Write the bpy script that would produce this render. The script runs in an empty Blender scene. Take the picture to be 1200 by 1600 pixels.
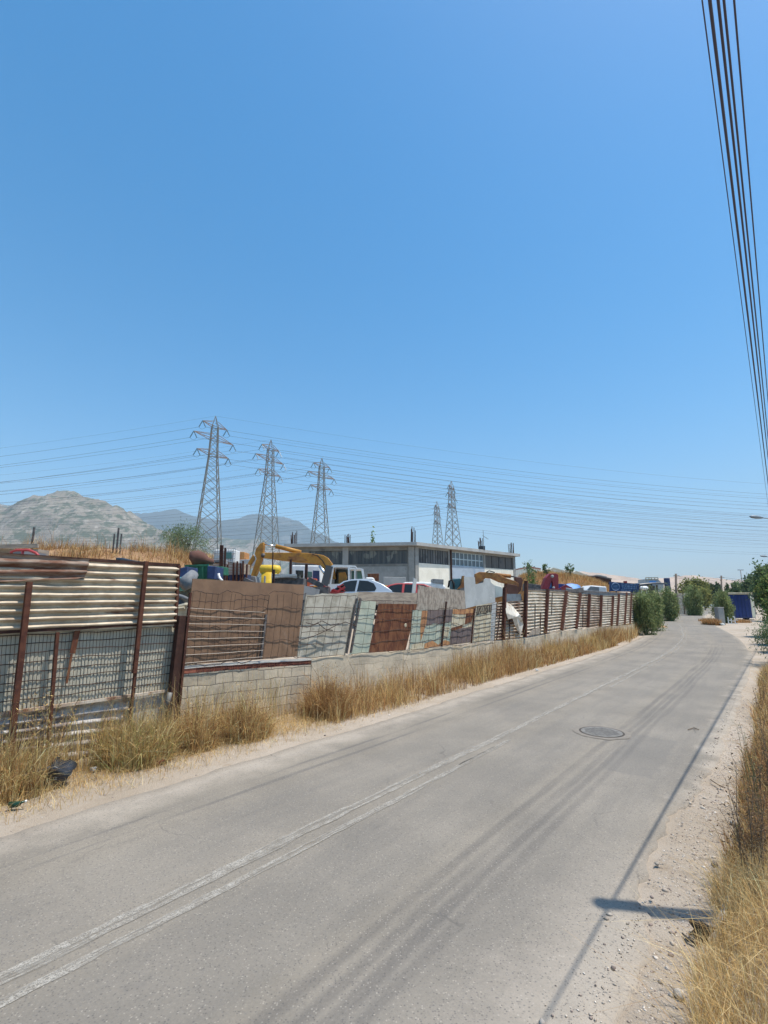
import bpy, bmesh, math, random
import numpy as np
from mathutils import Vector, Matrix, noise as mnoise

random.seed(7)
RNG = np.random.default_rng(11)
R = math.radians
scene = bpy.context.scene
COL = scene.collection

# ------------------------------------------------------------------ camera, sky, sun, exposure
FPX, EYE = 760.0, 2.7                    # focal length for a 1200 px wide frame; eye height over the road
PITCH = math.atan(138.0 / FPX)
CP, SP = math.cos(PITCH), math.sin(PITCH)
cam = bpy.data.cameras.new('camera')
cam.sensor_fit = 'HORIZONTAL'; cam.sensor_width = 36.0
cam.lens = 36.0 * FPX / 1200.0
cam.clip_start = 0.05; cam.clip_end = 60000
camo = bpy.data.objects.new('camera', cam); COL.objects.link(camo)
camo.location = (0, 0, EYE); camo.rotation_euler = (math.pi / 2 + PITCH, 0, 0)
scene.camera = camo

SUN_EL, SUN_AZ = R(70), Vector((1.0, -0.16))     # direction towards the sun in plan
world = bpy.data.worlds.new('World'); scene.world = world; world.use_nodes = True
wn = world.node_tree; wn.nodes.clear()
sky = wn.nodes.new('ShaderNodeTexSky'); sky.sky_type = 'NISHITA'; sky.sun_disc = False
sky.sun_elevation = SUN_EL; sky.sun_rotation = math.atan2(SUN_AZ.x, SUN_AZ.y)
sky.altitude = 0; sky.air_density = 1.05; sky.dust_density = 0.9; sky.ozone_density = 2.0
bg = wn.nodes.new('ShaderNodeBackground'); bg.inputs['Strength'].default_value = 0.15
wo = wn.nodes.new('ShaderNodeOutputWorld')
hs = wn.nodes.new('ShaderNodeHueSaturation'); hs.inputs['Hue'].default_value = 0.490; hs.inputs['Saturation'].default_value = 1.5
wn.links.new(sky.outputs[0], hs.inputs['Color']); wn.links.new(hs.outputs[0], bg.inputs['Color']); wn.links.new(bg.outputs[0], wo.inputs['Surface'])
sl = bpy.data.lights.new('sun', 'SUN'); sl.energy = 4.8; sl.angle = R(0.53); sl.color = (1.0, 0.945, 0.855)
so = bpy.data.objects.new('sun', sl); COL.objects.link(so)
sd = Vector((SUN_AZ.x, SUN_AZ.y, 0)).normalized() * math.cos(SUN_EL) + Vector((0, 0, math.sin(SUN_EL)))
so.rotation_euler = sd.to_track_quat('Z', 'Y').to_euler(); so.location = (20, -5, 60)
vs = scene.view_settings; vs.view_transform = 'Standard'; vs.look = 'None'; vs.exposure = 0.42; vs.gamma = 1.0
vs.use_curve_mapping = False
scene.cycles.max_bounces = 6; scene.cycles.diffuse_bounces = 3; scene.cycles.transparent_max_bounces = 8

# ------------------------------------------------------------------ places
def ray(px, py):
    u = (px - 600) / FPX; v = (800 - py) / FPX
    return Vector((u, CP - v * SP, SP + v * CP))
def G(px, py, z=0.0):                    # point of the level z in a direction
    r = ray(px, py); t = (z - EYE) / r.z
    return Vector((r.x * t, r.y * t, z))
def P(px, py, Y):                        # point at distance Y in a direction
    r = ray(px, py); t = Y / r.y
    return Vector((r.x * t, Y, EYE + r.z * t))
RD = Vector((0.6225, 0.7826, 0)); RN = Vector((-0.7826, 0.6225, 0))     # along the road, to its left
def SL(s, l, z=0.0):
    p = RD * s + RN * l; p.z = z; return p
def toSL(p): return p.x * RD.x + p.y * RD.y, p.x * RN.x + p.y * RN.y
FA = SL(3, 9.75); FB = SL(41, 9.25)
FE = (FB - FA).normalized(); FM = Vector((FE.y, -FE.x, 0))               # along the fence line, out to the road
def FP(a, z, o=0.0):
    p = FA + FE * a + FM * o; return Vector((p.x, p.y, z))
def W(px, py, o=0.0):                    # point of the upright fence plane: (along, height)
    r = ray(px, py); b = FA + FM * o
    t = b.dot(FM) / r.dot(FM)
    q = r * t
    return (q - b).dot(FE), EYE + q.z
def WP(px, py, o=0.0):
    a, z = W(px, py, o); return FP(a, z, o)

# ------------------------------------------------------------------ object helpers
def tag(o, label=None, cat=None, group=None, kind=None):
    if label: o['label'] = label
    if cat: o['category'] = cat
    if group: o['group'] = group
    if kind: o['kind'] = kind
    return o
def empty(name, loc, label, cat, group=None):
    o = bpy.data.objects.new(name, None); COL.objects.link(o); o.location = loc
    o.empty_display_size = 0.2
    return tag(o, label, cat, group)
def link(name, me, mats, parent=None, smooth=False):
    for m in (mats if isinstance(mats, (list, tuple)) else [mats]): me.materials.append(m)
    o = bpy.data.objects.new(name, me); COL.objects.link(o)
    if parent: o.parent = parent
    if smooth: me.polygons.foreach_set('use_smooth', [True] * len(me.polygons))
    return o
def root_loc(parent):
    v = Vector((0, 0, 0))
    while parent: v += parent.location; parent = parent.parent
    return v
class MB:
    def __init__(self): self.v = []; self.f = []; self.m = []
    def add(self, vs_, fs, mi=0):
        b = len(self.v); self.v += [Vector(p) for p in vs_]
        self.f += [tuple(b + i for i in f) for f in fs]; self.m += [mi] * len(fs); return self
    def box(self, c, s, mat=None, mi=0):
        c = Vector(c); x, y, z = s[0] / 2, s[1] / 2, s[2] / 2
        ps = [Vector((i * x, j * y, k * z)) for k in (-1, 1) for j in (-1, 1) for i in (-1, 1)]
        if mat: ps = [mat @ p for p in ps]
        return self.add([c + p for p in ps], [(0, 2, 3, 1), (4, 5, 7, 6), (0, 1, 5, 4), (2, 6, 7, 3), (0, 4, 6, 2), (1, 3, 7, 5)], mi)
    def bx(self, x0, x1, y0, y1, z0, z1, mi=0):
        return self.box(((x0 + x1) / 2, (y0 + y1) / 2, (z0 + z1) / 2), (abs(x1 - x0), abs(y1 - y0), abs(z1 - z0)), None, mi)
    def bar(self, p0, p1, w, h=None, mi=0, side=None):
        p0, p1 = Vector(p0), Vector(p1); h = h or w; d = (p1 - p0)
        if d.length < 1e-6: return self
        d.normalize()
        ref = side if side else (Vector((0, 0, 1)) if abs(d.z) < 0.9 else Vector((1, 0, 0)))
        a = d.cross(ref).normalized(); b = a.cross(d).normalized(); a = a * w / 2; b = b * h / 2
        ps = [q + i * a + j * b for q in (p0, p1) for i, j in ((-1, -1), (1, -1), (1, 1), (-1, 1))]
        return self.add(ps, [(3, 2, 1, 0), (4, 5, 6, 7), (0, 1, 5, 4), (1, 2, 6, 5), (2, 3, 7, 6), (3, 0, 4, 7)], mi)
    def tube(self, pts, r, n=6, mi=0, cap=True):
        pts = [Vector(p) for p in pts]; rs = r if isinstance(r, (list, tuple)) else [r] * len(pts)
        ring = []; b0 = len(self.v)
        a = None
        for i, p in enumerate(pts):
            d = (pts[min(i + 1, len(pts) - 1)] - pts[max(i - 1, 0)])
            d = d.normalized() if d.length > 1e-9 else Vector((0, 0, 1))
            if a is None:
                a = d.cross(Vector((0, 0, 1)) if abs(d.z) < 0.9 else Vector((1, 0, 0))).normalized()
            else:
                a = a - d * a.dot(d); a = a.normalized() if a.length > 1e-6 else d.orthogonal().normalized()
            c = d.cross(a)
            for k in range(n):
                t = 2 * math.pi * k / n
                self.v.append(p + (a * math.cos(t) + c * math.sin(t)) * rs[i])
        for i in range(len(pts) - 1):
            for k in range(n):
                k2 = (k + 1) % n
                self.f.append((b0 + i * n + k, b0 + i * n + k2, b0 + (i + 1) * n + k2, b0 + (i + 1) * n + k)); self.m.append(mi)
        if cap:
            self.f.append(tuple(b0 + k for k in range(n - 1, -1, -1))); self.m.append(mi)
            self.f.append(tuple(b0 + (len(pts) - 1) * n + k for k in range(n))); self.m.append(mi)
        return self
    def prism(self, poly, back, mi=0):   # polygon of points and an offset vector (or a list of points)
        poly = [Vector(p) for p in poly]; n = len(poly)
        bk = [p + Vector(back) for p in poly] if not isinstance(back, list) else [Vector(p) for p in back]
        return self.add(poly + bk, [tuple(range(n)), tuple(range(2 * n - 1, n - 1, -1))] +
                        [(i, i + n, (i + 1) % n + n, (i + 1) % n) for i in range(n)], mi)
    def grid(self, P2, mi=0):            # P2[i][j]
        n, m = len(P2), len(P2[0])
        return self.add([p for row in P2 for p in row], [(i * m + j, i * m + j + 1, (i + 1) * m + j + 1, (i + 1) * m + j)
                        for i in range(n - 1) for j in range(m - 1)], mi)
    def build(self, name, mats, parent=None, smooth=False, bevel=0.0):
        me = bpy.data.meshes.new(name); off = root_loc(parent)
        me.from_pydata([tuple(p - off) for p in self.v], [], self.f); me.update()
        if isinstance(mats, (list, tuple)): me.polygons.foreach_set('material_index', self.m)
        bm = bmesh.new(); bm.from_mesh(me); bmesh.ops.recalc_face_normals(bm, faces=bm.faces[:]); bm.to_mesh(me); bm.free()
        o = link(name, me, mats, parent, smooth)
        if bevel:
            b = o.modifiers.new('bevel', 'BEVEL'); b.width = bevel; b.segments = 2; b.limit_method = 'ANGLE'; b.angle_limit = R(35)
        return o
def copy_tree(o, parent=None):
    c = o.copy(); COL.objects.link(c); c.parent = parent
    for ch in list(o.children): copy_tree(ch, c)
    return c
def np_mesh(name, verts, loops, starts, mat, col=None, parent=None, smooth=False):
    me = bpy.data.meshes.new(name)
    me.vertices.add(len(verts)); me.vertices.foreach_set('co', np.ascontiguousarray(verts, dtype=np.float32).ravel())
    me.loops.add(len(loops)); me.loops.foreach_set('vertex_index', np.ascontiguousarray(loops, dtype=np.int32))
    me.polygons.add(len(starts)); me.polygons.foreach_set('loop_start', np.ascontiguousarray(starts, dtype=np.int32))
    if col is not None:
        at = me.color_attributes.new('Col', 'FLOAT_COLOR', 'POINT')
        c4 = np.ones((len(verts), 4), dtype=np.float32); c4[:, :3] = col
        at.data.foreach_set('color', c4.ravel())
    me.update(calc_edges=True); me.validate()
    return link(name, me, mat, parent, smooth)

# ------------------------------------------------------------------ materials
class NT:
    def __init__(self, name):
        self.m = bpy.data.materials.new(name); self.m.use_nodes = True
        self.t = self.m.node_tree; self.b = self.t.nodes['Principled BSDF']; self._c = None
        self.b.inputs['Specular IOR Level'].default_value = 0.3
    def n(self, ty): return self.t.nodes.new(ty)
    def l(self, a, b): self.t.links.new(a, b)
    def put(self, s, v):
        if hasattr(v, 'is_linked') or hasattr(v, 'node'): self.l(v, s)
        else: s.default_value = v if not (isinstance(v, (tuple, list)) and len(v) == 3 and s.type == 'RGBA') else (*v, 1)
    def coord(self, which='Object', scale=(1, 1, 1), rot=(0, 0, 0)):
        c = self.n('ShaderNodeTexCoord'); mp = self.n('ShaderNodeMapping')
        mp.inputs['Scale'].default_value = scale; mp.inputs['Rotation'].default_value = rot
        self.l(c.outputs[which], mp.inputs['Vector']); return mp.outputs[0]
    def noise(self, vec, scale, detail=6, rough=0.6, dist=0.0):
        x = self.n('ShaderNodeTexNoise'); x.inputs['Scale'].default_value = scale; x.inputs['Detail'].default_value = detail
        x.inputs['Roughness'].default_value = rough; x.inputs['Distortion'].default_value = dist
        self.l(vec, x.inputs['Vector']); return x.outputs['Fac']
    def voro(self, vec, scale, out='Distance', feat='F1'):
        x = self.n('ShaderNodeTexVoronoi'); x.feature = feat; x.inputs['Scale'].default_value = scale
        self.l(vec, x.inputs['Vector']); return x.outputs[out]
    def math(self, op, a, b=0.0, c=0.0, clamp=False):
        x = self.n('ShaderNodeMath'); x.operation = op; x.use_clamp = clamp
        self.put(x.inputs[0], a); self.put(x.inputs[1], b); self.put(x.inputs[2], c); return x.outputs[0]
    def step(self, v, lo, hi):           # smooth 0..1
        x = self.n('ShaderNodeMapRange'); x.interpolation_type = 'SMOOTHSTEP'
        self.put(x.inputs[0], v); x.inputs[1].default_value = lo; x.inputs[2].default_value = hi; return x.outputs[0]
    def mix(self, f, a, b):
        x = self.n('ShaderNodeMix'); x.data_type = 'RGBA'
        self.put(x.inputs[0], f); self.put(x.inputs[6], a); self.put(x.inputs[7], b); return x.outputs[2]
    def bump(self, h, strength=0.3, dist=0.01):
        x = self.n('ShaderNodeBump'); x.inputs['Strength'].default_value = strength; x.inputs['Distance'].default_value = dist
        self.l(h, x.inputs['Height']); self.l(x.outputs[0], self.b.inputs['Normal'])
    def done(self, col, rough=0.85, metal=0.0):
        self.put(self.b.inputs['Base Color'], col); self.put(self.b.inputs['Roughness'], rough); self.put(self.b.inputs['Metallic'], metal)
        return self.m
def mat(name, c1, c2=None, scale=4, rough=0.85, metal=0.0, bump=0.2, bscale=None, over=None, stretch=(1, 1, 1), lo=0.4, hi=0.6):
    """two-tone noisy surface; over = (colour, scale, lo, hi, stretch) adds a patchy second layer such as rust or dust"""
    t = NT(name); v = t.coord('Object', stretch)
    c = c1
    if c2: c = t.mix(t.step(t.noise(v, scale, 8, 0.65), lo, hi), c1, c2)
    if over:
        oc, os_, ol, oh, ost = over
        c = t.mix(t.step(t.noise(t.coord('Object', ost), os_, 8, 0.7, 0.3), ol, oh), c, oc)
    if bump: t.bump(t.noise(t.coord(), bscale or scale * 6, 6, 0.65), bump, 0.012)
    return t.done(c, rough, metal)

RUST = (0.115, 0.042, 0.022); RUST2 = (0.17, 0.072, 0.035)
M = {}
M['rust_post'] = mat('rusted steel post', (0.075, 0.027, 0.018), (0.12, 0.046, 0.027), 6, 0.8, 0.2, 0.3, over=((0.05, 0.025, 0.02), 3, 0.5, 0.7, (1, 1, 0.3)))
M['rust_dark'] = mat('dark rusted steel', (0.045, 0.02, 0.015), (0.07, 0.032, 0.022), 6, 0.85, 0.1, 0.3)
M['sheet_tan'] = mat('weathered tan corrugated sheet', (0.58, 0.49, 0.37), (0.42, 0.335, 0.24), 2.2, 0.6, 0.15, 0.15, 20,
                     over=((0.15, 0.068, 0.04), 2.4, 0.52, 0.70, (0.5, 0.5, 3.4)))
M['sheet_rusty'] = mat('rusted corrugated sheet', (0.27, 0.21, 0.165), (0.13, 0.055, 0.032), 2.4, 0.75, 0.1, 0.2, 20,
                       stretch=(0.5, 0.5, 2.5), over=((0.30, 0.27, 0.25), 3.5, 0.6, 0.7, (0.5, 0.5, 3)))
M['sheet_white'] = mat('chalky white corrugated sheet', (0.74, 0.66, 0.54), (0.55, 0.45, 0.34), 2.0, 0.6, 0.1, 0.12, 18,
                       over=((0.19, 0.085, 0.05), 2.6, 0.52, 0.70, (0.5, 0.5, 2.4)))
M['sheet_pale_rust'] = mat('rust streaked white corrugated sheet', (0.62, 0.54, 0.44), (0.40, 0.29, 0.21), 2.0, 0.65, 0.1, 0.15, 18,
                           over=((0.19, 0.085, 0.05), 2.0, 0.48, 0.66, (1.2, 1.2, 0.8)))
M['sheet_dark'] = mat('blackened old corrugated sheet', (0.50, 0.47, 0.44), (0.20, 0.17, 0.16), 3.0, 0.75, 0.1, 0.2, 20,
                      over=((0.09, 0.06, 0.05), 2.0, 0.5, 0.7, (1, 1, 2)))
M['panel_grey'] = mat('grey green fence panel', (0.53, 0.485, 0.385), (0.43, 0.40, 0.32), 3.0, 0.7, 0.0, 0.15, 25,
                      stretch=(2, 2, 0.4), over=((0.30, 0.26, 0.20), 5, 0.6, 0.75, (1.5, 1.5, 0.25)))
M['wire'] = mat('rusted fence wire', (0.05, 0.036, 0.03), (0.075, 0.045, 0.032), 8, 0.8, 0.2, 0)
M['wire_pale'] = mat('pale galvanised wire', (0.42, 0.37, 0.32), None, 8, 0.6, 0.3, 0)
M['brown_panel'] = mat('brown painted board', (0.225, 0.135, 0.082), (0.18, 0.107, 0.066), 2.2, 0.7, 0, 0.12, 16,
                       over=((0.29, 0.20, 0.145), 2.0, 0.60, 0.78, (1.5, 1.5, 0.5)))
M['cement_board'] = mat('worn cement coloured board', (0.47, 0.435, 0.36), (0.33, 0.30, 0.24), 2.5, 0.9, 0, 0.4, 14,
                        over=((0.17, 0.145, 0.12), 3.2, 0.58, 0.72, (1, 1, 1.3)))
M['dark_bar'] = mat('dark steel channel', (0.075, 0.07, 0.07), (0.16, 0.14, 0.13), 5, 0.6, 0.3, 0.2)
M['pale_green'] = mat('faded pale green paint', (0.42, 0.44, 0.35), (0.33, 0.37, 0.30), 2.5, 0.7, 0, 0.15, 20,
                      over=((0.24, 0.14, 0.08), 3, 0.64, 0.76, (1, 1, 0.6)))
M['rust_panel'] = mat('rusted flat steel plate', (0.105, 0.036, 0.02), (0.19, 0.08, 0.038), 3.5, 0.8, 0.1, 0.2, 20, stretch=(2, 2, 0.7),
                      over=((0.30, 0.16, 0.08), 5, 0.62, 0.74, (2, 2, 0.6)))
M['plank'] = mat('grey brown weathered wood', (0.36, 0.30, 0.235), (0.25, 0.205, 0.165), 4, 0.9, 0, 0.3, 14, stretch=(0.7, 0.7, 4))
M['chipboard'] = mat('weathered chip board', (0.36, 0.31, 0.255), (0.22, 0.18, 0.145), 9, 0.95, 0, 0.5, 40, stretch=(1, 1, 0.5))
M['purple'] = mat('faded dark purple paint', (0.125, 0.098, 0.098), (0.17, 0.13, 0.12), 4, 0.7, 0, 0.15)
M['orange_p'] = mat('faded orange paint', (0.47, 0.245, 0.105), (0.34, 0.165, 0.08), 4, 0.75, 0, 0.2)
M['cream_p'] = mat('faded cream paint', (0.56, 0.50, 0.37), (0.45, 0.38, 0.26), 3, 0.75, 0, 0.15, over=((0.30, 0.17, 0.09), 3.5, 0.64, 0.76, (1, 1, .7)))
M['black_p'] = mat('blackish paint', (0.045, 0.038, 0.032), (0.08, 0.065, 0.05), 5, 0.8, 0, 0.1)
M['zinc'] = mat('dull zinc sheet', (0.45, 0.46, 0.45), (0.38, 0.39, 0.385), 1.6, 0.5, 0.15, 0.05, over=((0.56, 0.55, 0.53), 3, 0.6, 0.7, (1, 1, 2)))
M['slate_sheet'] = mat('slate blue sheet', (0.15, 0.18, 0.205), (0.11, 0.13, 0.15), 4, 0.6, 0.1, 0.15)
M['torn'] = mat('torn rust stained white sheet', (0.68, 0.63, 0.54), (0.54, 0.47, 0.38), 3, 0.75, 0, 0.3, 12,
                over=((0.26, 0.11, 0.06), 2.4, 0.58, 0.68, (1, 1, 1)))
M['white'] = mat('white vehicle paint', (0.78, 0.78, 0.76), (0.68, 0.67, 0.64), 3, 0.4, 0, 0.03)
M['silver'] = mat('pale silver car paint', (0.36, 0.41, 0.46), None, 3, 0.32, 0.2, 0)
M['darkcar'] = mat('grey car paint', (0.16, 0.165, 0.165), None, 3, 0.35, 0.2, 0)
M['redcar'] = mat('dull red car paint', (0.42, 0.06, 0.055), (0.36, 0.05, 0.05), 3, 0.4, 0, 0)
M['red'] = mat('red painted steel', (0.27, 0.035, 0.04), (0.22, 0.03, 0.035), 3, 0.5, 0, 0.1)
M['glass'] = NT('dark vehicle glass').done((0.02, 0.024, 0.026), 0.08)
M['glass_teal'] = NT('teal tinted glass').done((0.07, 0.17, 0.155), 0.12)
M['tyre'] = mat('black rubber', (0.02, 0.02, 0.02), (0.035, 0.033, 0.03), 8, 0.9, 0, 0.2)
M['yellow'] = mat('yellow excavator paint', (0.47, 0.225, 0.038), (0.36, 0.165, 0.03), 2.5, 0.5, 0, 0.08, over=((0.20, 0.095, 0.04), 2.5, 0.54, 0.70, (1, 1, 1)))
M['yellow_tank'] = mat('bright yellow tank', (0.72, 0.50, 0.05), (0.65, 0.42, 0.04), 3, 0.5, 0, 0.05)
M['ochre'] = mat('rusty ochre excavator paint', (0.36, 0.17, 0.05), (0.23, 0.095, 0.035), 3, 0.65, 0, 0.15)
M['chrome'] = NT('polished steel rod').done((0.6, 0.6, 0.6), 0.25, 0.9)
M['grey_steel'] = mat('grey steel', (0.28, 0.28, 0.275), (0.20, 0.20, 0.2), 4, 0.55, 0.3, 0.1)
M['galv'] = mat('galvanised lattice steel', (0.235, 0.235, 0.215), (0.19, 0.185, 0.17), 2, 0.6, 0.2, 0)
M['arm_steel'] = mat('reddish weathered steel', (0.29, 0.21, 0.17), (0.22, 0.17, 0.14), 2, 0.7, 0.1, 0)
M['insul'] = NT('dark glass insulator').done((0.04, 0.06, 0.065), 0.3)
M['conductor'] = NT('weathered aluminium conductor').done((0.085, 0.095, 0.115), 0.6)
M['cable'] = NT('dark insulated cable').done((0.07, 0.06, 0.085), 0.6)
M['concrete'] = mat('grey concrete', (0.33, 0.32, 0.295), (0.27, 0.262, 0.24), 1.2, 0.9, 0, 0.2, 12, over=((0.19, 0.18, 0.17), 0.9, 0.58, 0.75, (1, 1, 0.4)))
M['concrete_pale'] = mat('pale concrete', (0.43, 0.42, 0.39), (0.36, 0.35, 0.33), 1.2, 0.9, 0, 0.2, 12)
M['plaster'] = mat('white plaster', (0.84, 0.79, 0.67), (0.77, 0.72, 0.60), 1.2, 0.9, 0, 0.1, 10, over=((0.52, 0.47, 0.39), 1.1, 0.56, 0.75, (1.6, 1.6, 0.3)))
M['grey_wall'] = mat('shade toned grey wall', (0.23, 0.22, 0.195), (0.175, 0.165, 0.145), 1.0, 0.9, 0, 0.2, 10, over=((0.12, 0.115, 0.105), 0.8, 0.55, 0.72, (1, 1, 0.35)))  # this grey carries the shade on the workshop's left face
M['blue_grey'] = mat('blue grey painted panel', (0.40, 0.46, 0.52), (0.36, 0.41, 0.46), 1.5, 0.6, 0, 0.05)
M['win_frame'] = mat('pale blue window frame', (0.50, 0.58, 0.60), None, 3, 0.5, 0.1, 0)
M['dark_frame'] = mat('dark window frame', (0.09, 0.095, 0.10), None, 3, 0.6, 0.1, 0)
M['blue_tarp'] = mat('deep blue tarpaulin', (0.016, 0.042, 0.19), (0.012, 0.034, 0.16), 1.4, 0.5, 0, 0.1, 6)
M['sky_tarp'] = mat('light blue tarpaulin', (0.12, 0.32, 0.66), (0.08, 0.22, 0.5), 3, 0.5, 0, 0.2)
M['sign_blue'] = mat('navy billboard', (0.018, 0.042, 0.115), (0.022, 0.05, 0.13), 2, 0.6, 0, 0)
M['sign_mark'] = mat('faded pale blue lettering', (0.16, 0.25, 0.38), (0.11, 0.18, 0.30), 5, 0.6, 0, 0)
M['green_skip'] = mat('green painted steel', (0.03, 0.15, 0.085), (0.025, 0.11, 0.065), 2, 0.6, 0, 0.1, over=((0.10, 0.07, 0.04), 3, 0.62, 0.7, (1, 1, .5)))
M['navy'] = mat('navy painted steel', (0.035, 0.065, 0.16), (0.03, 0.045, 0.10), 2, 0.6, 0, 0.1)
M['teal'] = mat('teal plastic', (0.05, 0.30, 0.31), (0.04, 0.22, 0.23), 3, 0.5, 0, 0.05)
M['teal_dark'] = mat('dark teal plate', (0.045, 0.13, 0.15), (0.035, 0.10, 0.12), 3, 0.6, 0, 0.05)
M['grey_sheet'] = mat('crumpled grey tarpaulin', (0.20, 0.205, 0.21), (0.13, 0.135, 0.14), 3, 0.6, 0, 0.3)
M['rust_tank'] = mat('rusty brown tank', (0.15, 0.072, 0.052), (0.115, 0.052, 0.037), 2, 0.8, 0.1, 0.2)
M['ibc'] = mat('translucent white plastic', (0.74, 0.74, 0.71), (0.64, 0.66, 0.66), 2, 0.4, 0, 0)
M['orange_red'] = mat('orange red paint', (0.62, 0.13, 0.045), (0.52, 0.10, 0.04), 3, 0.5, 0, 0)
M['black_plastic'] = mat('black plastic', (0.022, 0.026, 0.032), (0.035, 0.04, 0.05), 6, 0.35, 0, 0.3, 10)
M['wood_pole'] = mat('weathered timber pole', (0.17, 0.135, 0.11), (0.12, 0.095, 0.08), 4, 0.9, 0, 0.3, stretch=(3, 3, 0.3))
M['bark'] = mat('grey brown bark', (0.13, 0.10, 0.075), (0.085, 0.065, 0.05), 6, 0.95, 0, 0.4, stretch=(2, 2, 0.5))
M['terracotta'] = mat('red hollow brick', (0.36, 0.125, 0.075), (0.30, 0.10, 0.065), 8, 0.9, 0, 0.2)
M['dark_hole'] = mat('shadowy brick hollow', (0.10, 0.035, 0.025), None, 8, 0.95, 0, 0)
M['roof_tile'] = mat('faded red roof', (0.42, 0.19, 0.14), (0.36, 0.16, 0.12), 2, 0.85, 0, 0.1)
M['cream_roof'] = mat('cream metal roof', (0.68, 0.64, 0.53), (0.60, 0.56, 0.47), 0.5, 0.7, 0, 0.05)
M['orange_stock'] = mat('orange stacked cartons', (0.52, 0.25, 0.09), (0.42, 0.19, 0.07), 3, 0.8, 0, 0.1)
M['cast_iron'] = mat('worn cast iron', (0.22, 0.205, 0.18), (0.165, 0.152, 0.135), 12, 0.7, 0.2, 0.3, 60)
M['green_glass'] = NT('dark green bottle glass').done((0.015, 0.05, 0.03), 0.15)
M['rag_red'] = mat('faded red cloth', (0.36, 0.10, 0.07), (0.28, 0.08, 0.06), 12, 0.95, 0, 0.3)
M['paper'] = mat('dirty white plastic scrap', (0.72, 0.71, 0.66), None, 8, 0.6, 0, 0.2)
M['stone'] = mat('pale limestone', (0.50, 0.45, 0.38), (0.40, 0.355, 0.30), 14, 0.95, 0, 0.3)
M['taxi'] = mat('yellow car paint', (0.60, 0.36, 0.06), None, 3, 0.4, 0, 0)
M['lamp_head'] = mat('grey lamp housing', (0.20, 0.225, 0.25), None, 4, 0.5, 0.2, 0)

def veg(name, trans=0.35):
    t = NT(name); t.t.nodes.remove(t.b)
    a = t.n('ShaderNodeAttribute'); a.attribute_name = 'Col'
    d = t.n('ShaderNodeBsdfDiffuse'); tr = t.n('ShaderNodeBsdfTranslucent'); mx = t.n('ShaderNodeMixShader')
    mx.inputs[0].default_value = trans
    t.l(a.outputs['Color'], d.inputs['Color']); t.l(a.outputs['Color'], tr.inputs['Color'])
    t.l(d.outputs[0], mx.inputs[1]); t.l(tr.outputs[0], mx.inputs[2])
    t.l(mx.outputs[0], t.t.nodes['Material Output'].inputs['Surface'])
    return t.m
M['grass'] = veg('dry grass blades', 0.42); M['leaf'] = veg('leaves', 0.42)

# ------------------------------------------------------------------ vegetation builders
def blades(name, pts, h, w, lean, col, parent=None, droop=0.5, m=None):
    """narrow bent blades: five points each, rooted at pts"""
    n = len(pts); pts = np.asarray(pts, dtype=np.float32)
    az = RNG.uniform(0, 2 * np.pi, n); ln = np.abs(RNG.normal(0, 1, n)) * lean * np.where(RNG.uniform(0, 1, n) > .82, 1.9, 1.0)
    dx, dy = np.cos(az) * ln, np.sin(az) * ln
    fa = RNG.uniform(0, 2 * np.pi, n); wx, wy = np.cos(fa), np.sin(fa)
    h = np.broadcast_to(h, n); w = np.broadcast_to(w, n) / 2
    v = np.zeros((n, 5, 3), dtype=np.float32)
    for k, (t, ww) in enumerate(((0, 1.0), (0.55, 0.8))):
        for j, sg in enumerate((-1, 1)):
            i = k * 2 + j
            v[:, i, 0] = pts[:, 0] + dx * h * t * t + wx * w * ww * sg
            v[:, i, 1] = pts[:, 1] + dy * h * t * t + wy * w * ww * sg
            v[:, i, 2] = pts[:, 2] + h * t
    v[:, 4, 0] = pts[:, 0] + dx * h; v[:, 4, 1] = pts[:, 1] + dy * h
    v[:, 4, 2] = pts[:, 2] + h * (1 - droop * np.minimum(ln, 1.2) * 0.5)
    base = (np.arange(n) * 5)[:, None]
    loops = (base + np.array([0, 1, 3, 2, 2, 3, 4])[None]).ravel()
    starts = (np.arange(n)[:, None] * 7 + np.array([0, 4])[None]).ravel()
    c = np.repeat(np.asarray(col, dtype=np.float32), 5, axis=0)
    return np_mesh(name, v.reshape(-1, 3), loops, starts, m or M['grass'], c, parent)
def stalks(name, pts, h, w, lean, col, parent=None): return blades(name, pts, h, w, lean, col, parent, droop=.2)
def leaves(name, cen, size, asp, col, parent=None, up=0.0):
    """leaf-sized diamonds at cen with random facing; up pulls their long axis upright"""
    n = len(cen); cen = np.asarray(cen, dtype=np.float32)
    a = RNG.normal(0, 1, (n, 3)); a[:, 2] += up * np.sign(RNG.uniform(-0.25, 1, n)); a /= np.linalg.norm(a, axis=1)[:, None] + 1e-9
    b = RNG.normal(0, 1, (n, 3)); b -= a * (a * b).sum(1)[:, None]; b /= np.linalg.norm(b, axis=1)[:, None] + 1e-9
    s = (np.broadcast_to(size, n) * RNG.uniform(0.6, 1.3, n))[:, None]
    v = np.stack([cen - a * s, cen + b * s * asp, cen + a * s, cen - b * s * asp], 1)
    loops = np.arange(n * 4); starts = np.arange(n) * 4
    return np_mesh(name, v.reshape(-1, 3), loops, starts, M['leaf'], np.repeat(np.asarray(col, dtype=np.float32), 4, axis=0), parent)
def pick(cols, n, jit=0.18, w=None):
    cols = np.asarray(cols, dtype=np.float32); i = RNG.choice(len(cols), n, p=w)
    return np.clip(cols[i] * (1 + RNG.normal(0, jit, (n, 1))), 0.003, 0.9)
STRAW = [(0.72, 0.54, 0.26), (0.60, 0.41, 0.175), (0.82, 0.66, 0.37), (0.42, 0.26, 0.12), (0.66, 0.45, 0.19)]
STRAW_G = STRAW * 2 + [(0.46, 0.40, 0.16), (0.62, 0.52, 0.24), (0.30, 0.19, 0.10), (0.22, 0.14, 0.08)]
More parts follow.
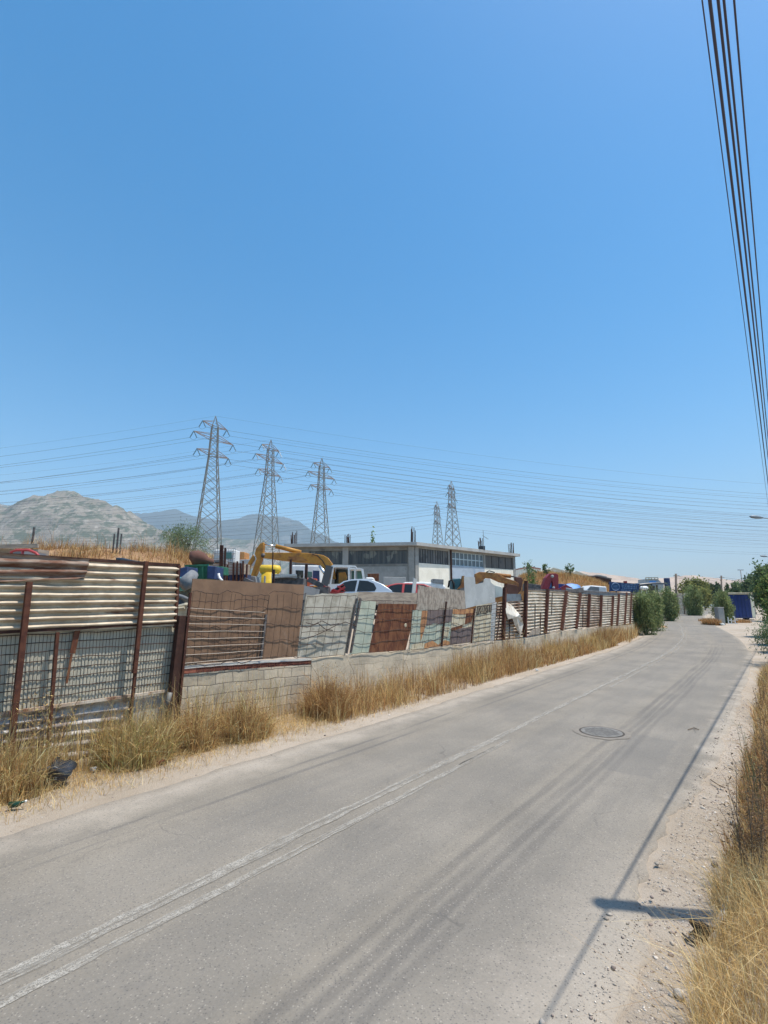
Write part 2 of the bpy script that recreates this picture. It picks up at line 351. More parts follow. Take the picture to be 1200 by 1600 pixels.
BROWN = [(0.34, 0.19, 0.085), (0.25, 0.135, 0.065), (0.44, 0.26, 0.12), (0.18, 0.10, 0.055)]
RUSTY_G = [(0.52, 0.31, 0.125), (0.42, 0.225, 0.09), (0.60, 0.40, 0.19), (0.32, 0.165, 0.075)]
def tussock(cx, cy, r, n, green=False, z=0.0):
    q = np.sqrt(RNG.uniform(0, 1, n)) * r; t = RNG.uniform(0, 2 * np.pi, n)
    return np.stack([cx + q * np.cos(t), cy + q * np.sin(t), np.full(n, z)], 1), q / r
def crown(center, rad, clumps, per, cl_r, rnd=None, bottom=-0.75):
    """leaf centres gathered in clumps through an uneven crown; returns centres and the clump of each"""
    cs = []
    while len(cs) < clumps:
        p = RNG.uniform(-1, 1, 3)
        d = np.linalg.norm(p)
        if d > 1 or d < 0.25 or p[2] < bottom: continue
        p = p / d * d ** 0.5 * RNG.uniform(0.72, 1.08)
        cs.append(p)
    cs = np.array(cs) * np.array(rad) + np.array(center)
    k = np.repeat(np.arange(clumps), per)
    sz = RNG.uniform(0.6, 1.4, clumps)
    pts = cs[k] + RNG.normal(0, 1, (len(k), 3)) * (np.array(rad) * cl_r)[None] * sz[k][:, None]
    return pts, k, cs
def tree(name, label, cat, base, top_z, rad, pal, clumps=60, per=60, leaf=0.12, asp=0.45, trunk_r=0.15, cl_r=0.16, up=0.0, group=None, clear=0.3, lobes=None, stems=1):
    base = Vector(base)
    t = empty(name, base, label, cat, group)
    H = top_z - base.z; cz = base.z + H * (clear + (1 - clear) / 2); rz = H * (1 - clear) / 2 * .88; rad *= .74
    pts, k, cs = crown((base.x, base.y, cz), (rad, rad, rz), clumps, per, cl_r)
    tone = RNG.uniform(0.7, 1.3, clumps)
    col = pick(pal, len(pts), 0.15) * tone[k][:, None]
    pts[:, 2] = np.maximum(pts[:, 2], base.z + 0.05)
    leaves('crown', pts - np.array(base), leaf, asp, col, t, up)
    mb = MB()
    for s in range(stems):
        off = Vector((random.uniform(-.3, .3) * rad * (stems > 1), random.uniform(-.3, .3) * rad * (stems > 1), 0))
        topp = Vector((base.x, base.y, base.z + H * 0.72)) + off * 1.5
        mb.tube([base + off * .3, base + off + Vector((random.uniform(-.1, .1), 0, H * 0.3)), topp], [trunk_r, trunk_r * .75, trunk_r * .25], 7)
        for i in range(6):
            c = Vector(cs[random.randrange(clumps)])
            st = base + off + Vector((0, 0, H * random.uniform(0.22, 0.6)))
            mb.tube([st, (st + c) / 2 + Vector((0, 0, H * .03)), c], [trunk_r * .4, trunk_r * .28, trunk_r * .1], 5)
    mb.build('trunk', M['bark'], t)
    return t
GREEN = [(0.10, 0.155, 0.05), (0.13, 0.185, 0.055), (0.075, 0.12, 0.04), (0.17, 0.21, 0.07)]
OLIVE = [(0.15, 0.20, 0.095), (0.12, 0.17, 0.08), (0.20, 0.24, 0.115), (0.09, 0.14, 0.065)]
YGREEN = [(0.23, 0.235, 0.075), (0.28, 0.275, 0.09), (0.17, 0.19, 0.06)]
DARKG = [(0.06, 0.09, 0.045), (0.08, 0.11, 0.05), (0.045, 0.07, 0.035)]
SHRUB = [(0.25, 0.29, 0.12), (0.20, 0.245, 0.095), (0.32, 0.35, 0.16), (0.14, 0.18, 0.075)]
PALEG = [(0.17, 0.22, 0.12), (0.13, 0.19, 0.10), (0.21, 0.25, 0.14)]
# ================================================================== THE SETTING
def fbm(x, y, z=0.0, o=5): return mnoise.fractal(Vector((x, y, z)), 0.9, 2.0, o)
def sstep(a, b, x):
    t = min(1, max(0, (x - a) / (b - a))); return t * t * (3 - 2 * t)
def lerp_pts(pts, x):
    if x <= pts[0][0]: return pts[0][1]
    for (x0, y0), (x1, y1) in zip(pts, pts[1:]):
        if x <= x1: return y0 + (y1 - y0) * (x - x0) / (x1 - x0)
    return pts[-1][1]
def catmull(pts, x):
    xs = [p[0] for p in pts]; ys = [p[1] for p in pts]
    i = max(0, min(len(xs) - 2, sum(1 for q in xs if q <= x) - 1))
    m = lambda j: (ys[min(j + 1, len(ys) - 1)] - ys[max(j - 1, 0)]) / (xs[min(j + 1, len(xs) - 1)] - xs[max(j - 1, 0)])
    h = xs[i + 1] - xs[i]; t = min(1, max(0, (x - xs[i]) / h))
    return ((2 * t**3 - 3 * t**2 + 1) * ys[i] + (t**3 - 2 * t**2 + t) * h * m(i) + (-2 * t**3 + 3 * t**2) * ys[i + 1] + (t**3 - t**2) * h * m(i + 1))

# --- ground sheet to the horizon
def ground_mat(name, far=True):
    t = NT(name); v = t.coord('Object')
    big = t.step(t.noise(v, 0.35, 7, 0.65), 0.40, 0.62)
    c = t.mix(big, (0.41, 0.345, 0.275), (0.35, 0.285, 0.215))
    c = t.mix(t.step(t.noise(v, 2.2, 8, 0.7), 0.52, 0.7), c, (0.31, 0.245, 0.175))
    peb = t.voro(v, 48.0)
    c = t.mix(t.step(peb, 0.05, 0.30), (0.47, 0.41, 0.335), c)
    c = t.mix(t.step(t.noise(v, 70, 4, 0.7), 0.55, 0.75), c, (0.25, 0.20, 0.16))
    h = t.math('ADD', t.math('MULTIPLY', peb, -0.25), t.noise(v, 14, 10, 0.8))
    t.bump(h, 0.9, 0.03)
    return t.done(c, 0.97)
M['ground'] = ground_mat('dusty stony earth')
def axis(vals): return sorted(set(vals))
gx = [-8500, -3000, -1000, -400, -150, -80] + [-60 + 6 * i for i in range(31)] + [150, 400, 1000, 3000, 8500]
gy = [-300, -60, -20] + [-10 + 5 * i for i in range(40)] + [260, 400, 800, 1600, 3500, 6000, 9900]
mb = MB(); mb.grid([[Vector((x, y, -0.03)) for x in gx] for y in gy])
tag(mb.build('ground', M['ground']), kind='structure')

# --- road
RC = [(-14, 4.3), (0, 4.3), (20, 4.3), (31, 4.45), (42, 5.3), (52, 6.6), (62, 8.1), (72, 9.6), (84, 11.2), (96, 12.7), (110, 13.9), (125, 14.4),
      (150, 15.2), (180, 16.6), (215, 18.6), (260, 21), (340, 30)]
RH = [(-14, 3.1), (31, 3.05), (45, 3.0), (60, 2.9), (80, 3.1), (110, 3.3), (140, 2.9), (340, 2.6)]
def road_pt(s, off):
    c0 = catmull(RC, s); c1 = catmull(RC, s + 0.5)
    tg = (RD * 0.5 + RN * (c1 - c0)).normalized(); nl = Vector((-tg.y, tg.x, 0))
    return RD * s + RN * c0 + nl * off
rows = []; s = -14.0
while s < 330:
    rows.append(s); s += 0.11 if 2 < s < 20 else (0.35 if s < 45 else 1.2)
def edge_r(s):                            # right asphalt edge: broken near the camera
    e = -catmull(RH, s)
    if s < 34:
        e += 0.10 * fbm(s * 0.5, 3.1) + 0.07 * fbm(s * 2.3, 7.7)
        e += 0.20 * sstep(5.2, 5.5, s) * (1 - sstep(7.6, 9.0, s)) - 0.07 - 0.04 * sstep(9, 13, s)
        e += 0.05 * fbm(s * 7, 1.2) + 0.03 * fbm(s * 17, 4.2)
    return e
def edge_l(s): return catmull(RH, s) + (0.10 * fbm(s * 0.4, 9.1) + 0.05 * fbm(s * 2.5, 2.7) if s < 60 else 0)
NC = 26
verts = []; uv = []
for s in rows:
    a, b = edge_r(s), edge_l(s)
    for j in range(-1, NC + 2):
        f = min(1, max(0, j / NC)); off = a + (b - a) * f
        p = road_pt(s, off + (-0.02 if j < 0 else 0.02 if j > NC else 0))
        z = -0.045 if (j < 0 or j > NC) else 0.003 * fbm(s * .3, off * .6)
        verts.append((p.x, p.y, z)); uv.append((s, off))
n = NC + 3
faces = [(i * n + j, i * n + j + 1, (i + 1) * n + j + 1, (i + 1) * n + j) for i in range(len(rows) - 1) for j in range(n - 1)]
me = bpy.data.meshes.new('road'); me.from_pydata(verts, [], faces); me.update()
ul = me.uv_layers.new(name='UVMap'); vi = np.zeros(len(me.loops), dtype=np.int32); me.loops.foreach_get('vertex_index', vi)
ul.data.foreach_set('uv', np.asarray(uv, dtype=np.float32)[vi].ravel())

def road_mat():
    t = NT('worn bleached asphalt'); v = t.coord('Object')
    uvn = t.n('ShaderNodeUVMap'); sx = t.n('ShaderNodeSeparateXYZ'); t.l(uvn.outputs[0], sx.inputs[0])
    S, O = sx.outputs[0], sx.outputs[1]
    sl_ = t.n('ShaderNodeMapping'); sl_.inputs['Scale'].default_value = (0.12, 1.0, 1.0); t.l(uvn.outputs[0], sl_.inputs['Vector'])
    SV = sl_.outputs[0]
    wob = t.math('MULTIPLY', t.math('SUBTRACT', t.noise(SV, 1.2, 3, 0.5), 0.5), 0.28)
    Ow = t.math('ADD', O, wob)
    def band(c, w, soft, src=Ow):
        d = t.math('ABSOLUTE', t.math('SUBTRACT', src, c)); return t.math('SUBTRACT', 1.0, t.step(d, w, w + soft))
    c = t.mix(t.step(t.noise(v, 0.45, 6, 0.6), 0.35, 0.68), (0.198, 0.174, 0.140), (0.264, 0.230, 0.183))
    c = t.mix(t.math('MULTIPLY', t.step(t.noise(SV, 2.4, 7, 0.65), 0.42, 0.72), 0.45), c, (0.145, 0.131, 0.112))
    # smoother lanes where wheels run, slightly darker
    whl = t.math('ADD', band(-2.15, 0.35, 0.5), t.math('ADD', band(1.1, 0.3, 0.5), band(-0.55, 0.3, 0.45)))
    c = t.mix(t.math('MULTIPLY', whl, 0.16), c, (0.16, 0.155, 0.15))
    # four dark rubber streaks in the near lane
    st = band(-1.38, 0.02, 0.07)
    for cc, k in ((-1.56, .9), (-1.70, 1.0), (-1.86, .8)): st = t.math('MAXIMUM', st, t.math('MULTIPLY', band(cc, 0.02, 0.06), k))
    st = t.math('MULTIPLY', st, t.step(t.noise(SV, 3.0, 5, 0.6), 0.25, 0.6))
    st = t.math('MULTIPLY', st, t.math('SUBTRACT', 1.0, t.step(S, 26, 44)))
    c = t.mix(t.math('MULTIPLY', st, 0.5), c, (0.095, 0.087, 0.08))
    # seam near the far edge
    sm = t.math('MULTIPLY', band(1.98, 0.012, 0.05), t.step(t.noise(SV, 2.0, 4, 0.6), 0.38, 0.52))
    sm = t.math('MAXIMUM', sm, t.math('MULTIPLY', band(2.27, 0.01, 0.05), t.step(t.noise(SV, 3.1, 4, 0.6), 0.42, 0.55)))
    c = t.mix(t.math('MULTIPLY', sm, 0.55), c, (0.10, 0.095, 0.09))
    # pale dust on the edges
    dn = t.math('MULTIPLY', t.math('SUBTRACT', t.noise(v, 1.3, 7, 0.7), 0.5), 1.5)
    dl = t.step(t.math('ADD', O, dn), 2.25, 3.15); dr = t.step(t.math('ADD', t.math('MULTIPLY', O, -1.0), dn), 2.75, 3.35)
    nearr = t.math('MULTIPLY', t.step(t.math('ADD', t.math('MULTIPLY', O, -1.0), dn), 2.0, 3.1), t.math('SUBTRACT', 1.0, t.step(S, 3.0, 7.5)))
    c = t.mix(t.math('MULTIPLY', t.math('MAXIMUM', t.math('MAXIMUM', dl, dr), nearr), 0.78), c, (0.41, 0.355, 0.29))
    # exposed aggregate
    sp = t.voro(v, 62, 'Color'); spx = t.n('ShaderNodeSeparateColor'); t.l(sp, spx.inputs[0])
    d1 = t.voro(v, 62)
    lightst = t.math('MULTIPLY', t.step(spx.outputs[0], 0.80, 0.97), t.math('SUBTRACT', 1.0, t.step(d1, 0.2, 0.6)))
    c = t.mix(t.math('MULTIPLY', lightst, 0.5), c, (0.44, 0.39, 0.325))
    darkst = t.math('MULTIPLY', t.step(spx.outputs[1], 0.66, 0.9), t.math('SUBTRACT', 1.0, t.step(d1, 0.25, 0.6)))
    c = t.mix(t.math('MULTIPLY', darkst, 0.6), c, (0.085, 0.08, 0.078))
    med = t.noise(v, 38, 6, 0.85)
    c = t.mix(t.math('MULTIPLY', t.step(med, 0.50, 0.72), 0.34), c, (0.36, 0.315, 0.26))
    c = t.mix(t.math('MULTIPLY', t.step(med, 0.50, 0.30), 0.34), c, (0.09, 0.083, 0.074))
    oil = t.math('MULTIPLY', t.step(t.noise(v, 0.9, 6, 0.65), 0.62, 0.74), t.step(t.noise(SV, 1.0, 3, 0.5), 0.4, 0.6))
    c = t.mix(t.math('MULTIPLY', oil, 0.5), c, (0.10, 0.094, 0.088))
    ptch = t.math('MULTIPLY', t.step(t.math('ADD', t.math('ABSOLUTE', t.math('SUBTRACT', S, 10.2)), t.math('MULTIPLY', t.noise(v, 3, 5, .7), .5)), 1.6, 1.5), t.step(t.math('ADD', t.math('ABSOLUTE', t.math('SUBTRACT', O, -2.1)), t.math('MULTIPLY', t.noise(v, 3, 5, .7), .4)), 0.62, 0.55))
    c = t.mix(t.math('MULTIPLY', ptch, 0.3), c, (0.12, 0.115, 0.108))
    fine = t.noise(v, 160, 4, 0.8)
    c = t.mix(t.math('MULTIPLY', t.step(fine, 0.55, 0.75), 0.35), c, (0.10, 0.097, 0.094))
    # hairline cracks
    crn = t.n('ShaderNodeTexNoise'); crn.inputs['Scale'].default_value = 3.5; crn.inputs['Detail'].default_value = 6; t.l(v, crn.inputs['Vector'])
    cva = t.n('ShaderNodeVectorMath'); cva.operation = 'MULTIPLY_ADD'; t.l(crn.outputs['Color'], cva.inputs[0]); cva.inputs[1].default_value = (.35, .35, 0); t.l(v, cva.inputs[2])
    cr = t.voro(cva.outputs[0], 0.75, 'Distance', 'DISTANCE_TO_EDGE')
    ck = t.math('MULTIPLY', t.math('SUBTRACT', 1.0, t.step(cr, 0.002, 0.010)), t.step(t.noise(v, 0.6, 3, 0.5), 0.56, 0.64))
    c = t.mix(t.math('MULTIPLY', ck, 0.42), c, (0.08, 0.075, 0.07))
    t.bump(t.math('ADD', t.math('MULTIPLY', d1, -0.5), fine), 0.5, 0.006)
    return t.done(c, 0.9)
tag(link('road', me, road_mat(), None, True), kind='structure')

def paint_mat():
    t = NT('worn white road paint'); v = t.coord('Object')
    c = t.mix(t.step(t.noise(v, 7, 8, 0.75), 0.42, 0.62), (0.38, 0.35, 0.30), (0.28, 0.252, 0.21))
    c = t.mix(t.step(t.noise(v, 110, 4, 0.8), 0.52, 0.66), c, (0.215, 0.194, 0.168))
    t.done(c, 0.85)
    uvn = t.n('ShaderNodeUVMap'); mp = t.n('ShaderNodeMapping'); mp.inputs['Scale'].default_value = (0.5, 9.0, 1); t.l(uvn.outputs[0], mp.inputs['Vector'])
    wear = t.math('MAXIMUM', t.step(t.noise(mp.outputs[0], 1.6, 6, 0.7), 0.43, 0.68), t.math('MULTIPLY', t.step(t.noise(v, 60, 6, 0.8), 0.44, 0.62), 0.78))
    tr = t.n('ShaderNodeBsdfTransparent'); mx = t.n('ShaderNodeMixShader'); t.l(wear, mx.inputs[0]); t.l(t.b.outputs[0], mx.inputs[1]); t.l(tr.outputs[0], mx.inputs[2])
    t.l(mx.outputs[0], t.t.nodes['Material Output'].inputs['Surface']); return t.m
M['paint'] = paint_mat()
def marking(name, s0, s1, off, w, wear=0.03, step=0.12):
    vs_, fs = [], []; s = s0; k = 0
    while s < s1:
        wl = w / 2 * (1 + 0.35 * fbm(s * 3, off * 9)); wr = w / 2 * (1 + 0.35 * fbm(s * 3, off * 9 + 40))
        o2 = off + 0.03 * fbm(s * 0.25, off * 5)
        for o in (-wr, wl):
            p = road_pt(s, o2 + o); vs_.append((p.x, p.y, 0.0065))
        if k: fs.append((2 * k - 2, 2 * k - 1, 2 * k + 1, 2 * k))
        s += step if s < 25 else 0.6; k += 1
    me = bpy.data.meshes.new(name); me.from_pydata(vs_, [], fs); me.update()
    ul = me.uv_layers.new(name='UVMap'); vi = np.zeros(len(me.loops), dtype=np.int32); me.loops.foreach_get('vertex_index', vi)
    ul.data.foreach_set('uv', np.array([(s0 + (i // 2) * .12, (i % 2) * w + off * 7) for i in vi], dtype=np.float32).ravel())
    return tag(link(name, me, M['paint']), kind='structure')
marking('road_marking', -6, 66, 0.40, 0.15)
marking('road_marking', -6, 9.5, 0.12, 0.10)
marking('road_marking', 7.6, 9.0, 0.16, 0.03)
marking('road_marking', 17, 62, 0.14, 0.07)
marking('road_marking', 84, 90, 1.3, 0.16); marking('road_marking', 84, 90, 0.7, 0.16)

# --- bank on the right, with the hedge on it
def bank_z(s, l):
    e = 0.72 + 0.10 * fbm(s * .5, 5.5) + 0.05 * fbm(s * 2, 8.5)
    r = max(0.0, e - l)
    z = -0.05 + 0.55 * (1 - math.exp(-r * 0.9)) + 0.10 * r * (r < 6) + (0.6 if r >= 6 else 0) + 0.05 * fbm(s * 1.3, l * 1.3) * min(1, r * 2)
    return z * (1 - sstep(44, 58, s)) - 0.05 * sstep(44, 58, s)
ss = [-8 + 0.35 * i for i in range(200)]; ll = [1.0, 0.85, 0.7, 0.55, 0.4, 0.2, 0, -.3, -.6, -1, -1.6, -2.4, -3.6, -5.4, -8, -12]
mb = MB(); mb.grid([[SL(s, l, bank_z(s, l) if l < 0.9 else -0.06) for l in ll] for s in ss])
tag(mb.build('bank', M['ground'], None, True), kind='structure')

# --- yard behind the fence (filled up behind the low wall) and the mound of earth on it
def yard_z(a, d):
    z = 0.85 + 1.15 * sstep(1.0, 7.0, d) + 0.10 * fbm(a * .3, d * .3)
    k = (1 - sstep(39.5, 43.5, a)) * (1 - sstep(58, 72, d))
    return -0.08 + (z + 0.08) * k
aa = [-30 + 1.3 * i for i in range(75)]; dd = [0.16, 0.18, 0.6, 1.2, 2, 3, 4, 5, 6, 7, 8.5] + [10 + 4 * i for i in range(22)]
mb = MB(); mb.grid([[FP(a, (-0.08 if i == 0 else yard_z(a, d)), -d) for i, d in enumerate(dd)] for a in aa])
tag(mb.build('yard_ground', M['ground'], None, True), kind='structure')
M['straw_earth'] = mat('straw covered earth', (0.36, 0.22, 0.115), (0.25, 0.145, 0.08), 3, 0.95, 0, 0.5, 10, over=((0.44, 0.36, 0.27), 1.2, 0.58, 0.7, (1, 1, 1)))
MS = [(-700, 858), (-60, 853), (0, 860), (30, 858), (60, 852), (100, 850), (150, 852), (200, 851), (240, 854), (266, 861), (286, 876), (302, 895), (318, 920)]
MY = 19.0
def mound_z(X, Y):
    px = 600 + FPX * X / MY * (CP + 0.02)
    top = P(px, lerp_pts(MS, px), MY).z - 0.28
    f = sstep(11.8, 18.6, Y) * (1 - sstep(21.5, 29, Y))
    return 1.2 + (top - 1.2) * f + 0.20 * fbm(X * .6, Y * .6) * min(1, f * 2)
mb = MB(); mb.grid([[Vector((X, Y, mound_z(X, Y))) for X in [-33 + 0.45 * i for i in range(61)]] for Y in [11.6 + 0.45 * i for i in range(40)]])
tag(mb.build('earth_mound', M['straw_earth'], None, True), kind='structure')
def mound2_z(X, Y):
    px = 600 + FPX * X / 27.0 * (CP + .015)
    top = P(px, lerp_pts([(230, 880), (262, 866), (285, 861), (315, 861), (330, 867), (342, 882), (350, 905)], px), 27.0).z - .3
    f = sstep(23.5, 26.8, Y) * (1 - sstep(28.5, 33, Y)); return 1.6 + (top - 1.6) * f + .15 * fbm(X * .6, Y * .6) * f
mb = MB(); mb.grid([[Vector((X, Y, mound2_z(X, Y))) for X in [-15 + 0.4 * i for i in range(18)]] for Y in [23.3 + 0.45 * i for i in range(22)]])
tag(mb.build('earth_mound', M['straw_earth'], None, True), kind='structure')
# dry grassy bank beyond the right part of the yard
BS = [(796, 930), (808, 906), (822, 896), (850, 893), (880, 895), (902, 899), (922, 905), (938, 915), (950, 932)]
BY = 62.0
def bank2_z(X, Y):
    px = 600 + FPX * X / BY * (CP + .01)
    top = P(px, lerp_pts(BS, px), BY).z - 0.4
    f = sstep(48, 61.5, Y) * (1 - sstep(66, 78, Y)); return -0.3 + (top + .3) * f + 0.2 * fbm(X * .3, Y * .3) * f
mb = MB(); mb.grid([[Vector((X, Y, bank2_z(X, Y))) for X in [15 + 0.55 * i for i in range(26)]] for Y in [47 + 1.0 * i for i in range(32)]])
tag(mb.build('grassy_bank', M['straw_earth'], None, True), kind='structure')

# --- hills and mountains
def ridge(name, sky_pts, D, front, back, m, amp, step=3, nrow=36, x0=None, x1=None, fr=0.004, power=1.0):
    pts = []
    x0 = sky_pts[0][0] if x0 is None else x0; x1 = sky_pts[-1][0] if x1 is None else x1
    cols = np.arange(x0, x1 + step, step)
    for i in range(nrow + 9):
        Y = D - front + front * i / nrow if i <= nrow else D + back * (i - nrow) / 8
        row = []
        for px in cols:
            r = ray(px, lerp_pts(sky_pts, px)); q = r.x / r.y
            top = EYE + r.z / r.y * D
            f = sstep(0, 1, (Y - D + front) / front) ** power if Y <= D else 1 - sstep(0, 1, (Y - D) / back)
            X = q * D * (0.6 + 0.4 * Y / D)
            z = -2 + (top + 2) * f + amp * fbm(X * fr, Y * fr, D * .01, 7) * (f ** 0.7 if Y <= D else f) * (0.35 if i == nrow else 1 if i < nrow else .3)
            row.append(Vector((X, Y, z)))
        pts.append(row)
    mb = MB(); mb.grid(pts); return tag(mb.build(name, m, None, True), kind='structure')
def hill_mat(name, soil, scrub, s1, s2, thr, rock=None):
    t = NT(name); v = t.coord('Object', (1, .4, .9))
    c = t.mix(t.step(t.noise(v, s1, 10, 0.7), 0.35, 0.65), soil, tuple(x * 0.72 for x in soil))
    if rock: c = t.mix(t.step(t.noise(v, s1 * 5, 8, 0.75), 0.53, 0.64), c, rock)
    c = t.mix(t.step(t.noise(v, s2, 9, 0.75), thr, thr + 0.09), c, scrub)
    t.bump(t.noise(v, s1 * 6, 10, 0.75), 1.0, 0.06 / s1)
    return t.done(c, 1.0)
M['rock_hill'] = hill_mat('rocky scrub hillside', (0.26, 0.23, 0.185), (0.09, 0.105, 0.07), 0.008, 0.03, 0.47, (0.36, 0.325, 0.275))
M['mountain'] = hill_mat('wooded mountain', (0.13, 0.14, 0.12), (0.03, 0.05, 0.04), 0.0018, 0.002, 0.40)
M['foothill'] = hill_mat('dry foothill', (0.27, 0.235, 0.19), (0.09, 0.11, 0.075), 0.006, 0.012, 0.46, (0.36, 0.32, 0.27))
M['plain_hill'] = hill_mat('bare tan hill', (0.52, 0.40, 0.31), (0.20, 0.19, 0.12), 0.01, 0.02, 0.60)
ridge('rocky_hill', [(-120, 800), (-60, 792), (0, 799), (28, 800), (50, 797), (60, 786), (75, 778), (95, 775), (130, 779), (165, 786), (200, 802), (228, 817), (262, 833), (300, 850), (340, 870), (370, 890)],
      1900, 900, 700, M['rock_hill'], 48, 2, 60, fr=0.0055)
ridge('far_plateau', [(-160, 786), (0, 790), (24, 791), (34, 799), (60, 806), (110, 830), (150, 860)], 3000, 900, 600, M['rock_hill'], 40, 4, 20)
ridge('mountain_range', [(60, 850), (150, 818), (205, 804), (240, 803), (265, 800), (285, 801), (310, 809), (345, 812), (372, 809), (385, 806), (402, 807), (440, 819), (472, 828), (500, 838), (530, 848), (575, 860), (640, 884), (760, 920)],
      7000, 2600, 1500, M['mountain'], 110, 3, 50, fr=0.0012)
ridge('foothills', [(200, 880), (240, 848), (290, 846), (330, 842), (380, 846), (430, 850), (480, 856), (540, 862), (620, 880), (700, 905), (760, 925)], 3300, 900, 700, M['foothill'], 40, 4, 30, fr=0.004)
ridge('tan_hills', [(700, 934), (760, 916), (830, 898), (880, 893), (920, 897), (960, 902), (1000, 905), (1035, 904), (1075, 901), (1100, 903), (1130, 907), (1165, 911), (1210, 914), (1300, 918), (1420, 934)],
      1300, 500, 500, M['plain_hill'], 10, 5, 26, fr=0.008)

# --- haze
hm = bpy.data.materials.new('pale air'); hm.use_nodes = True; ht = hm.node_tree; ht.nodes.clear()
hv = ht.nodes.new('ShaderNodeVolumePrincipled'); hv.inputs['Color'].default_value = (0.70, 0.86, 1.0, 1); hv.inputs['Density'].default_value = 0.000135
hv.inputs['Anisotropy'].default_value = 0.0
hoo = ht.nodes.new('ShaderNodeOutputMaterial'); ht.links.new(hv.outputs[0], hoo.inputs['Volume'])
mb = MB(); mb.bx(-9000, 9000, -600, 10400, -4, 1420)
tag(mb.build('haze', hm), kind='stuff')
# ================================================================== FENCES AND THE LOW WALL
def bil(c4, u, v):                       # c4: pixel corners TL, TR, BR, BL
    (x0, y0), (x1, y1), (x2, y2), (x3, y3) = c4
    return ((x0 * (1 - u) + x1 * u) * (1 - v) + (x3 * (1 - u) + x2 * u) * v,
            (y0 * (1 - u) + y1 * u) * (1 - v) + (y3 * (1 - u) + y2 * u) * v)
def fence_quad(c4, o):                   # four points of the fence plane as (along, height)
    return [W(px, py, o) for px, py in c4]
def sheet(c4, o, th=0.004, nu=12, nv=12, ridges=0, amp=0.02, along=False, warp=0.0, edge=0.0, ph=0.0, seed=0.0, flat=None):
    q = fence_quad(c4, o)
    def pt(u, v, dz=0.0):
        a = (q[0][0] * (1 - u) + q[1][0] * u) * (1 - v) + (q[3][0] * (1 - u) + q[2][0] * u) * v
        z = (q[0][1] * (1 - u) + q[1][1] * u) * (1 - v) + (q[3][1] * (1 - u) + q[2][1] * u) * v
        if edge:
            z += edge * fbm(a * 2.2, seed) * (1 if v > .999 or v < .001 else 0)
        t = (u if along else v) * ridges + 0.16 * fbm(a * .5, z * .5, seed) * (ridges > 0)
        k = 1.0
        if flat and v > flat: k = 0.25
        w = math.cos(2 * math.pi * t + ph)
        w = math.copysign(abs(w) ** 0.75, w)
        off = amp * k * w * (1 + .25 * fbm(a * 1.3, z * 2, seed + 4)) if ridges else 0
        off += warp * fbm(a * .8, z * .8, seed)
        return a, z, off + dz
    mb = MB(); fr = []; bk = []
    for j in range(nv + 1):
        r1, r2 = [], []
        for i in range(nu + 1):
            a, z, f = pt(i / nu, j / nv); r1.append(FP(a, z, o + f)); r2.append(FP(a, z, o + f - th))
        fr.append(r1); bk.append(r2)
    mb.grid(fr); mb.grid(bk)
    for A, B in ((fr[0], bk[0]), (fr[-1], bk[-1]), ([r[0] for r in fr], [r[0] for r in bk]), ([r[-1] for r in fr], [r[-1] for r in bk])):
        mb.grid([A, B])
    return mb
def wire_net(c4, o, nv_, nh, r=0.004, wob=0.02, seed=0.0, vert=True, horiz=True, jitter=0.0, sides=4, hs=26, skip=0.0):
    q = fence_quad(c4, o); mb = MB(); rr = random.Random(int(seed * 100) + 3)
    def pt(u, v):
        a = (q[0][0] * (1 - u) + q[1][0] * u) * (1 - v) + (q[3][0] * (1 - u) + q[2][0] * u) * v
        z = (q[0][1] * (1 - u) + q[1][1] * u) * (1 - v) + (q[3][1] * (1 - u) + q[2][1] * u) * v
        return a, z
    if vert:
        for i in range(nv_ + 1):
            u = min(1, max(0, i / nv_ + rr.uniform(-jitter, jitter) / nv_)); ps = []
            if rr.random() < skip: continue
            for k in range(7):
                a, z = pt(u, k / 6); ps.append(FP(a + wob * .25 * fbm(a, z * 1.5, seed), z, o + 0.008 + .01 * fbm(a, z, seed + 2)))
            mb.tube(ps, r, sides, cap=False)
    if horiz:
        for j in range(nh + 1):
            if rr.random() < skip: continue
            ps = []
            for k in range(hs + 1):
                a, z = pt(k / hs, min(1, max(0, j / nh + rr.uniform(-1, 1) * 0)))
                ps.append(FP(a, z + wob * (fbm(a * .75, j * .35, seed) + .35 * fbm(a * 2.4, j * .6, seed)), o + .014 + .01 * fbm(a, z, seed + 2)))
            mb.tube(ps, r * 1.7, sides, cap=False)
    return mb
def fpost(p0, p1, o, w, d=None, ext=0.35):   # a post between two pixels of the plane at offset o, run on into the ground
    a0, z0 = W(*p0, o); a1, z1 = W(*p1, o)
    k = (max(-0.1, z1 - ext) - z1) / (z1 - z0)
    a1 += (a1 - a0) * k; z1 += (z1 - z0) * k
    mb = MB(); mb.bar(FP(a0, z0, o), FP(a1, z1, o), w, d or w, side=FM); return mb

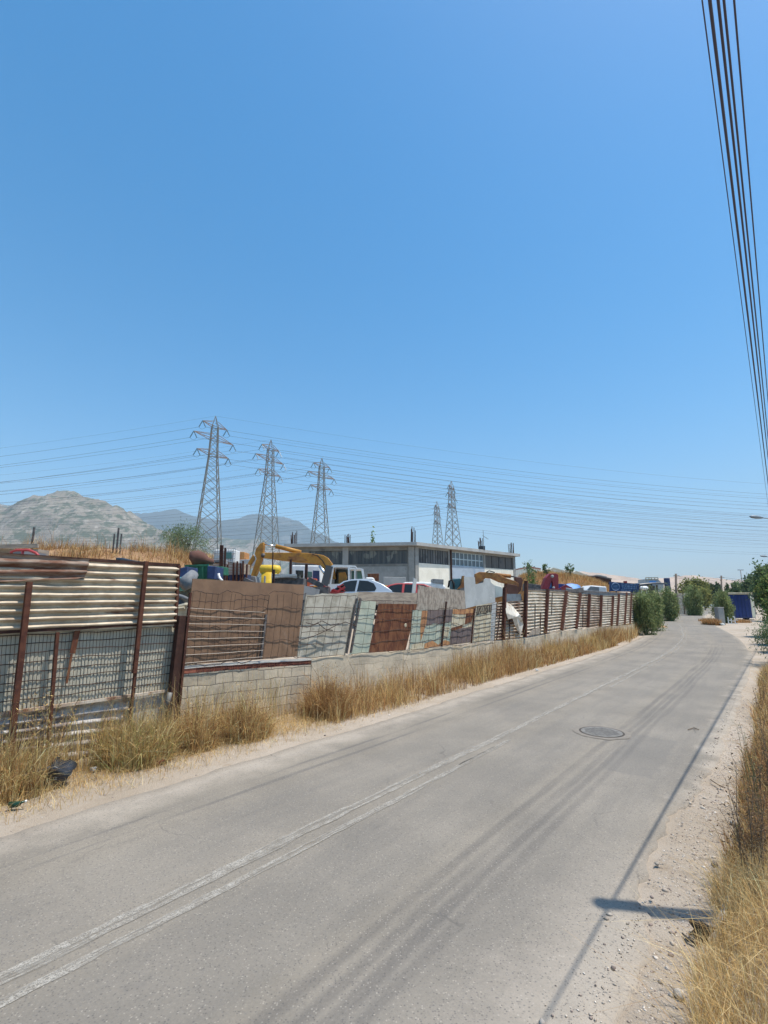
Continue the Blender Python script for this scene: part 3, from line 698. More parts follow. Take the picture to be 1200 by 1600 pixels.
# ---- left: tall patchwork fence of corrugated sheets, grey panels and rusty posts
lf = empty('sheet_metal_fence', FP(*W(120, 1185)[:1], 0), 'tall rusty corrugated sheet fence over grey panels with wire mesh, nearest on the left', 'fence')
LX = -340                                # the fence runs on out of the frame to the left
def ex(p, q, x=LX): return (x, p[1] + (q[1] - p[1]) * (x - p[0]) / (q[0] - p[0]))
C_UP = [ex((-40, 866), (279, 885)), (279, 885), (274, 978), ex((-40, 993), (274, 978))]
LN = lambda x: W(274, 975)[0] - W(x, 975)[0]
LR = LN(LX) / LN(-40)
sheet(C_UP, 0.0, 0.004, 110, 104, ridges=9.3, amp=0.042, warp=0.012, seed=1.0, ph=2.6, flat=0.955).build('corrugated_sheet', M['sheet_tan'], lf, True)
sheet([(-40, 862), (140, 874), (133, 903), (-40, 911)], 0.052, 0.004, 34, 40, ridges=2.6, amp=0.03, warp=0.03, edge=0.03, seed=2.0, ph=1.2).build('torn_sheet', M['sheet_rusty'], lf, True)
m_ = MB(); m_.bar(WP(*ex((-40, 990), (150, 979.5)), -.02), WP(150, 979.5, -.02), .05, .06, side=FM); m_.bar(WP(140, 980, .0), WP(276, 972.5, 0), .05, .05, side=FM)
m_.bar(WP(*ex((-40, 864), (280, 883.5)), -.05), WP(280, 883.5, -.05), .06, .06, side=FM); m_.build('rail', M['rust_dark'], lf)
m_ = MB(); m_.bar(WP(279, 884, -.01), WP(273.5, 981, -.01), .05, .07, side=FM); m_.build('edge_trim', M['rust_post'], lf)
sheet([ex((-40, 988), (274, 972)), (274, 972), (262, 1080), ex((-40, 1120), (262, 1080))], -0.12, 0.006, int(150 * LR), 10, ridges=46 * LR, amp=0.006, along=True, warp=0.01, seed=3.0).build('lower_panel', M['panel_grey'], lf, True)
wire_net([ex((-40, 996), (272, 980)), (272, 980), (262, 1078), ex((-40, 1118), (262, 1078))], -0.07, int(58 * LR), 8, 0.0045, 0.035, 4.0, hs=60).build('wire_mesh', M['wire'], lf, True)
m_ = MB(); m_.bar(WP(*ex((-40, 1121), (262, 1079)), -.05), WP(262, 1079, -.05), .05, .06, side=FM); m_.build('bottom_rail', M['sheet_pale_rust'], lf)
sheet([ex((-40, 1124), (208, 1088)), (208, 1088), (150, 1200), ex((-60, 1215), (150, 1200))], -0.10, 0.005, 40, 64, ridges=6.3, amp=0.036, warp=0.02, seed=5.0).build('base_sheet', M['sheet_dark'], lf, True)
sheet([(207, 1090), (266, 1079), (262, 1150), (200, 1168)], -0.11, 0.01, 8, 8, warp=0.01, seed=6.0).build('base_panel', M['concrete_pale'], lf, True)
fpost((46, 909), (19, 1146), 0.13, 0.085, 0.085).build('post', M['rust_post'], lf, bevel=.006)
fpost((-170, 895), (-215, 1180), 0.13, 0.085, 0.085).build('post', M['rust_post'], lf, bevel=.006)
fpost((228.5, 877), (210, 1052), 0.12, 0.075, 0.075, 0).build('post', M['rust_post'], lf, bevel=.006)
fpost((211, 1050), (205, 1110), 0.11, 0.045, 0.05).build('post', M['rust_post'], lf)
fpost((90, 988), (74, 1180), 0.03, 0.05, 0.05).build('post', M['rust_post'], lf)
m_ = MB()
for (x0, y0, x1, y1, w_) in ((121, 985, 113, 1021, .09), (112, 1022, 104, 1068, .035)):
    m_.bar(WP(x0, y0, -.045), WP(x1, y1, -.045), w_, .012, side=FM)
m_.build('rust_strip', M['rust_panel'], lf)
# rusty post beside the gap, its shadow put into the dark colour
dp = fpost((284, 962), (268, 1104), 0.05, 0.17, 0.14).build('steel_column', M['rust_dark'], None, bevel=.01)
tag(dp, 'rusted steel column, darkened with painted shade, between the tall sheet fence and the brown board', 'post')
th_ = fpost((297.5, 926), (283, 1072), 0.13, 0.045, 0.05).build('angle_post', M['rust_post'])
tag(th_, 'thin rusty angle iron post at the left end of the low wall', 'post')
pv = MB(); pv.tube([WP(266, 1082, .12), WP(260, 1106, .12)], .045, 10)
tag(pv.build('drain_pipe', M['galv'], None, True), 'short grey pipe stub at the foot of the dark steel column', 'pipe')

# ---- the low wall
WT = [(284, 1041.5), (340, 1037), (400, 1033.5), (480, 1029), (500, 1027), (560, 1021.5), (640, 1015.3), (700, 1010), (740, 1006), (820, 997), (880, 986.5), (930, 981), (985, 976), (1003, 972)]
def wall_top(a): return lerp_pts(WTA, a)
WTA = [W(px, py, 0.0) for px, py in WT]
a0, a1 = WTA[0][0], WTA[-1][0]
wl = empty('low_wall', FP((a0 + a1) / 2, 0), 'low concrete block wall under the patchwork panels along the road', 'wall')
def wall_mat(blocks):
    t = NT('concrete block wall' if blocks else 'rough rendered wall')
    tc = t.n('ShaderNodeUVMap'); v = t.coord('Object')
    c = t.mix(t.step(t.noise(v, 1.6, 8, 0.7), 0.35, 0.65), (0.60, 0.505, 0.375), (0.46, 0.39, 0.295))
    c = t.mix(t.step(t.noise(t.coord('Object', (1, 1, .5)), 2.6, 8, 0.75), 0.55, 0.72), c, (0.34, 0.305, 0.25))
    br = t.n('ShaderNodeTexBrick'); br.inputs['Scale'].default_value = 1.0
    br.inputs['Brick Width'].default_value = 0.42; br.inputs['Row Height'].default_value = 0.215
    br.inputs['Mortar Size'].default_value = 0.008 if blocks else 0.004; br.inputs['Mortar Smooth'].default_value = 0.3
    wv = t.n('ShaderNodeVectorMath'); wv.operation = 'ADD'
    nn = t.n('ShaderNodeTexNoise'); nn.inputs['Scale'].default_value = 2.2; t.l(v, nn.inputs['Vector'])
    sc = t.n('ShaderNodeVectorMath'); sc.operation = 'SCALE'; sc.inputs[3].default_value = 0.09 if blocks else 0.14
    t.l(nn.outputs['Color'], sc.inputs[0]); t.l(tc.outputs[0], wv.inputs[0]); t.l(sc.outputs[0], wv.inputs[1]); t.l(wv.outputs[0], br.inputs['Vector'])
    br.inputs['Color1'].default_value = (1, 1, 1, 1); br.inputs['Color2'].default_value = (0.72, 0.70, 0.68, 1)
    mx = t.n('ShaderNodeMix'); mx.data_type = 'RGBA'; mx.blend_type = 'MULTIPLY'; mx.inputs[0].default_value = 0.75 if blocks else 0.25
    t.l(c, mx.inputs[6]); t.l(br.outputs['Color'], mx.inputs[7]); c = mx.outputs[2]
    crk = t.step(t.noise(v, 1.4, 3, 0.5), 0.47, 0.56)
    c = t.mix(t.math('MULTIPLY', br.outputs['Fac'], 0.75 if blocks else t.math('MULTIPLY', crk, 0.7)), c, (0.14, 0.125, 0.11))
    h = t.math('SUBTRACT', t.math('MULTIPLY', t.noise(v, 16, 8, 0.75), 0.8), t.math('MULTIPLY', br.outputs['Fac'], 1.2 if blocks else t.math('MULTIPLY', crk, 1.0)))
    t.bump(h, 0.6, 0.03)
    return t.done(c, 0.95)
def wall_part(name, aa0, aa1, m, th=0.2, drop=0.0, ofs=0.06, mat_uv=True):
    n = max(2, int((aa1 - aa0) / 0.2)); vs_, fs, uvs = [], [], []
    nz = 8
    for i in range(n + 1):
        a = aa0 + (aa1 - aa0) * i / n; zt = wall_top(a) - drop + 0.012 * fbm(a * 1.7, 3)
        for j in range(nz + 1):
            z = -0.1 + (zt + 0.1) * j / nz
            vs_.append(FP(a, z, ofs + 0.018 * fbm(a * 1.1, z * 2.1, 6))); uvs.append((a, z - zt))
        vs_.append(FP(a, zt + .004 * fbm(a * 4, 1), ofs - th)); uvs.append((a, th))
        vs_.append(FP(a, -0.1, ofs - th)); uvs.append((a, th + 1))
    k = nz + 3
    for i in range(n):
        for j in range(k - 1): fs.append((i * k + j, (i + 1) * k + j, (i + 1) * k + j + 1, i * k + j + 1))
    fs.append(tuple(range(k))); fs.append(tuple(range(n * k + k - 1, n * k - 1, -1)))
    me = bpy.data.meshes.new(name); off = root_loc(wl)
    me.from_pydata([tuple(p - off) for p in vs_], [], fs); me.update()
    ul = me.uv_layers.new(name='UVMap'); vi = np.zeros(len(me.loops), dtype=np.int32); me.loops.foreach_get('vertex_index', vi)
    ul.data.foreach_set('uv', np.asarray(uvs, dtype=np.float32)[vi].ravel())
    return link(name, me, m, wl)
aB = W(484, 1029)[0]
wall_part('block_section', a0, aB, wall_mat(True), drop=0.145)
wall_part('rendered_section', aB, a1, wall_mat(False), ofs=0.075)
# hollow brick course on the block section, under a mortar cap
mb = MB(); mh = MB(); mc = MB(); a = W(306, 1040)[0]
while a < aB - 0.05:
    zt = wall_top(a + .1) - 0.04; w_ = min(0.19, aB - a - 0.02)
    mb.prism([FP(a, zt - .105, .055), FP(a + w_, zt - .105, .055), FP(a + w_, zt, .055), FP(a, zt, .055)], -FM * .16)
    nh = max(1, int(w_ / .047))
    for i in range(nh):
        for j in range(2):
            x = a + .007 + i * (w_ - .014) / nh; z = zt - .098 + j * .049
            mh.prism([FP(x + .004, z, .058), FP(x + w_ / nh - .008, z, .058), FP(x + w_ / nh - .008, z + .038, .058), FP(x + .004, z + .038, .058)], -FM * .01)
    a += w_ + .012
bc = mb.build('brick_course', M['terracotta'], wl); mh.build('painted_hollows', M['dark_hole'], bc)  # hollows are dark plates on the brick face, their shade painted in
n = 40; A, B, Cc, D_ = [], [], [], []
for i in range(n + 1):
    a = a0 + (aB - a0) * i / n; z = wall_top(a) + .012 * fbm(a * 2, 5)
    A.append(FP(a, z - .04, .07)); B.append(FP(a, z + .006, .062)); Cc.append(FP(a, z, -.1)); D_.append(FP(a, z - .05, -.1))
mc.grid([A, B, Cc, D_]); mc.build('mortar_cap', M['concrete_pale'], wl)
mb = MB(); mb.prism([FP(a0, wall_top(a0) - .15, .056), FP(a0 + .3, wall_top(a0) - .15, .056), FP(a0 + .3, wall_top(a0) - .04, .056), FP(a0, wall_top(a0) - .04, .056)], -FM * .15)
mb.build('corner_brick', M['terracotta'], wl)

# ---- the patchwork of boards standing on the wall
def panel(name, c4, o, m, label, cat='panel', th=0.02, nu=10, nv=10, warp=0.012, edge=0.012, seed=0.0, **kw):
    q = fence_quad(c4, o)
    return tag(sheet(c4, o, th, nu, nv, warp=warp, edge=edge, seed=seed, **kw).build(name, m, None, kw.get('ridges', 0) > 0), label, cat)
panel('board', [(301.5, 904), (476, 914), (464, 1026), (286, 1039)], -0.02, M['brown_panel'], 'large brown painted board on the left end of the low wall', seed=1)
panel('board', [(478, 929), (560, 926), (539, 1024), (463.5, 1028)], -0.03, M['cement_board'], 'pale cement coloured board right of the large brown board', nu=20, nv=16, edge=0.05, seed=2)
panel('board', [(474, 914), (500, 921), (497, 936), (472, 938)], -0.10, M['grey_sheet'], 'dark scrap board peeping out behind the corner of the brown board', edge=0.05, seed=3)
m_ = MB(); m_.bar(WP(557.5, 935, .05), WP(541.5, 1021, .05), .05, .05, side=FM); m_.bar(WP(563.5, 935, .03), WP(548, 1020, .03), .07, .04, side=FM)
tag(m_.build('steel_channel', M['dark_bar'], None, bevel=.005), 'dark steel channel leaning between the cement board and the pale green sheet', 'channel')
panel('board', [(559, 924.5), (652, 926.5), (650, 946), (560, 944)], -0.07, M['plank'], 'horizontal grey brown plank over the pale green and rusty sheets', nu=24, nv=6, seed=4)
pg = panel('door_sheet', [(560, 938), (588, 940), (576, 1020), (547, 1022)], -0.02, M['pale_green'], 'narrow pale green painted sheet left of the rusty steel plate', seed=5)
panel('steel_plate', [(592, 943), (652, 944), (633.5, 1017), (577, 1020)], 0.0, M['rust_panel'], 'flat dark red rusted steel plate with a hole', seed=6)
m_ = MB(); p_ = WP(634, 977, .006)
m_.tube([p_ - FM * .004, p_ + FM * .004], [.07, .05], 9)
tag(m_.build('paint_patch', M['cream_p'], None), 'small pale patch stuck on the rusty steel plate', 'patch')
panel('board', [(654, 915), (726, 923), (728, 952), (649.5, 955)], -0.08, M['chipboard'], 'grey weathered chip board above the coloured doors', nu=24, edge=0.03, seed=7)
m_ = MB(); m_.bar(WP(648.5, 904, -.16), WP(643.5, 950, -.16), .19, .025, side=FM)
tag(m_.build('board_strip', M['zinc'], None), 'upright pale board end sticking up behind the planks', 'board')
# coloured doors
def painted(name, c4, o, base, patches, label, th=0.03, seed=0):
    q = fence_quad(c4, o); t = empty(name, FP(q[3][0], q[3][1], o), label, 'panel')
    sheet(c4, o, th, 8, 8, warp=.008, seed=seed).build('panel_sheet', M[base], t)
    mb = {}
    def pt(u, v, dz):
        px, py = bil(c4, u, v); a, z = W(px, py, o); return FP(a, z, o + .008 * fbm(a * .8, z * .8, seed) + dz)
    lay = 0
    for mname, poly in patches:
        lay += 1; b = MB()
        pts = []
        for (u0, v0), (u1, v1) in zip(poly, poly[1:] + poly[:1]):
            for k in range(5):
                f = k / 5; pts.append(pt(u0 + (u1 - u0) * f, v0 + (v1 - v0) * f, .004 + .003 * lay))
        b.prism(pts, -FM * .003); b.build('painted_patch', M[mname], t)
    return t
painted('painted_door', [(645, 953), (668, 953), (662, 1013), (640, 1016)], 0.01, 'pale_green',
        [('orange_p', [(.62, .02), (1, .02), (1, .35), (.72, .82), (.6, .4)]), ('cream_p', [(.1, .86), (1, .84), (1, .99), (.1, .99)])],
        'faded pale green door panel with an orange wedge, left of the coloured doors', seed=8)
painted('painted_door', [(668.5, 953), (707, 952), (702, 1008), (662.5, 1013)], 0.012, 'pale_green',
        [('purple', [(0, 0), (1, 0), (1, .34), (.6, .40), (.3, .36), (0, .42)]), ('orange_p', [(0, .88), (.3, .82), (.55, .95), (.8, .84), (1, .9), (1, 1), (0, 1)]), ('cream_p', [(.62, .45), (.95, .5), (.9, .75), (.66, .8)])],
        'coloured door panel with a dark purple top and orange bottom', seed=9)
painted('painted_door', [(707.5, 952), (742, 951), (737, 1004), (702.5, 1008)], 0.014, 'cream_p',
        [('orange_p', [(0, .0), (.95, .0), (.95, .12), (.5, .16), (0, .13)]), ('rust_panel', [(.62, .13), (.95, .12), (.9, .4), (.6, .45)]),
         ('purple', [(0, .62), (.4, .56), (.95, .52), (.95, .98), (0, 1)]), ('rust_panel', [(0, .52), (.5, .46), (.5, .54), (0, .61)])],
        'coloured door panel with an orange top edge and dark purple bottom', seed=10)
fpost((741.5, 951), (736.5, 1005), .05, .05, .04, 0).build('door_edge', M['rust_post'])
tag(bpy.data.objects['door_edge'], 'rusty upright edge strip between the coloured doors and the lettered panel', 'post')
fpost((697.5, 940), (690, 1010), .08, .05, .05, 0).build('thin_post', M['rust_dark'])
tag(bpy.data.objects['thin_post'], 'thin dark post standing in front of the purple topped door panel', 'post')
lp_ = painted('lettered_panel', [(745, 946), (768.5, 943), (766, 1001), (738.5, 1005)], 0.0, 'cream_p',
        [('black_p', [(0.02, .02), (1, .02), (1, .24), (.8, .22), (.6, .26), (.35, .23), (.02, .27)])], 'cream panel with tall cream letters on a black band along its top', seed=11)
def strokes(c4, o, chars, u0, u1, v0, v1, w, m, parent, name='letter'):
    n = len(chars)
    for i, ch in enumerate(chars):
        b = MB(); cu0 = u0 + (u1 - u0) * i / n; cu1 = u0 + (u1 - u0) * (i + .72) / n
        for poly in ch:
            pp = []
            for (x, y) in poly:
                px, py = bil(c4, cu0 + (cu1 - cu0) * x, v0 + (v1 - v0) * y); pp.append(WP(px, py, o))
            for p, q in zip(pp, pp[1:]): b.bar(p, q, w, .004, side=FM)
        b.build(name, m, parent)
GL = {'2': [[(0, .2), (.3, 0), (.8, .05), (1, .3), (.1, 1), (1, 1)]], '0': [[(.1, .1), (.5, 0), (.9, .1), (1, .5), (.9, .9), (.5, 1), (.1, .9), (0, .5), (.1, .1)]],
      'U': [[(0, 0), (.05, .8), (.5, 1), (.95, .8), (1, 0)]], '1': [[(.2, .2), (.55, 0), (.55, 1)]], 'Z': [[(0, 0), (1, 0), (0, 1), (1, 1)]], 'H': [[(0, 0), (0, 1)], [(1, 0), (1, 1)], [(0, .5), (1, .5)]], 'I': [[(.5, 0), (.5, 1)]]}
strokes([(745, 946), (768.5, 943), (766, 1001), (738.5, 1005)], .022, [GL[c] for c in 'I2OU21I'.replace('O', '0')], .07, 1.0, .05, .22, .022, M['cream_p'], lp_)
panel('side_sheet', [(768.5, 943), (776, 941), (773, 1001), (766, 1002)], -0.03, M['zinc'], 'narrow grey upright sheet right of the lettered panel', seed=12)
# big notched zinc sheet
zn = [(725, 901), (742, 902), (743, 913), (756, 910), (758, 904), (766, 904), (767, 910), (773, 915), (774, 941), (742, 947), (727, 951)]
m_ = MB(); m_.prism([WP(x, y, -.09) for x, y in zn], -FM * .008)
tag(m_.build('zinc_sheet', M['zinc'], None), 'smooth grey zinc sheet with notches cut in its top edge', 'sheet')

# ---- wire mesh in front of the boards (one net, hung in lengths)
net = empty('wire_net', FP(W(460, 1030)[0], wall_top(W(460, 1030)[0]), .1), 'sagging rusty reinforcing mesh hung in front of the boards', 'wire mesh')
wire_net([(300, 925), (420, 931), (411, 1030), (288, 1038)], .10, 13, 8, .0044, .15, 20.0, jitter=.3, hs=40).build('mesh_length', M['wire'], net)
wire_net([(292, 950), (414, 957), (410, 1026), (288, 1036)], .125, 1, 7, .0030, .01, 21.0, vert=False).build('pale_strands', M['wire_pale'], net)
wire_net([(420, 930), (478, 926), (466, 1026), (410, 1030)], .10, 5, 4, .0042, .12, 22.0, jitter=.15).build('mesh_length', M['wire'], net)
wire_net([(480, 932), (556, 930), (538, 1023), (464, 1027)], .10, 6, 5, .0042, .05, 23.0, jitter=.1).build('mesh_length', M['wire'], net)
wire_net([(560, 938), (652, 940), (640, 1014), (548, 1020)], .10, 7, 5, .0040, .09, 24.0, jitter=.15).build('mesh_length', M['wire'], net)
wire_net([(644, 953), (742, 951), (736, 1004), (638, 1014)], .10, 11, 5, .0050, .11, 25.0, jitter=.15, hs=40).build('mesh_length', M['wire'], net)
wire_net([(742, 950), (776, 944), (772, 1000), (738, 1004)], .10, 4, 8, .0050, .07, 26.0, jitter=.1).build('mesh_length', M['wire'], net)
# twisted strands
m_ = MB()
for (pts) in ([(470, 1000), (490, 994), (510, 985), (525, 977), (540, 972), (556, 978)], [(466, 978), (480, 980), (497, 974), (508, 983), (520, 985)], [(478, 973), (490, 976), (503, 970), (516, 977), (530, 974)]):
    m_.tube([WP(x, y, .13) for x, y in pts], .011, 5)
m_.build('twisted_strand', M['wire'], net)
fpost((415.5, 960), (407, 1030), .09, .05, .05, 0).build('stake', M['dark_bar'])
tag(bpy.data.objects['stake'], 'thin grey stake in front of the right half of the brown board', 'post')

# ---- right: corrugated white sheets between rusty posts
rf = empty('corrugated_fence', FP(W(900, 985)[0], wall_top(W(900, 985)[0])), 'long rust streaked white corrugated fence between red brown posts on the low wall', 'fence')
sheet([(776, 941), (822, 938), (820, 996), (772, 1001)], -.02, .004, 16, 90, ridges=12.5, amp=.056, warp=.02, seed=30.0).build('corrugated_sheet', M['sheet_pale_rust'], rf, True)
sheet([(822, 922), (889, 925.5), (881, 985), (819, 995.5)], -.02, .004, 24, 110, ridges=14.5, amp=.06, warp=.02, seed=31.0).build('corrugated_sheet', M['sheet_white'], rf, True)
sheet([(888, 926), (911, 929), (904, 981), (880, 985.5)], .0, .004, 16, 100, ridges=13, amp=.06, warp=.03, seed=32.0).build('corrugated_sheet', M['sheet_white'], rf, True)
sheet([(910, 928), (942, 931), (938, 978.5), (903, 982)], -.03, .004, 20, 100, ridges=13, amp=.06, warp=.05, seed=33.0).build('corrugated_sheet', M['sheet_pale_rust'], rf, True)
sheet([(941, 931), (1003, 929), (999, 972), (937, 979)], .0, .004, 34, 100, ridges=13, amp=.06, warp=.03, seed=34.0).build('corrugated_sheet', M['sheet_white'], rf, True)
for (x0, y0, x1, y1, w_) in ((788.7, 918, 786.2, 1000, .14), (822.3, 908, 820, 995.5, .15), (856, 920.5, 852, 990, .15), (885, 924, 877.5, 984.5, .15), (906.5, 927.5, 900, 981.5, .17),
                             (921.3, 928.5, 918.6, 980, .15), (940, 930.5, 938, 978.5, .14), (957.8, 931.5, 955.2, 977.6, .16), (967.2, 928.5, 964.2, 976.8, .14), (979.3, 926, 976, 975, .12), (986.5, 928, 984.5, 974.5, .10)):
    fpost((x0, y0), (x1, y1), .09, w_, w_, 0).build('post', M['rust_post'], rf)
for (x0, y0, x1, y1) in ((836.2, 944, 835.8, 993), (863, 926, 862, 961), (845, 957, 844, 991), (783, 946, 776, 1000), (911, 945, 910.5, 980), (950, 936, 949.6, 954), (797, 950, 796, 999)):
    fpost((x0, y0), (x1, y1), .06, .045, .03, 0).build('iron_bar', M['rust_dark'], rf)
m_ = MB(); m_.bar(WP(820, 921, -.08), WP(1000, 928, -.08), .1, .06, side=FM); m_.bar(WP(890, 926, -.1), WP(912, 922, -.1), .35, .01, side=FM)
m_.build('top_rail', M['dark_bar'], rf)
m_ = MB(); m_.prism([WP(x, y, -.12) for x, y in ((789, 928), (814, 928), (817, 958), (815, 966), (797, 945), (790, 942))], -FM * .006)
tag(m_.build('slate_sheet', M['slate_sheet'], None), 'slate blue sheet behind the torn white sheet', 'sheet')
# torn curling sheet
tp = [(789, 940), (798, 944), (805, 952), (812, 960), (816, 967), (818, 976), (813, 993), (805, 978), (800, 964), (794, 968), (791, 958)]
vs_ = [WP(x, y, .10 + .10 * fbm(x * .11, y * .11) + (.12 if 955 < y < 970 else 0)) for x, y in tp]
cx_ = sum((p for p in vs_), Vector()) / len(vs_) + FM * .10
m_ = MB(); n = len(vs_)
m_.add(vs_ + [cx_] + [p - FM * .008 for p in vs_] + [cx_ - FM * .008],
       [(i, (i + 1) % n, n) for i in range(n)] + [(n + 1 + (i + 1) % n, n + 1 + i, 2 * n + 1) for i in range(n)] + [(i, n + 1 + i, n + 1 + (i + 1) % n, (i + 1) % n) for i in range(n)])
tag(m_.build('torn_sheet', M['torn'], None), 'torn curling white sheet hanging between two rusty posts', 'sheet')
tp = [(825, 994), (829, 987), (834, 983), (840, 980), (846, 983), (843, 990)]
m_ = MB(); m_.prism([WP(x, y, .07) for x, y in tp], -FM * .02)
tag(m_.build('board_scrap', M['plank'], None), 'broken pale board scrap lying against the white corrugated fence', 'board')
# ================================================================== THE YARD
def yz(x, y):
    p = Vector((x, y, 0)) - FA; return yard_z(p.dot(FE), -p.dot(FM))
def pxm(Y): return FPX / (Y * 1.0)       # pixels per metre at distance Y, roughly
class B2:                                # a frontal box helper: pixels at a distance
    def __init__(s, Y): s.Y = Y
    def __call__(s, px, py, dy=0.0): p = P(px, py, s.Y); p.y += dy; return p

# ---- workshop building
ZR = P(648, 848, 45).z; C0 = P(648, 848, 45); Zb = 1.9
CL = G(453, 850.5, ZR); CR = G(804, 865.5, ZR)
bd = empty('workshop_building', (C0.x, C0.y + 5, Zb), 'flat roofed grey and white two storey workshop with bare rebar on its roof', 'building')
class Facade:
    def __init__(s, A, B): s.A = Vector((A.x, A.y, 0)); s.d = Vector((B.x - A.x, B.y - A.y, 0)); s.L = s.d.length; s.d.normalize(); s.n = Vector((s.d.y, -s.d.x, 0))
    def p(s, a, z, o=0): q = s.A + s.d * a + s.n * o; return Vector((q.x, q.y, z))
    def pix(s, px, py, o=0):
        r = ray(px, py); b = s.A + s.n * o; t = b.dot(s.n) / r.dot(s.n); q = r * t
        return (q - b).dot(s.d), EYE + q.z
    def slab(s, mb, a0, a1, z0, z1, o0, o1, mi=0):
        mb.prism([s.p(a0, z0, o1), s.p(a1, z0, o1), s.p(a1, z1, o1), s.p(a0, z1, o1)], -s.n * (o1 - o0), mi)
FL = Facade(CL, C0); FR = Facade(C0, CR)
if FL.n.y > 0: FL.n = -FL.n
if FR.n.y > 0: FR.n = -FR.n
zs = ZR - .35                            # underside of the roof slab
back = (CL + (CR - C0)); 
mb = MB(); ov = .45
rp = [FL.p(-ov, ZR, ov), FL.p(FL.L, ZR, ov) + FR.n * ov * .6, FR.p(FR.L + ov, ZR, ov), FR.p(FR.L + ov, ZR, -14), Vector((CL.x - ov, CL.y + 12, ZR))]
mb.prism([Vector((p.x, p.y, ZR)) for p in rp], Vector((0, 0, -.30)))
mb.build('roof_slab', M['concrete_pale'], bd)
WL = [(483, 535, 860.5, 880.5), (544, 636.5, 860, 881)]
wz = lambda F_, x, y: F_.pix(x, y)[1]
hl = wz(FL, 590, 860); sl_z = wz(FL, 590, 881); hr = wz(FR, 700, 861.5); sr = wz(FR, 675, 881)
grey = MB(); FL.slab(grey, 0, FL.L, Zb - .5, sl_z, -.3, 0); FL.slab(grey, 0, FL.L, hl, zs + .05, -.3, .04)
xs = []
for (x0, x1, _, _) in WL: xs.append((FL.pix(x0, 870)[0], FL.pix(x1, 870)[0]))
cur = 0
for (p0, p1) in xs + [(FL.L - .62, FL.L - .62)]:
    if p0 > cur: FL.slab(grey, cur, p0, sl_z, hl, -.3, .0)
    cur = p1
grey.build('wall', M['grey_wall'], bd)
cb = MB()
for x in (FL.L - .6, (xs[0][1] + xs[1][0]) / 2 - .25, 0): cb = MB(); FL.slab(cb, x, x + .55, Zb - .5, zs, -.2, .09); cb.build('column', M['concrete'], bd)
for x, x1 in ((0, .45), (FR.L - .4, FR.L)): cb = MB(); FR.slab(cb, x, x1, Zb - .5, zs, -.2, .06); cb.build('column', M['concrete'], bd)
WR = [(649.5, 700.5), (706, 755.5), (758, 801)]
xr = [(FR.pix(a, 870)[0], FR.pix(b, 875)[0]) for a, b in WR]
wh = MB(); FR.slab(wh, .45, xr[1][0] - .15, Zb - .5, sr, -.3, .0); wh.build('wall', M['plaster'], bd); wh = MB(); FR.slab(wh, xr[2][0] - .2, FR.L - .4, Zb - .5, sr, -.3, .0)
wh.build('wall', M['plaster'], bd)
g2 = MB(); FR.slab(g2, .45, FR.L - .4, hr, zs + .05, -.3, .02)
for (p0, p1) in zip([xr[0][1], xr[1][1]], [xr[1][0], xr[2][0]]): FR.slab(g2, p0, p1, sr, hr, -.3, .03)
FR.slab(g2, .45, xr[0][0], sr, hr, -.3, -.01)
g2.build('lintel', M['concrete'], bd)
bp = MB(); doorz = FR.pix(730, 905)[1]
FR.slab(bp, xr[1][0] - .15, xr[2][0] - .2, doorz, sr, -.3, .015); bp.build('blue_panel', M['blue_grey'], bd)
dk = MB(); FR.slab(dk, xr[1][0] - .15, xr[2][0] - .2, Zb - .5, doorz, -.35, -.25); dk.build('garage_opening', M['dark_frame'], bd)  # dark slab fills the garage opening, inner shade put into its colour
pp = MB(); pp.tube([FR.p(xr[1][0] - .25, Zb, .1), FR.p(xr[1][0] - .25, zs, .1)], .09, 8); pp.build('downpipe', M['rust_dark'], bd)
def stripe_glass(name, a, b, c_):
    t = NT(name); v = t.coord('Object')
    mp = t.noise(t.coord('Object', (4.0, 4.0, 0.15)), 1.0, 3, 0.6)
    c = t.mix(t.step(mp, 0.42, 0.60), a, b)
    c = t.mix(t.step(t.noise(t.coord('Object', (1.1, 1.1, .9)), 1.0, 2, .4), .58, .62), c, c_)
    return t.done(c, 0.35)
M['pane_l'] = stripe_glass('ribbed dark glazing', (0.06, 0.065, 0.07), (0.105, 0.105, 0.10), (0.17, 0.17, 0.15))
M['pane_r'] = stripe_glass('ribbed grey glazing', (0.10, 0.10, 0.10), (0.17, 0.165, 0.155), (0.075, 0.075, 0.075))
M['pane_c'] = NT('clear window pane').done((0.12, 0.15, 0.17), 0.1)
M['pane_b'] = stripe_glass('brown shutter glazing', (0.085, 0.075, 0.068), (0.11, 0.095, 0.085), (0.05, 0.045, 0.045))
def window(F_, a0_, a1_, z0, z1, nx, nz, frame, pane, fw=.05):
    f = MB()
    for i in range(nx + 1):
        a = a0_ + (a1_ - a0_) * i / nx; F_.slab(f, a - fw / 2, a + fw / 2, z0, z1, -.16, -.06)
    for j in range(nz + 1):
        z = z0 + (z1 - z0) * j / nz; F_.slab(f, a0_, a1_, z - fw / 2, z + fw / 2, -.155, -.065)
    w_ = f.build('window', M[frame], bd)
    g = MB(); F_.slab(g, a0_, a1_, z0, z1, -.14, -.115); g.build('pane', M[pane], w_)
for (p0, p1) in xs: window(FL, p0, p1, sl_z, hl, 14 if p1 - p0 > 4 else 9, 1, 'dark_frame', 'pane_l', .035)
window(FR, *xr[0], sr, hr, 13, 1, 'dark_frame', 'pane_r', .035)
window(FR, *xr[1], sr, hr, 8, 2, 'win_frame', 'pane_c', .09)
window(FR, *xr[2], sr, hr, 4, 1, 'dark_frame', 'pane_b', .05)
lw = MB(); a_ = FL.pix(600, 900)[0]; FL.slab(lw, a_ - 3.2, a_ + 2.2, Zb, sl_z - .25, .005, .02); lw.build('old_shutter', M['concrete'], bd)
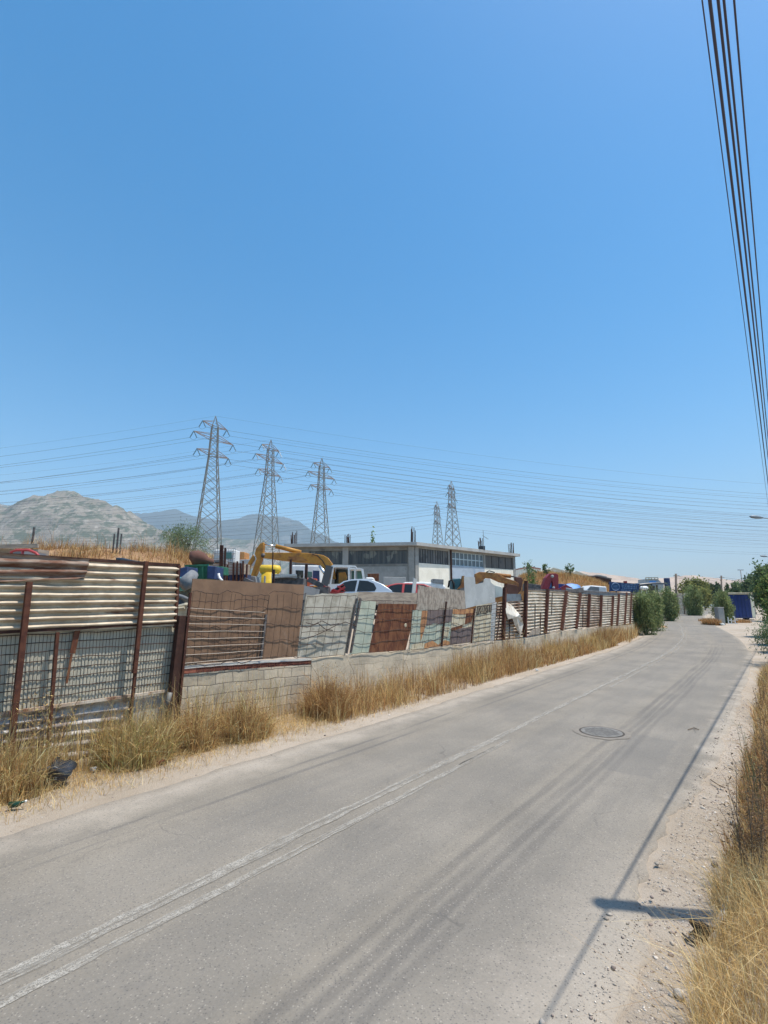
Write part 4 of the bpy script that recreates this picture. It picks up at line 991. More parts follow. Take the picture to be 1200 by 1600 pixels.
for px, py, h in ((459, 850, 1.15), (543, 849, .8), (646.5, 848, 1.4), (752, 859.5, 1.2), (801, 864, 1.1)):
    q = G(px, py, ZR); rb = MB()
    for k in range(9):
        x, y = random.uniform(-.3, .3), random.uniform(-.05, .5); hh = h * random.uniform(.75, 1.15)
        rb.tube([(q.x + x, q.y + y, ZR - .02), (q.x + x + random.uniform(-.06, .06), q.y + y, ZR + hh)], .034, 4)
    rb.build('rebar', M['rust_dark'], bd)
q = G(756, 858, ZR); an = MB(); an.tube([(q.x, q.y, ZR - .02), (q.x, q.y, ZR + 2.0)], .025, 5)
an.bar((q.x - .1, q.y, ZR + 1.45), (q.x + .5, q.y, ZR + 1.05), .03)
for k in range(5): an.bar((q.x + .1 * k, q.y - .25, ZR + 1.35 - .065 * k), (q.x + .1 * k, q.y + .25, ZR + 1.35 - .065 * k), .015)
an.build('aerial', M['grey_steel'], bd)
q = G(754, 859, ZR); an = MB(); an.bx(q.x - .3, q.x + .25, q.y - .1, q.y + .3, ZR, ZR + .4); an.build('roof_box', M['black_plastic'], bd)

# ---- yellow excavator with a white cab
Y = 30.0; pe = B2(Y); ex = empty('excavator', (P(545, 900, Y).x, Y + 1, yz(P(545, 900, Y).x, Y)), 'yellow excavator with white cab, its boom stretched left above the brown board', 'excavator')
def limb(poly, y0, y1, m, name, parent, bev=.03):
    b = MB(); b.prism([Vector((p.x, y0, p.z)) for p in poly], Vector((0, y1 - y0, 0))); return b.build(name, m, parent, bevel=bev)
def pw(lst, Y_): return [P(x, y, Y_) for x, y in lst]
boom = limb(pw([(411, 864), (412, 872), (440, 876), (468, 879), (489, 880.5), (503, 884), (508, 893), (512, 905), (525, 905), (523, 890), (519, 880), (513, 872), (506, 868), (496, 866.5), (480, 864.5), (462, 864), (436, 864)], Y), Y - .28, Y + .28, M['yellow'], 'boom', ex)
b = MB(); b.prism([Vector((p.x, Y - .3, p.z)) for p in pw([(452, 870), (474, 871), (482, 877), (450, 876)], Y)], Vector((0, .012, 0))); b.build('boom_stain', M['ochre'], boom)
b = MB(); b.tube([P(488, 866, Y - .3), P(496, 868, Y - .33), P(504, 876, Y - .33), P(509, 885, Y - .3)], .03, 5); b.build('hose', M['tyre'], boom)
limb(pw([(401, 858), (408, 849.5), (413, 847.5), (413.5, 853), (412, 868), (409, 878), (404, 892), (400, 902), (392, 902), (398, 885), (402, 873), (399, 866)], Y), Y - .2, Y + .2, M['yellow'], 'stick', ex)
limb(pw([(396, 867), (399, 873), (392, 884), (388, 895), (391, 901), (385, 900), (383, 890), (390, 876)], Y), Y - .12, Y + .12, M['yellow'], 'bucket_link', ex)
bk = MB(); bkp = pw([(384, 899), (402, 901), (404, 912), (396, 922), (384, 920), (380, 910)], Y); bk.prism([Vector((p.x, Y - .5, p.z)) for p in bkp], Vector((0, 1.0, 0))); bk.build('bucket', M['grey_steel'], ex, bevel=.03)
cy = MB(); cy.tube([P(431, 853.5, Y), P(470, 863, Y)], .13, 12); c1 = cy.build('hydraulic_cylinder', M['yellow'], ex, True)
cy = MB(); cy.tube([P(412, 850, Y), P(431, 853.5, Y)], .05, 8); cy.build('piston_rod', M['chrome'], c1, True)
cy = MB(); cy.tube([P(499, 884, Y - .35), P(508, 897, Y - .35), P(512, 908, Y - .35)], .1, 10); cy.build('hydraulic_cylinder', M['chrome'], ex, True)
b = MB(); b.tube([P(411.5, 868, Y - .3), P(411.5, 868, Y + .3)], .14, 12); b.build('pivot_pin', M['dark_bar'], ex, True)
# cab: a frame of posts with panes
Yc = Y - .9; dpt = 1.5
cabm = MB()
roofp = pw([(517, 884.5), (521, 882.3), (555, 883.5), (557, 886.5), (517, 886.5)], Yc)
cabm.prism([Vector((p.x, Yc, p.z)) for p in roofp], Vector((0, dpt, 0)))
roof2 = pw([(546, 887), (562, 887.2), (566, 888.5), (567, 890), (546, 889.5)], Yc)
cabm.prism([Vector((p.x, Yc, p.z)) for p in roof2], Vector((0, dpt, 0)))
def post2(b, a, c, w_, yy): b.bar(P(*a, yy), P(*c, yy), w_, .09, side=Vector((0, 1, 0)))
for yy in (Yc + .05, Yc + dpt - .05):
    post2(cabm, (521, 886), (516, 915), .09, yy); post2(cabm, (545, 886), (545.5, 915), .11, yy); post2(cabm, (554.5, 889), (554.5, 915), .07, yy); post2(cabm, (566, 889), (570, 915), .13, yy)
low = pw([(508, 913), (572, 911), (574, 935), (508, 935)], Yc)
cabm.prism([Vector((p.x, Yc, p.z)) for p in low], Vector((0, dpt, 0)))
cab = cabm.build('cab', M['white'], ex)
for poly, m in (([(521.5, 887), (544, 887), (544, 912.5), (518, 913)], 'glass'), ([(547, 890), (553.5, 890), (554, 912), (547, 912)], 'glass_teal'), ([(556, 890), (565, 890), (568, 911), (556, 912)], 'glass_teal')):
    g = MB(); g.prism([Vector((p.x, Yc + dpt - .03, p.z)) for p in pw(poly, Yc)], Vector((0, .012, 0))); g.build('window', M[m], cab)
b = MB(); b.bar(P(515, 884, Yc - .1), P(506.5, 915, Yc - .1), .42, .05, side=Vector((0, 1, 0))); b.build('cab_door', M['dark_frame'], cab)
b = MB(); b.prism([Vector((p.x, Yc + .5, p.z)) for p in pw([(528, 894), (538, 893), (541, 900), (538, 912), (528, 912)], Yc)], Vector((0, .4, 0))); b.build('seat', M['yellow'], cab)
bo = MB(); q = P(540, 925, Y); zb = yz(q.x, Y); bo.bx(q.x - 1.9, q.x + 2.6, Y - .8, Y + 1.5, zb + .9, P(540, 915, Y).z - .01); bo.build('engine_body', M['yellow'], ex, bevel=.08)
for sgn in (-1, 1):
    tr = MB(); prof = [(-1.9, .15), (-1.6, 0), (1.6, 0), (1.9, .15), (1.95, .5), (1.65, .85), (-1.65, .85), (-1.95, .5)]
    tr.prism([Vector((q.x + x, Y + .35 + sgn * 1.0 - .25, zb - .03 + z)) for x, z in prof], Vector((0, .5, 0))); tr.build('track', M['tyre'], ex, bevel=.04)

# ---- cars: side outline lofted across the width
def car(name, label, px0, px1, py_roof, Y, facing, paint, outline, cabin, L, Hh, Wd, z=None, windows=(), group=None, extra=None, pillar=None):
    xc = (P(px0, py_roof, Y).x + P(px1, py_roof, Y).x) / 2; zr = P((px0 + px1) / 2, py_roof, Y).z; zg = zr - Hh
    t = empty(name, (xc, Y, zg), label, 'car', group)
    fx = lambda u: xc + facing * (u - .5) * L
    def loft(poly, inset_fn, nm, m, bev):
        b = MB(); A = [Vector((fx(u), Y - Wd / 2 + inset_fn(h), zg + h * Hh)) for u, h in poly]; Bk = [Vector((p.x, 2 * Y - p.y, p.z)) for p in A]
        b.prism(A, Bk); return b.build(nm, m, t, bevel=bev)
    body = loft(outline, lambda h: .03 + .04 * abs(h - .45), 'body', paint, .03)
    ins = lambda h: .07 + max(0, (h - .62)) / .38 * .24
    loft(cabin, ins, 'cabin', paint, .025)
    for wpoly, m in windows:
        b = MB(); A = [Vector((fx(u), Y - Wd / 2 + ins(h) - .006, zg + h * Hh)) for u, h in wpoly]
        b.prism(A, Vector((0, .012, 0))); b.build('side_window', M[m], t); b = MB(); A2 = [Vector((p.x, 2 * Y - p.y, p.z)) for p in A]; b.prism(A2, Vector((0, -.012, 0)))
        b.build('side_window', M[m], t)
    for (u0, h0, u1, h1) in (extra or ()):
        b = MB(); i0, i1 = ins(h0) + .10, ins(h1) + .10; dx = -.012 if u0 < .5 else .012
        n_ = Vector((-(h1 - h0) * Hh, 0, 0))
        nn = Vector((facing * -(h1 - h0) * Hh, 0, (u1 - u0) * L)); nn = nn.normalized() * (.012 if nn.z > 0 else -.012)
        pts = [Vector((fx(u0), Y - Wd / 2 + i0, zg + h0 * Hh)), Vector((fx(u0), Y + Wd / 2 - i0, zg + h0 * Hh)), Vector((fx(u1), Y + Wd / 2 - i1, zg + h1 * Hh)), Vector((fx(u1), Y - Wd / 2 + i1, zg + h1 * Hh))]
        pts = [p + nn for p in pts]; b.prism(pts, nn * -.8); b.build('windscreen', M['glass'], t)
    for u in (.17, .80):
        for sg in (-1, 1):
            b = MB(); yc = Y + sg * (Wd / 2 - .12)
            b.tube([(fx(u), yc - .1, zg + .32), (fx(u), yc + .1, zg + .32)], .32, 20); w_ = b.build('wheel', M['tyre'], t, True)
            b = MB(); b.tube([(fx(u), yc - .106, zg + .32), (fx(u), yc + .106, zg + .32)], .19, 14); b.build('rim', M['grey_steel'], w_, True)
    for u in (.012, .985):
        for sg in (-1, 1):
            b = MB(); yc = Y + sg * (Wd / 2 - .3); b.box((fx(u), yc, zg + .47 * Hh), (.08, .3, .12)); b.build('headlight' if u < .5 else 'tail_light', M['chrome'] if u < .5 else M['redcar'], t)
    return t
SED_O = [(0, .25), (.02, .45), (.10, .54), (.30, .60), (.86, .62), (.97, .58), (1, .40), (.99, .2), (.9, .14), (.08, .14)]
SED_C = [(.26, .595), (.42, .93), (.50, .985), (.60, 1.0), (.70, .97), (.80, .85), (.90, .64), (.9, .60)]
WAG_O = [(0, .25), (.02, .45), (.10, .55), (.28, .60), (.95, .64), (.99, .58), (1, .36), (.98, .18), (.9, .14), (.08, .14)]
WAG_C = [(.26, .595), (.40, .93), (.48, .99), (.62, 1.0), (.80, .965), (.90, .85), (.97, .66), (.97, .62)]
car('silver_car', 'pale silver saloon car with red damage inside, behind the cement board', 510, 592, 905.3, 21.5, 1, M['silver'], SED_O, SED_C, 4.3, 1.42, 1.72,
    windows=(([(.30, .63), (.43, .90), (.49, .945), (.555, .955), (.535, .63)], 'glass'), ([(.555, .63), (.575, .955), (.66, .935), (.72, .86), (.745, .72), (.73, .64)], 'glass')),
    extra=((.27, .61, .42, .93),))
car('red_car', 'dark windowed red estate car with grey roof, right of the silver car', 590, 652, 911.5, 24.5, 1, M['redcar'], WAG_O, WAG_C, 4.3, 1.45, 1.72,
    windows=(([(.30, .63), (.42, .91), (.50, .955), (.555, .96), (.54, .64)], 'glass'), ([(.565, .64), (.58, .96), (.70, .95), (.70, .65)], 'glass'), ([(.72, .65), (.72, .945), (.80, .92), (.88, .80), (.90, .67)], 'glass')),
    extra=((.27, .61, .40, .93),))
# red scraps on the silver car and rubble
q = P(515, 921, 20.6); b = MB()
for k in range(9): b.box((q.x + random.uniform(-.35, .5), q.y + random.uniform(-.2, .2), q.z + random.uniform(-.12, .18)), (random.uniform(.15, .4), .1, random.uniform(.04, .1)), Matrix.Rotation(random.uniform(-.8, .8), 3, 'Y'))
b.bx(q.x - .5, q.x + .6, q.y - .3, q.y + .3, yz(q.x, q.y), q.z - .1)
tag(b.build('scrap_pile', M['redcar']), 'red scrap metal heaped before the silver car', 'scrap')

# ---- white truck behind the boom
Y = 36.0; q = P(482, 915, Y); zb = yz(q.x, Y)
tk = empty('white_truck', (q.x, Y, zb), 'white truck cab with an orange red front grille, below the yellow boom', 'truck')
b = MB(); b.prism([Vector((p.x, Y, p.z)) for p in pw([(456, 883), (498, 883.5), (501, 890), (502, 925), (456, 925)], Y)], Vector((0, 2.2, 0))); cab = b.build('cab', M['white'], tk, bevel=.08)
for poly, m in (([(462, 891), (474, 891.5), (474, 903), (463, 903)], 'glass'), ([(480.5, 893), (487.5, 893.5), (488, 902.5), (480.5, 902.5)], 'glass_teal'), ([(489, 891.5), (499, 892), (499, 908), (489, 908)], 'navy')):
    g = MB(); g.prism([Vector((p.x, Y - .02, p.z)) for p in pw(poly, Y)], Vector((0, .03, 0))); g.build('window', M[m], cab)
b = MB(); b.prism([Vector((p.x, Y - .35, p.z)) for p in pw([(478, 904), (496, 904.5), (496, 924), (478, 924)], Y)], Vector((0, .33, 0))); gr = b.build('grille', M['orange_red'], tk, bevel=.04)
b = MB()
for zz in (909, 914, 918): b.prism([Vector((p.x, Y - .36, p.z)) for p in pw([(485, zz), (495, zz + .3), (495, zz + 1.6), (485, zz + 1.3)], Y)], Vector((0, .02, 0)))
b.build('grille_bar', M['white'], gr)
for x in (-.9, .9):
    b = MB(); b.tube([(q.x + x, Y + .05, zb + .48), (q.x + x, Y + .4, zb + .48)], .48, 18); b.build('wheel', M['tyre'], tk, True)
# ---- stacked pallets / racks / tanks, left part of the yard
def ybox(name, label, cat, poly, Y, dep, m, bev=.02, group=None, ground=True):
    pts = pw(poly, Y); b = MB(); b.prism([Vector((p.x, Y, p.z)) for p in pts], Vector((0, dep, 0)))
    return tag(b.build(name, m, None, bevel=bev), label, cat, group)
# IBC tank in a cage
Y = 26.0; q0, q1 = P(333, 857.5, Y), P(367, 874.5, Y)
ib = empty('liquid_tank', ((q0.x + q1.x) / 2, Y + .5, yz((q0.x + q1.x) / 2, Y)), 'white plastic liquid tank in a metal cage, below the nearest pylon', 'tank')
b = MB(); b.bx(q0.x + .03, q1.x - .03, Y + .03, Y + 1.0, q1.z - .15, q0.z - .03); b.build('tank_body', M['ibc'], ib, bevel=.06)
b = MB()
for i in range(11): x = q0.x + (q1.x - q0.x) * i / 10; b.tube([(x, Y, q1.z - .2), (x, Y, q0.z)], .012, 5)
for i in range(4): z = q1.z - .2 + (q0.z - q1.z + .2) * i / 3; b.tube([(q0.x, Y, z), (q1.x, Y, z)], .012, 5)
b.build('cage', M['grey_steel'], ib)
b = MB(); b.prism([Vector((p.x, Y - .02, p.z)) for p in pw([(351, 863), (362, 863), (362, 873), (353, 873)], Y)], Vector((0, .01, 0))); b.build('label_plate', M['glass_teal'], ib)
b = MB(); b.bx(q0.x - .1, q1.x + .5, Y - .1, Y + 1.2, yz(q0.x, Y) - .1, q1.z - .2); b.build('pallet_stand', M['plank'], ib)
# rusty pear-shaped tank
Y = 17.7; pts = [(298.5, 874), (301, 871.5), (309, 871), (317, 872.5), (324, 875), (333, 877)]; rs = [.12, .34, .37, .30, .17, .12]
b = MB(); b.tube([P(x, y + 1.5, Y) for x, y in pts], [r * .8 for r in rs], 18); b.tube([P(315, 874, Y), P(315, 882.5, Y + .1)], .16, 10)
tag(b.build('rusty_tank', M['rust_tank'], None, True), 'rounded rusty brown metal tank beside the earth mound', 'tank')
# grey metal case on posts
ybox('metal_case', 'small grey metal case with a dark slot, right of the rusty tank', 'case', [(332, 874), (350, 874), (350, 881), (332, 880)], 22.0, .6, M['grey_steel'])
b = MB(); b.prism([Vector((p.x, 21.985, p.z)) for p in pw([(336, 877.5), (342.5, 877.7), (342.5, 879.5), (336, 879.3)], 22.0)], Vector((0, .02, 0)))
o_ = b.build('slot', M['black_plastic'], None); o_.parent = bpy.data.objects['metal_case']
for x0, y0, x1, y1, w_, nm in ((346.5, 852, 347.5, 900, .13, 'tall dark post between the white tank and the green skip'), (352, 856, 353, 897, .07, 'thin dark rod right of the tall dark post'),):
    b = MB(); p0, p1 = P(x0, y0, 21.5), P(x1, y1, 21.5); b.bar(p0, (p1.x, p1.y, yz(p1.x, 21.5)), w_); tag(b.build('iron_post', M['rust_dark']), nm, 'post')
# skips
Y = 17.0
sk = ybox('green_skip', 'dark green steel skip above the gap in the fence', 'skip', [(289, 884.5), (326, 883.5), (325, 905), (288, 906)], Y, 1.6, M['green_skip'], .02)
b = MB()
for x in (297, 308, 317): b.bar(P(x, 884.5, Y - .03), P(x, 904, Y - .03), .06, .06)
b.bar(P(289, 884.2, Y - .02), P(326, 883.2, Y - .02), .08, .07); o_ = b.build('rib', M['green_skip']); o_.parent = sk
ybox('blue_drum_rack', 'navy blue steel box right of the green skip', 'box', [(324, 884), (337, 885), (335, 905), (323, 904)], Y - .1, .9, M['navy'])
ybox('dark_blue_bin', 'dark blue bin left of the green skip', 'bin', [(279, 888), (293, 885), (292, 903), (279, 904)], Y - 1.6, .9, M['navy'])
ybox('green_crate', 'small green crate behind the dark iron posts', 'crate', [(337, 885), (347, 885), (347, 898), (336, 898)], Y + 1.5, .8, M['green_skip'])
b = MB(); b.tube([P(284, 914, 12.6), P(293, 909, 12.7), P(303, 896, 12.9)], [.17, .19, .13], 14)
tag(b.build('grey_roll', M['grey_sheet'], None, True), 'rolled grey tarpaulin leaning over the gap beside the brown board', 'roll')
b = MB(); b.tube([P(279.5, 913, 13.2), P(289, 912, 13.2)], .19, 14)
tag(b.build('teal_tub', M['teal'], None, True), 'bright teal plastic tub in the gap left of the brown board', 'tub')
b = MB(); 
for k in range(6): b.tube([P(276, 930 + k * 1.2, 11.9 + k * .05), P(286, 933 + k * 1.2, 11.8 + k * .05), P(297, 938 + k * 1.2, 11.8)], .045, 7)
b.bx(P(276, 940, 12).x, P(300, 940, 12).x, 11.9, 12.6, .9, P(280, 936, 12).z)
tag(b.build('pipe_bundle', M['grey_sheet'], None, True), 'bundle of grey pipes lying low in the fence gap', 'pipes')
b = MB(); b.tube([P(279, 948, 11.6), P(290, 945, 11.5), P(299, 946, 11.5)], .05, 7); b.tube([P(276, 951, 11.4), P(288, 949.5, 11.4)], .035, 6); b.bx(P(276, 950, 11.5).x, P(300, 950, 11.5).x, 11.45, 11.9, .9, P(280, 950, 11.5).z)
tag(b.build('cardboard_scrap', M['cream_p'], None), 'pale scrap lying under the grey pipes in the fence gap', 'scrap')
# rack of iron uprights
Y = 24.0
rk = empty('steel_rack', (P(372, 890, Y).x, Y, yz(P(372, 890, Y).x, Y)), 'rack of rusty iron uprights and pale bars left of the excavator stick', 'rack')
b = MB()
for x0, y0, x1 in ((356, 878, 355), (365, 879, 366), (371, 877, 370), (376, 880, 379), (380, 876.5, 381), (386, 882, 385)): p0 = P(x0, y0, Y); b.bar(p0, (P(x1, 905, Y).x, Y, yz(p0.x, Y)), .09, .07)
b.build('upright', M['rust_post'], rk)
b = MB()
for yy in (884, 888.5, 893, 897): b.bar(P(354, yy, Y + .1), P(379, yy + .3, Y + .1), .08, .06)
b.build('shelf_bar', M['concrete_pale'], rk)
b = MB(); b.bx(P(344, 897, Y).x, P(384, 897, Y).x, Y + .1, Y + 1.0, yz(P(360, 900, Y).x, Y) - .1, P(360, 897, Y).z); b.build('blue_base', M['navy'], rk)
tag(b and bpy.data.objects['blue_base'], None, None)
# long pale low wall / lorry bed behind
ybox('lorry_bed', 'long pale grey lorry bed behind the iron rack', 'trailer', [(352, 875.5), (412, 873), (412, 884), (352, 885)], 33, 2.2, M['zinc'])
ybox('carton_stack', 'orange and cream stacked cartons beyond the lorry bed', 'cartons', [(367.5, 862), (382, 862.5), (382, 873), (367.5, 874)], 40, 1.5, M['orange_stock'])
# yellow tank
Y = 27.0; b = MB(); b.tube([P(406, 889.5, Y), P(408, 889.5, Y), P(431, 890, Y), P(436.5, 890.3, Y), P(438.5, 890.5, Y)], [.12, .25, .26, .23, .12], 18)
b.bx(P(410, 895, Y).x, P(434, 895, Y).x, Y - .2, Y + .2, yz(P(420, 895, Y).x, Y) - .1, P(420, 893, Y).z)
tag(b.build('yellow_tank', M['yellow_tank'], None, True), 'bright yellow cylindrical tank under the excavator boom', 'tank')
# stacked grey sheets
Y = 22.0; st_ = empty('sheet_stack', (P(440, 900, Y).x, Y, yz(P(440, 900, Y).x, Y)), 'stack of bent grey metal sheets in front of the yellow tank', 'sheets')
for k, yy in enumerate((896.2, 898, 900, 902)):
    rows_ = []
    for i in range(16):
        f = i / 15; p = P(424 + 40 * f, yy + 1.2 * math.sin(f * 3 + k) + 4 * max(0, f - .85) * 6 * .2, Y - .05 * k)
        rows_.append([p + Vector((0, 0, .0)), p + Vector((0, .9, .02)), p + Vector((0, .9, -.05)), p + Vector((0, 0, -.05)), p])
    b = MB(); b.grid(rows_); b.build('metal_sheet', M['zinc'], st_, True)
b = MB(); b.bx(P(424, 904, Y).x, P(474, 904, Y).x, Y + .05, Y + .9, yz(P(440, 900, Y).x, Y) - .1, P(440, 903.5, Y).z); b.build('stand', M['dark_bar'], st_)
for x0, y0, x1, y1, w_, Y_, nm in ((426.5, 863, 426, 905, .05, 24, 'thin dark rod under the middle of the excavator boom'), (454.5, 874, 454.5, 906, .10, 24, 'dark upright beam left of the white truck'),
                                   (479, 881, 477, 915, .13, 24, 'thick dark upright beam in front of the white truck'), (428, 890, 427, 906, .09, 21, 'short rusty post by the stacked grey sheets'), (414, 900, 414, 910, .06, 20.5, 'short pale peg above the brown board')):
    b = MB(); p0, p1 = P(x0, y0, Y_), P(x1, y1, Y_); b.bar(p0, (p1.x, Y_, yz(p1.x, Y_)), w_); tag(b.build('iron_post', M['concrete_pale'] if 'pale' in nm else M['rust_dark']), nm, 'post')
b = MB(); p_ = [P(341.5, 896, 15), P(342, 900, 15), P(344, 904, 14.9), P(347, 907, 14.8)]; b.tube(p_, .04, 6); b.tube([p_[-1], (p_[-1].x, 14.8, yz(p_[-1].x, 14.8))], .04, 6)
tag(b.build('bent_pipe', M['white'], None, True), 'bent white pipe above the brown board', 'pipe')
b = MB(); q = P(404, 906, 20)
for k in range(9): b.box((q.x + random.uniform(-2.4, 2.6), 20 + random.uniform(-.5, .5), q.z + random.uniform(-.5, -.06)), (random.uniform(.2, .7), random.uniform(.2, .5), random.uniform(.08, .3)), Matrix.Rotation(random.uniform(-.5, .5), 3, 'Y'))
b.bx(q.x - 2.8, q.x + 2.9, 19.6, 20.4, yz(q.x, 20) - .1, q.z - .3)
tag(b.build('scrap_heap', M['dark_bar']), 'dark scrap heap along the top of the brown board', 'scrap')
# things right of the cars
ybox('concrete_tank', 'pale grey concrete tank before the grey workshop wall', 'tank', [(599, 901.5), (634, 902), (634, 914), (599, 914)], 38, 1.8, M['concrete_pale'])
ybox('white_van_roof', 'white vehicle roof behind the red car', 'vehicle', [(571, 902), (583, 902), (586, 906), (586, 912), (570, 912)], 33, 1.8, M['white'], .1)
ybox('rust_board', 'rust red board leaning on the grey workshop wall', 'board', [(574, 896.5), (592, 896), (592, 908), (575, 907)], 43.2, .1, M['rust_panel'])
wv = ybox('white_van', 'long white vehicle roof in front of the white workshop wall', 'vehicle', [(624, 913), (634, 909.5), (660, 909), (690, 911.5), (697, 916), (697, 925), (624, 925)], 31, 1.9, M['white'], .1)
b = MB(); b.prism([Vector((p.x, 30.98, p.z)) for p in pw([(676, 904.5), (693, 905.5), (693, 913), (676, 911)], 31)], Vector((0, 1.2, 0)))
o_ = b.build('roof_hatch', M['grey_steel']); o_.parent = wv
# small teal machine
Y = 28.0; tm = empty('loader_machine', (P(714, 910, Y).x, Y, yz(P(714, 910, Y).x, Y)), 'small machine with a dark teal panel and black hoses left of the zinc sheet', 'machine')
b = MB(); b.prism([Vector((p.x, Y, p.z)) for p in pw([(706, 905), (719, 903.5), (719, 925), (706, 925)], Y)], Vector((0, 1.0, 0))); b.build('body', M['teal_dark'], tm, bevel=.04)
b = MB(); b.tube([P(700.5, 918, Y - .1), P(702, 908, Y - .1), P(706, 906, Y - .1), P(709, 912, Y - .1), P(709, 920, Y - .1)], .06, 6); b.build('hose', M['tyre'], tm, True)
b = MB(); b.prism([Vector((p.x, Y - .2, p.z)) for p in pw([(722, 900), (725, 900), (724, 918), (714, 921), (720, 913)], Y)], Vector((0, .4, 0))); b.build('arm', M['ochre'], tm)
# second excavator: rusty ochre arm
Y = 33.0; e2 = empty('rusty_excavator', (P(770, 910, Y).x, Y, yz(P(770, 910, Y).x, Y)), 'rusty ochre excavator arm reaching right behind the zinc sheet', 'excavator')
limb(pw([(742, 897), (748, 894), (760, 894.5), (775, 896), (788, 903), (803, 908), (809, 912), (808, 917), (798, 914), (780, 909.5), (768, 904), (758, 903), (752, 908), (742, 914)], Y), Y - .3, Y + .3, M['ochre'], 'boom', e2)
limb(pw([(804, 903), (813, 902), (816, 906), (813, 922), (806, 930), (803, 922), (807, 913)], Y), Y - .22, Y + .22, M['rust_tank'], 'stick', e2)
b = MB(); b.tube([P(774, 898, Y), P(798, 900.5, Y)], .13, 10); c1 = b.build('hydraulic_cylinder', M['ochre'], e2, True)
b = MB(); b.tube([P(798, 900.5, Y), P(814, 903, Y)], .05, 8); b.build('piston_rod', M['dark_bar'], c1, True)
b = MB(); b.tube([P(760, 894, Y - .3), P(764, 892, Y - .3), P(768, 893, Y - .3), P(773, 894.5, Y - .3)], .035, 5); b.build('hose', M['tyre'], e2, True)
b = MB(); b.prism([Vector((p.x, Y - .4, p.z)) for p in pw([(790, 912), (806, 915), (806, 935), (790, 935)], Y)], Vector((0, .9, 0))); b.build('bucket', M['rust_tank'], e2, bevel=.03)
b = MB(); q = P(765, 925, Y); b.bx(q.x - 1.6, q.x + 1.4, Y - .4, Y + 1.2, yz(q.x, Y) - .05, q.z); b.build('engine_body', M['ochre'], e2, bevel=.06)
# pale broken slab between the sheets
ybox('broken_slab', 'broken pale slab showing between the zinc sheet and the rusty post', 'slab', [(773, 914), (784, 917), (787, 922), (788, 931), (774, 934)], 24.0, .15, M['plaster'])
# red crane jib, inverted V
Y = 40.0; rc = empty('red_crane', (P(858, 915, Y).x, Y, yz(P(858, 915, Y).x, Y)), 'folded dark red crane arm standing above the white corrugated fence', 'crane')
limb(pw([(845, 920), (851, 903), (857, 896.5), (862, 896), (861, 905), (855, 922)], Y), Y - .35, Y + .35, M['red'], 'lower_arm', rc)
limb(pw([(858, 897), (866, 896), (870.5, 898), (871, 921), (863, 922), (861, 908)], Y), Y - .3, Y + .3, M['red'], 'upper_arm', rc)
b = MB(); b.tube([P(863, 900.5, Y - .4), P(863, 900.5, Y + .4)], .13, 10); b.tube([P(865, 918.5, Y - .4), P(865, 918.5, Y + .4)], .11, 10); b.build('pivot_pin', M['concrete_pale'], rc, True)
b = MB(); b.bx(P(846, 920, Y).x, P(871, 920, Y).x, Y - .5, Y + .7, yz(P(858, 920, Y).x, Y) - .1, P(858, 920, Y).z); b.build('base', M['red'], rc)
b = MB(); b.prism([Vector((p.x, Y - .05, p.z)) for p in pw([(855, 912), (861, 908), (862, 922), (855, 922)], Y)], Vector((0, .3, 0))); b.build('ram', M['sky_tarp'], rc)
ybox('dark_machinery', 'dark machinery left of the red crane arm', 'machinery', [(823, 911), (845, 914), (845, 923), (823, 923)], 38, 1.2, M['dark_bar'])
ybox('blue_box', 'blue box right of the red crane arm', 'box', [(871, 912), (884, 912.5), (884, 923), (871, 923)], 42, 1.2, M['blue_tarp'])
Y = 36.0; rows_ = []
for i in range(14):
    f = i / 13; row = []
    for j in range(7):
        g = j / 6; p = P(881 + 26 * f, 914 - 2.5 * math.sin(f * 3.1) + 2 * f * f + .9 * fbm(f * 4, g * 4, 2), Y + 1.6 * g); row.append(p if 0 < j < 6 else Vector((p.x, p.y, yz(p.x, p.y))))
    rows_.append(row)
b = MB(); b.grid(rows_); tag(b.build('blue_tarpaulin', M['sky_tarp'], None, True), 'crumpled light blue tarpaulin over a heap behind the fence', 'tarpaulin')
b = MB(); b.bar(P(872, 921, 35), P(882, 915, 35), .06); b.bar(P(882, 915, 35), P(893, 921, 35), .2); b.bx(P(880, 920, 35).x, P(892, 920, 35).x, 34.8, 35.4, yz(P(886, 920, 35).x, 35) - .1, P(886, 917.5, 35).z)
tag(b.build('red_jack', M['red']), 'small dark red frame before the blue tarpaulin', 'frame')
# white van
Y = 46.0; wv = empty('delivery_van', (P(935, 920, Y).x, Y, yz(P(935, 920, Y).x, Y)), 'white van roof beside the navy billboard', 'van')
b = MB(); b.prism([Vector((p.x, Y, p.z)) for p in pw([(912, 926), (917, 920), (923, 914.5), (948, 916.5), (949, 928), (948, 935), (912, 935)], Y)], Vector((0, 1.9, 0))); b.build('body', M['white'], wv, bevel=.1)
b = MB(); b.prism([Vector((p.x, Y - .02, p.z)) for p in pw([(918, 921), (923, 916), (936, 917.5), (936, 924), (918, 924)], Y)], Vector((0, .03, 0))); b.build('window', M['grey_steel'], wv)
ybox('grey_container', 'long grey metal container below the white van', 'container', [(906, 921.5), (985, 927), (985, 936), (904, 934)], 43, 1.8, M['grey_steel'])
b = MB(); b.tube([P(884, 921, 33), P(898, 923, 32.8), P(909, 926, 32.6)], .12, 8); b.bx(P(895, 925, 33).x, P(906, 925, 33).x, 33, 33.4, yz(P(900, 925, 33).x, 33) - .1, P(900, 924, 33).z)
tag(b.build('grey_pipe', M['grey_steel'], None, True), 'grey pipe lying along the top of the white corrugated fence', 'pipe')
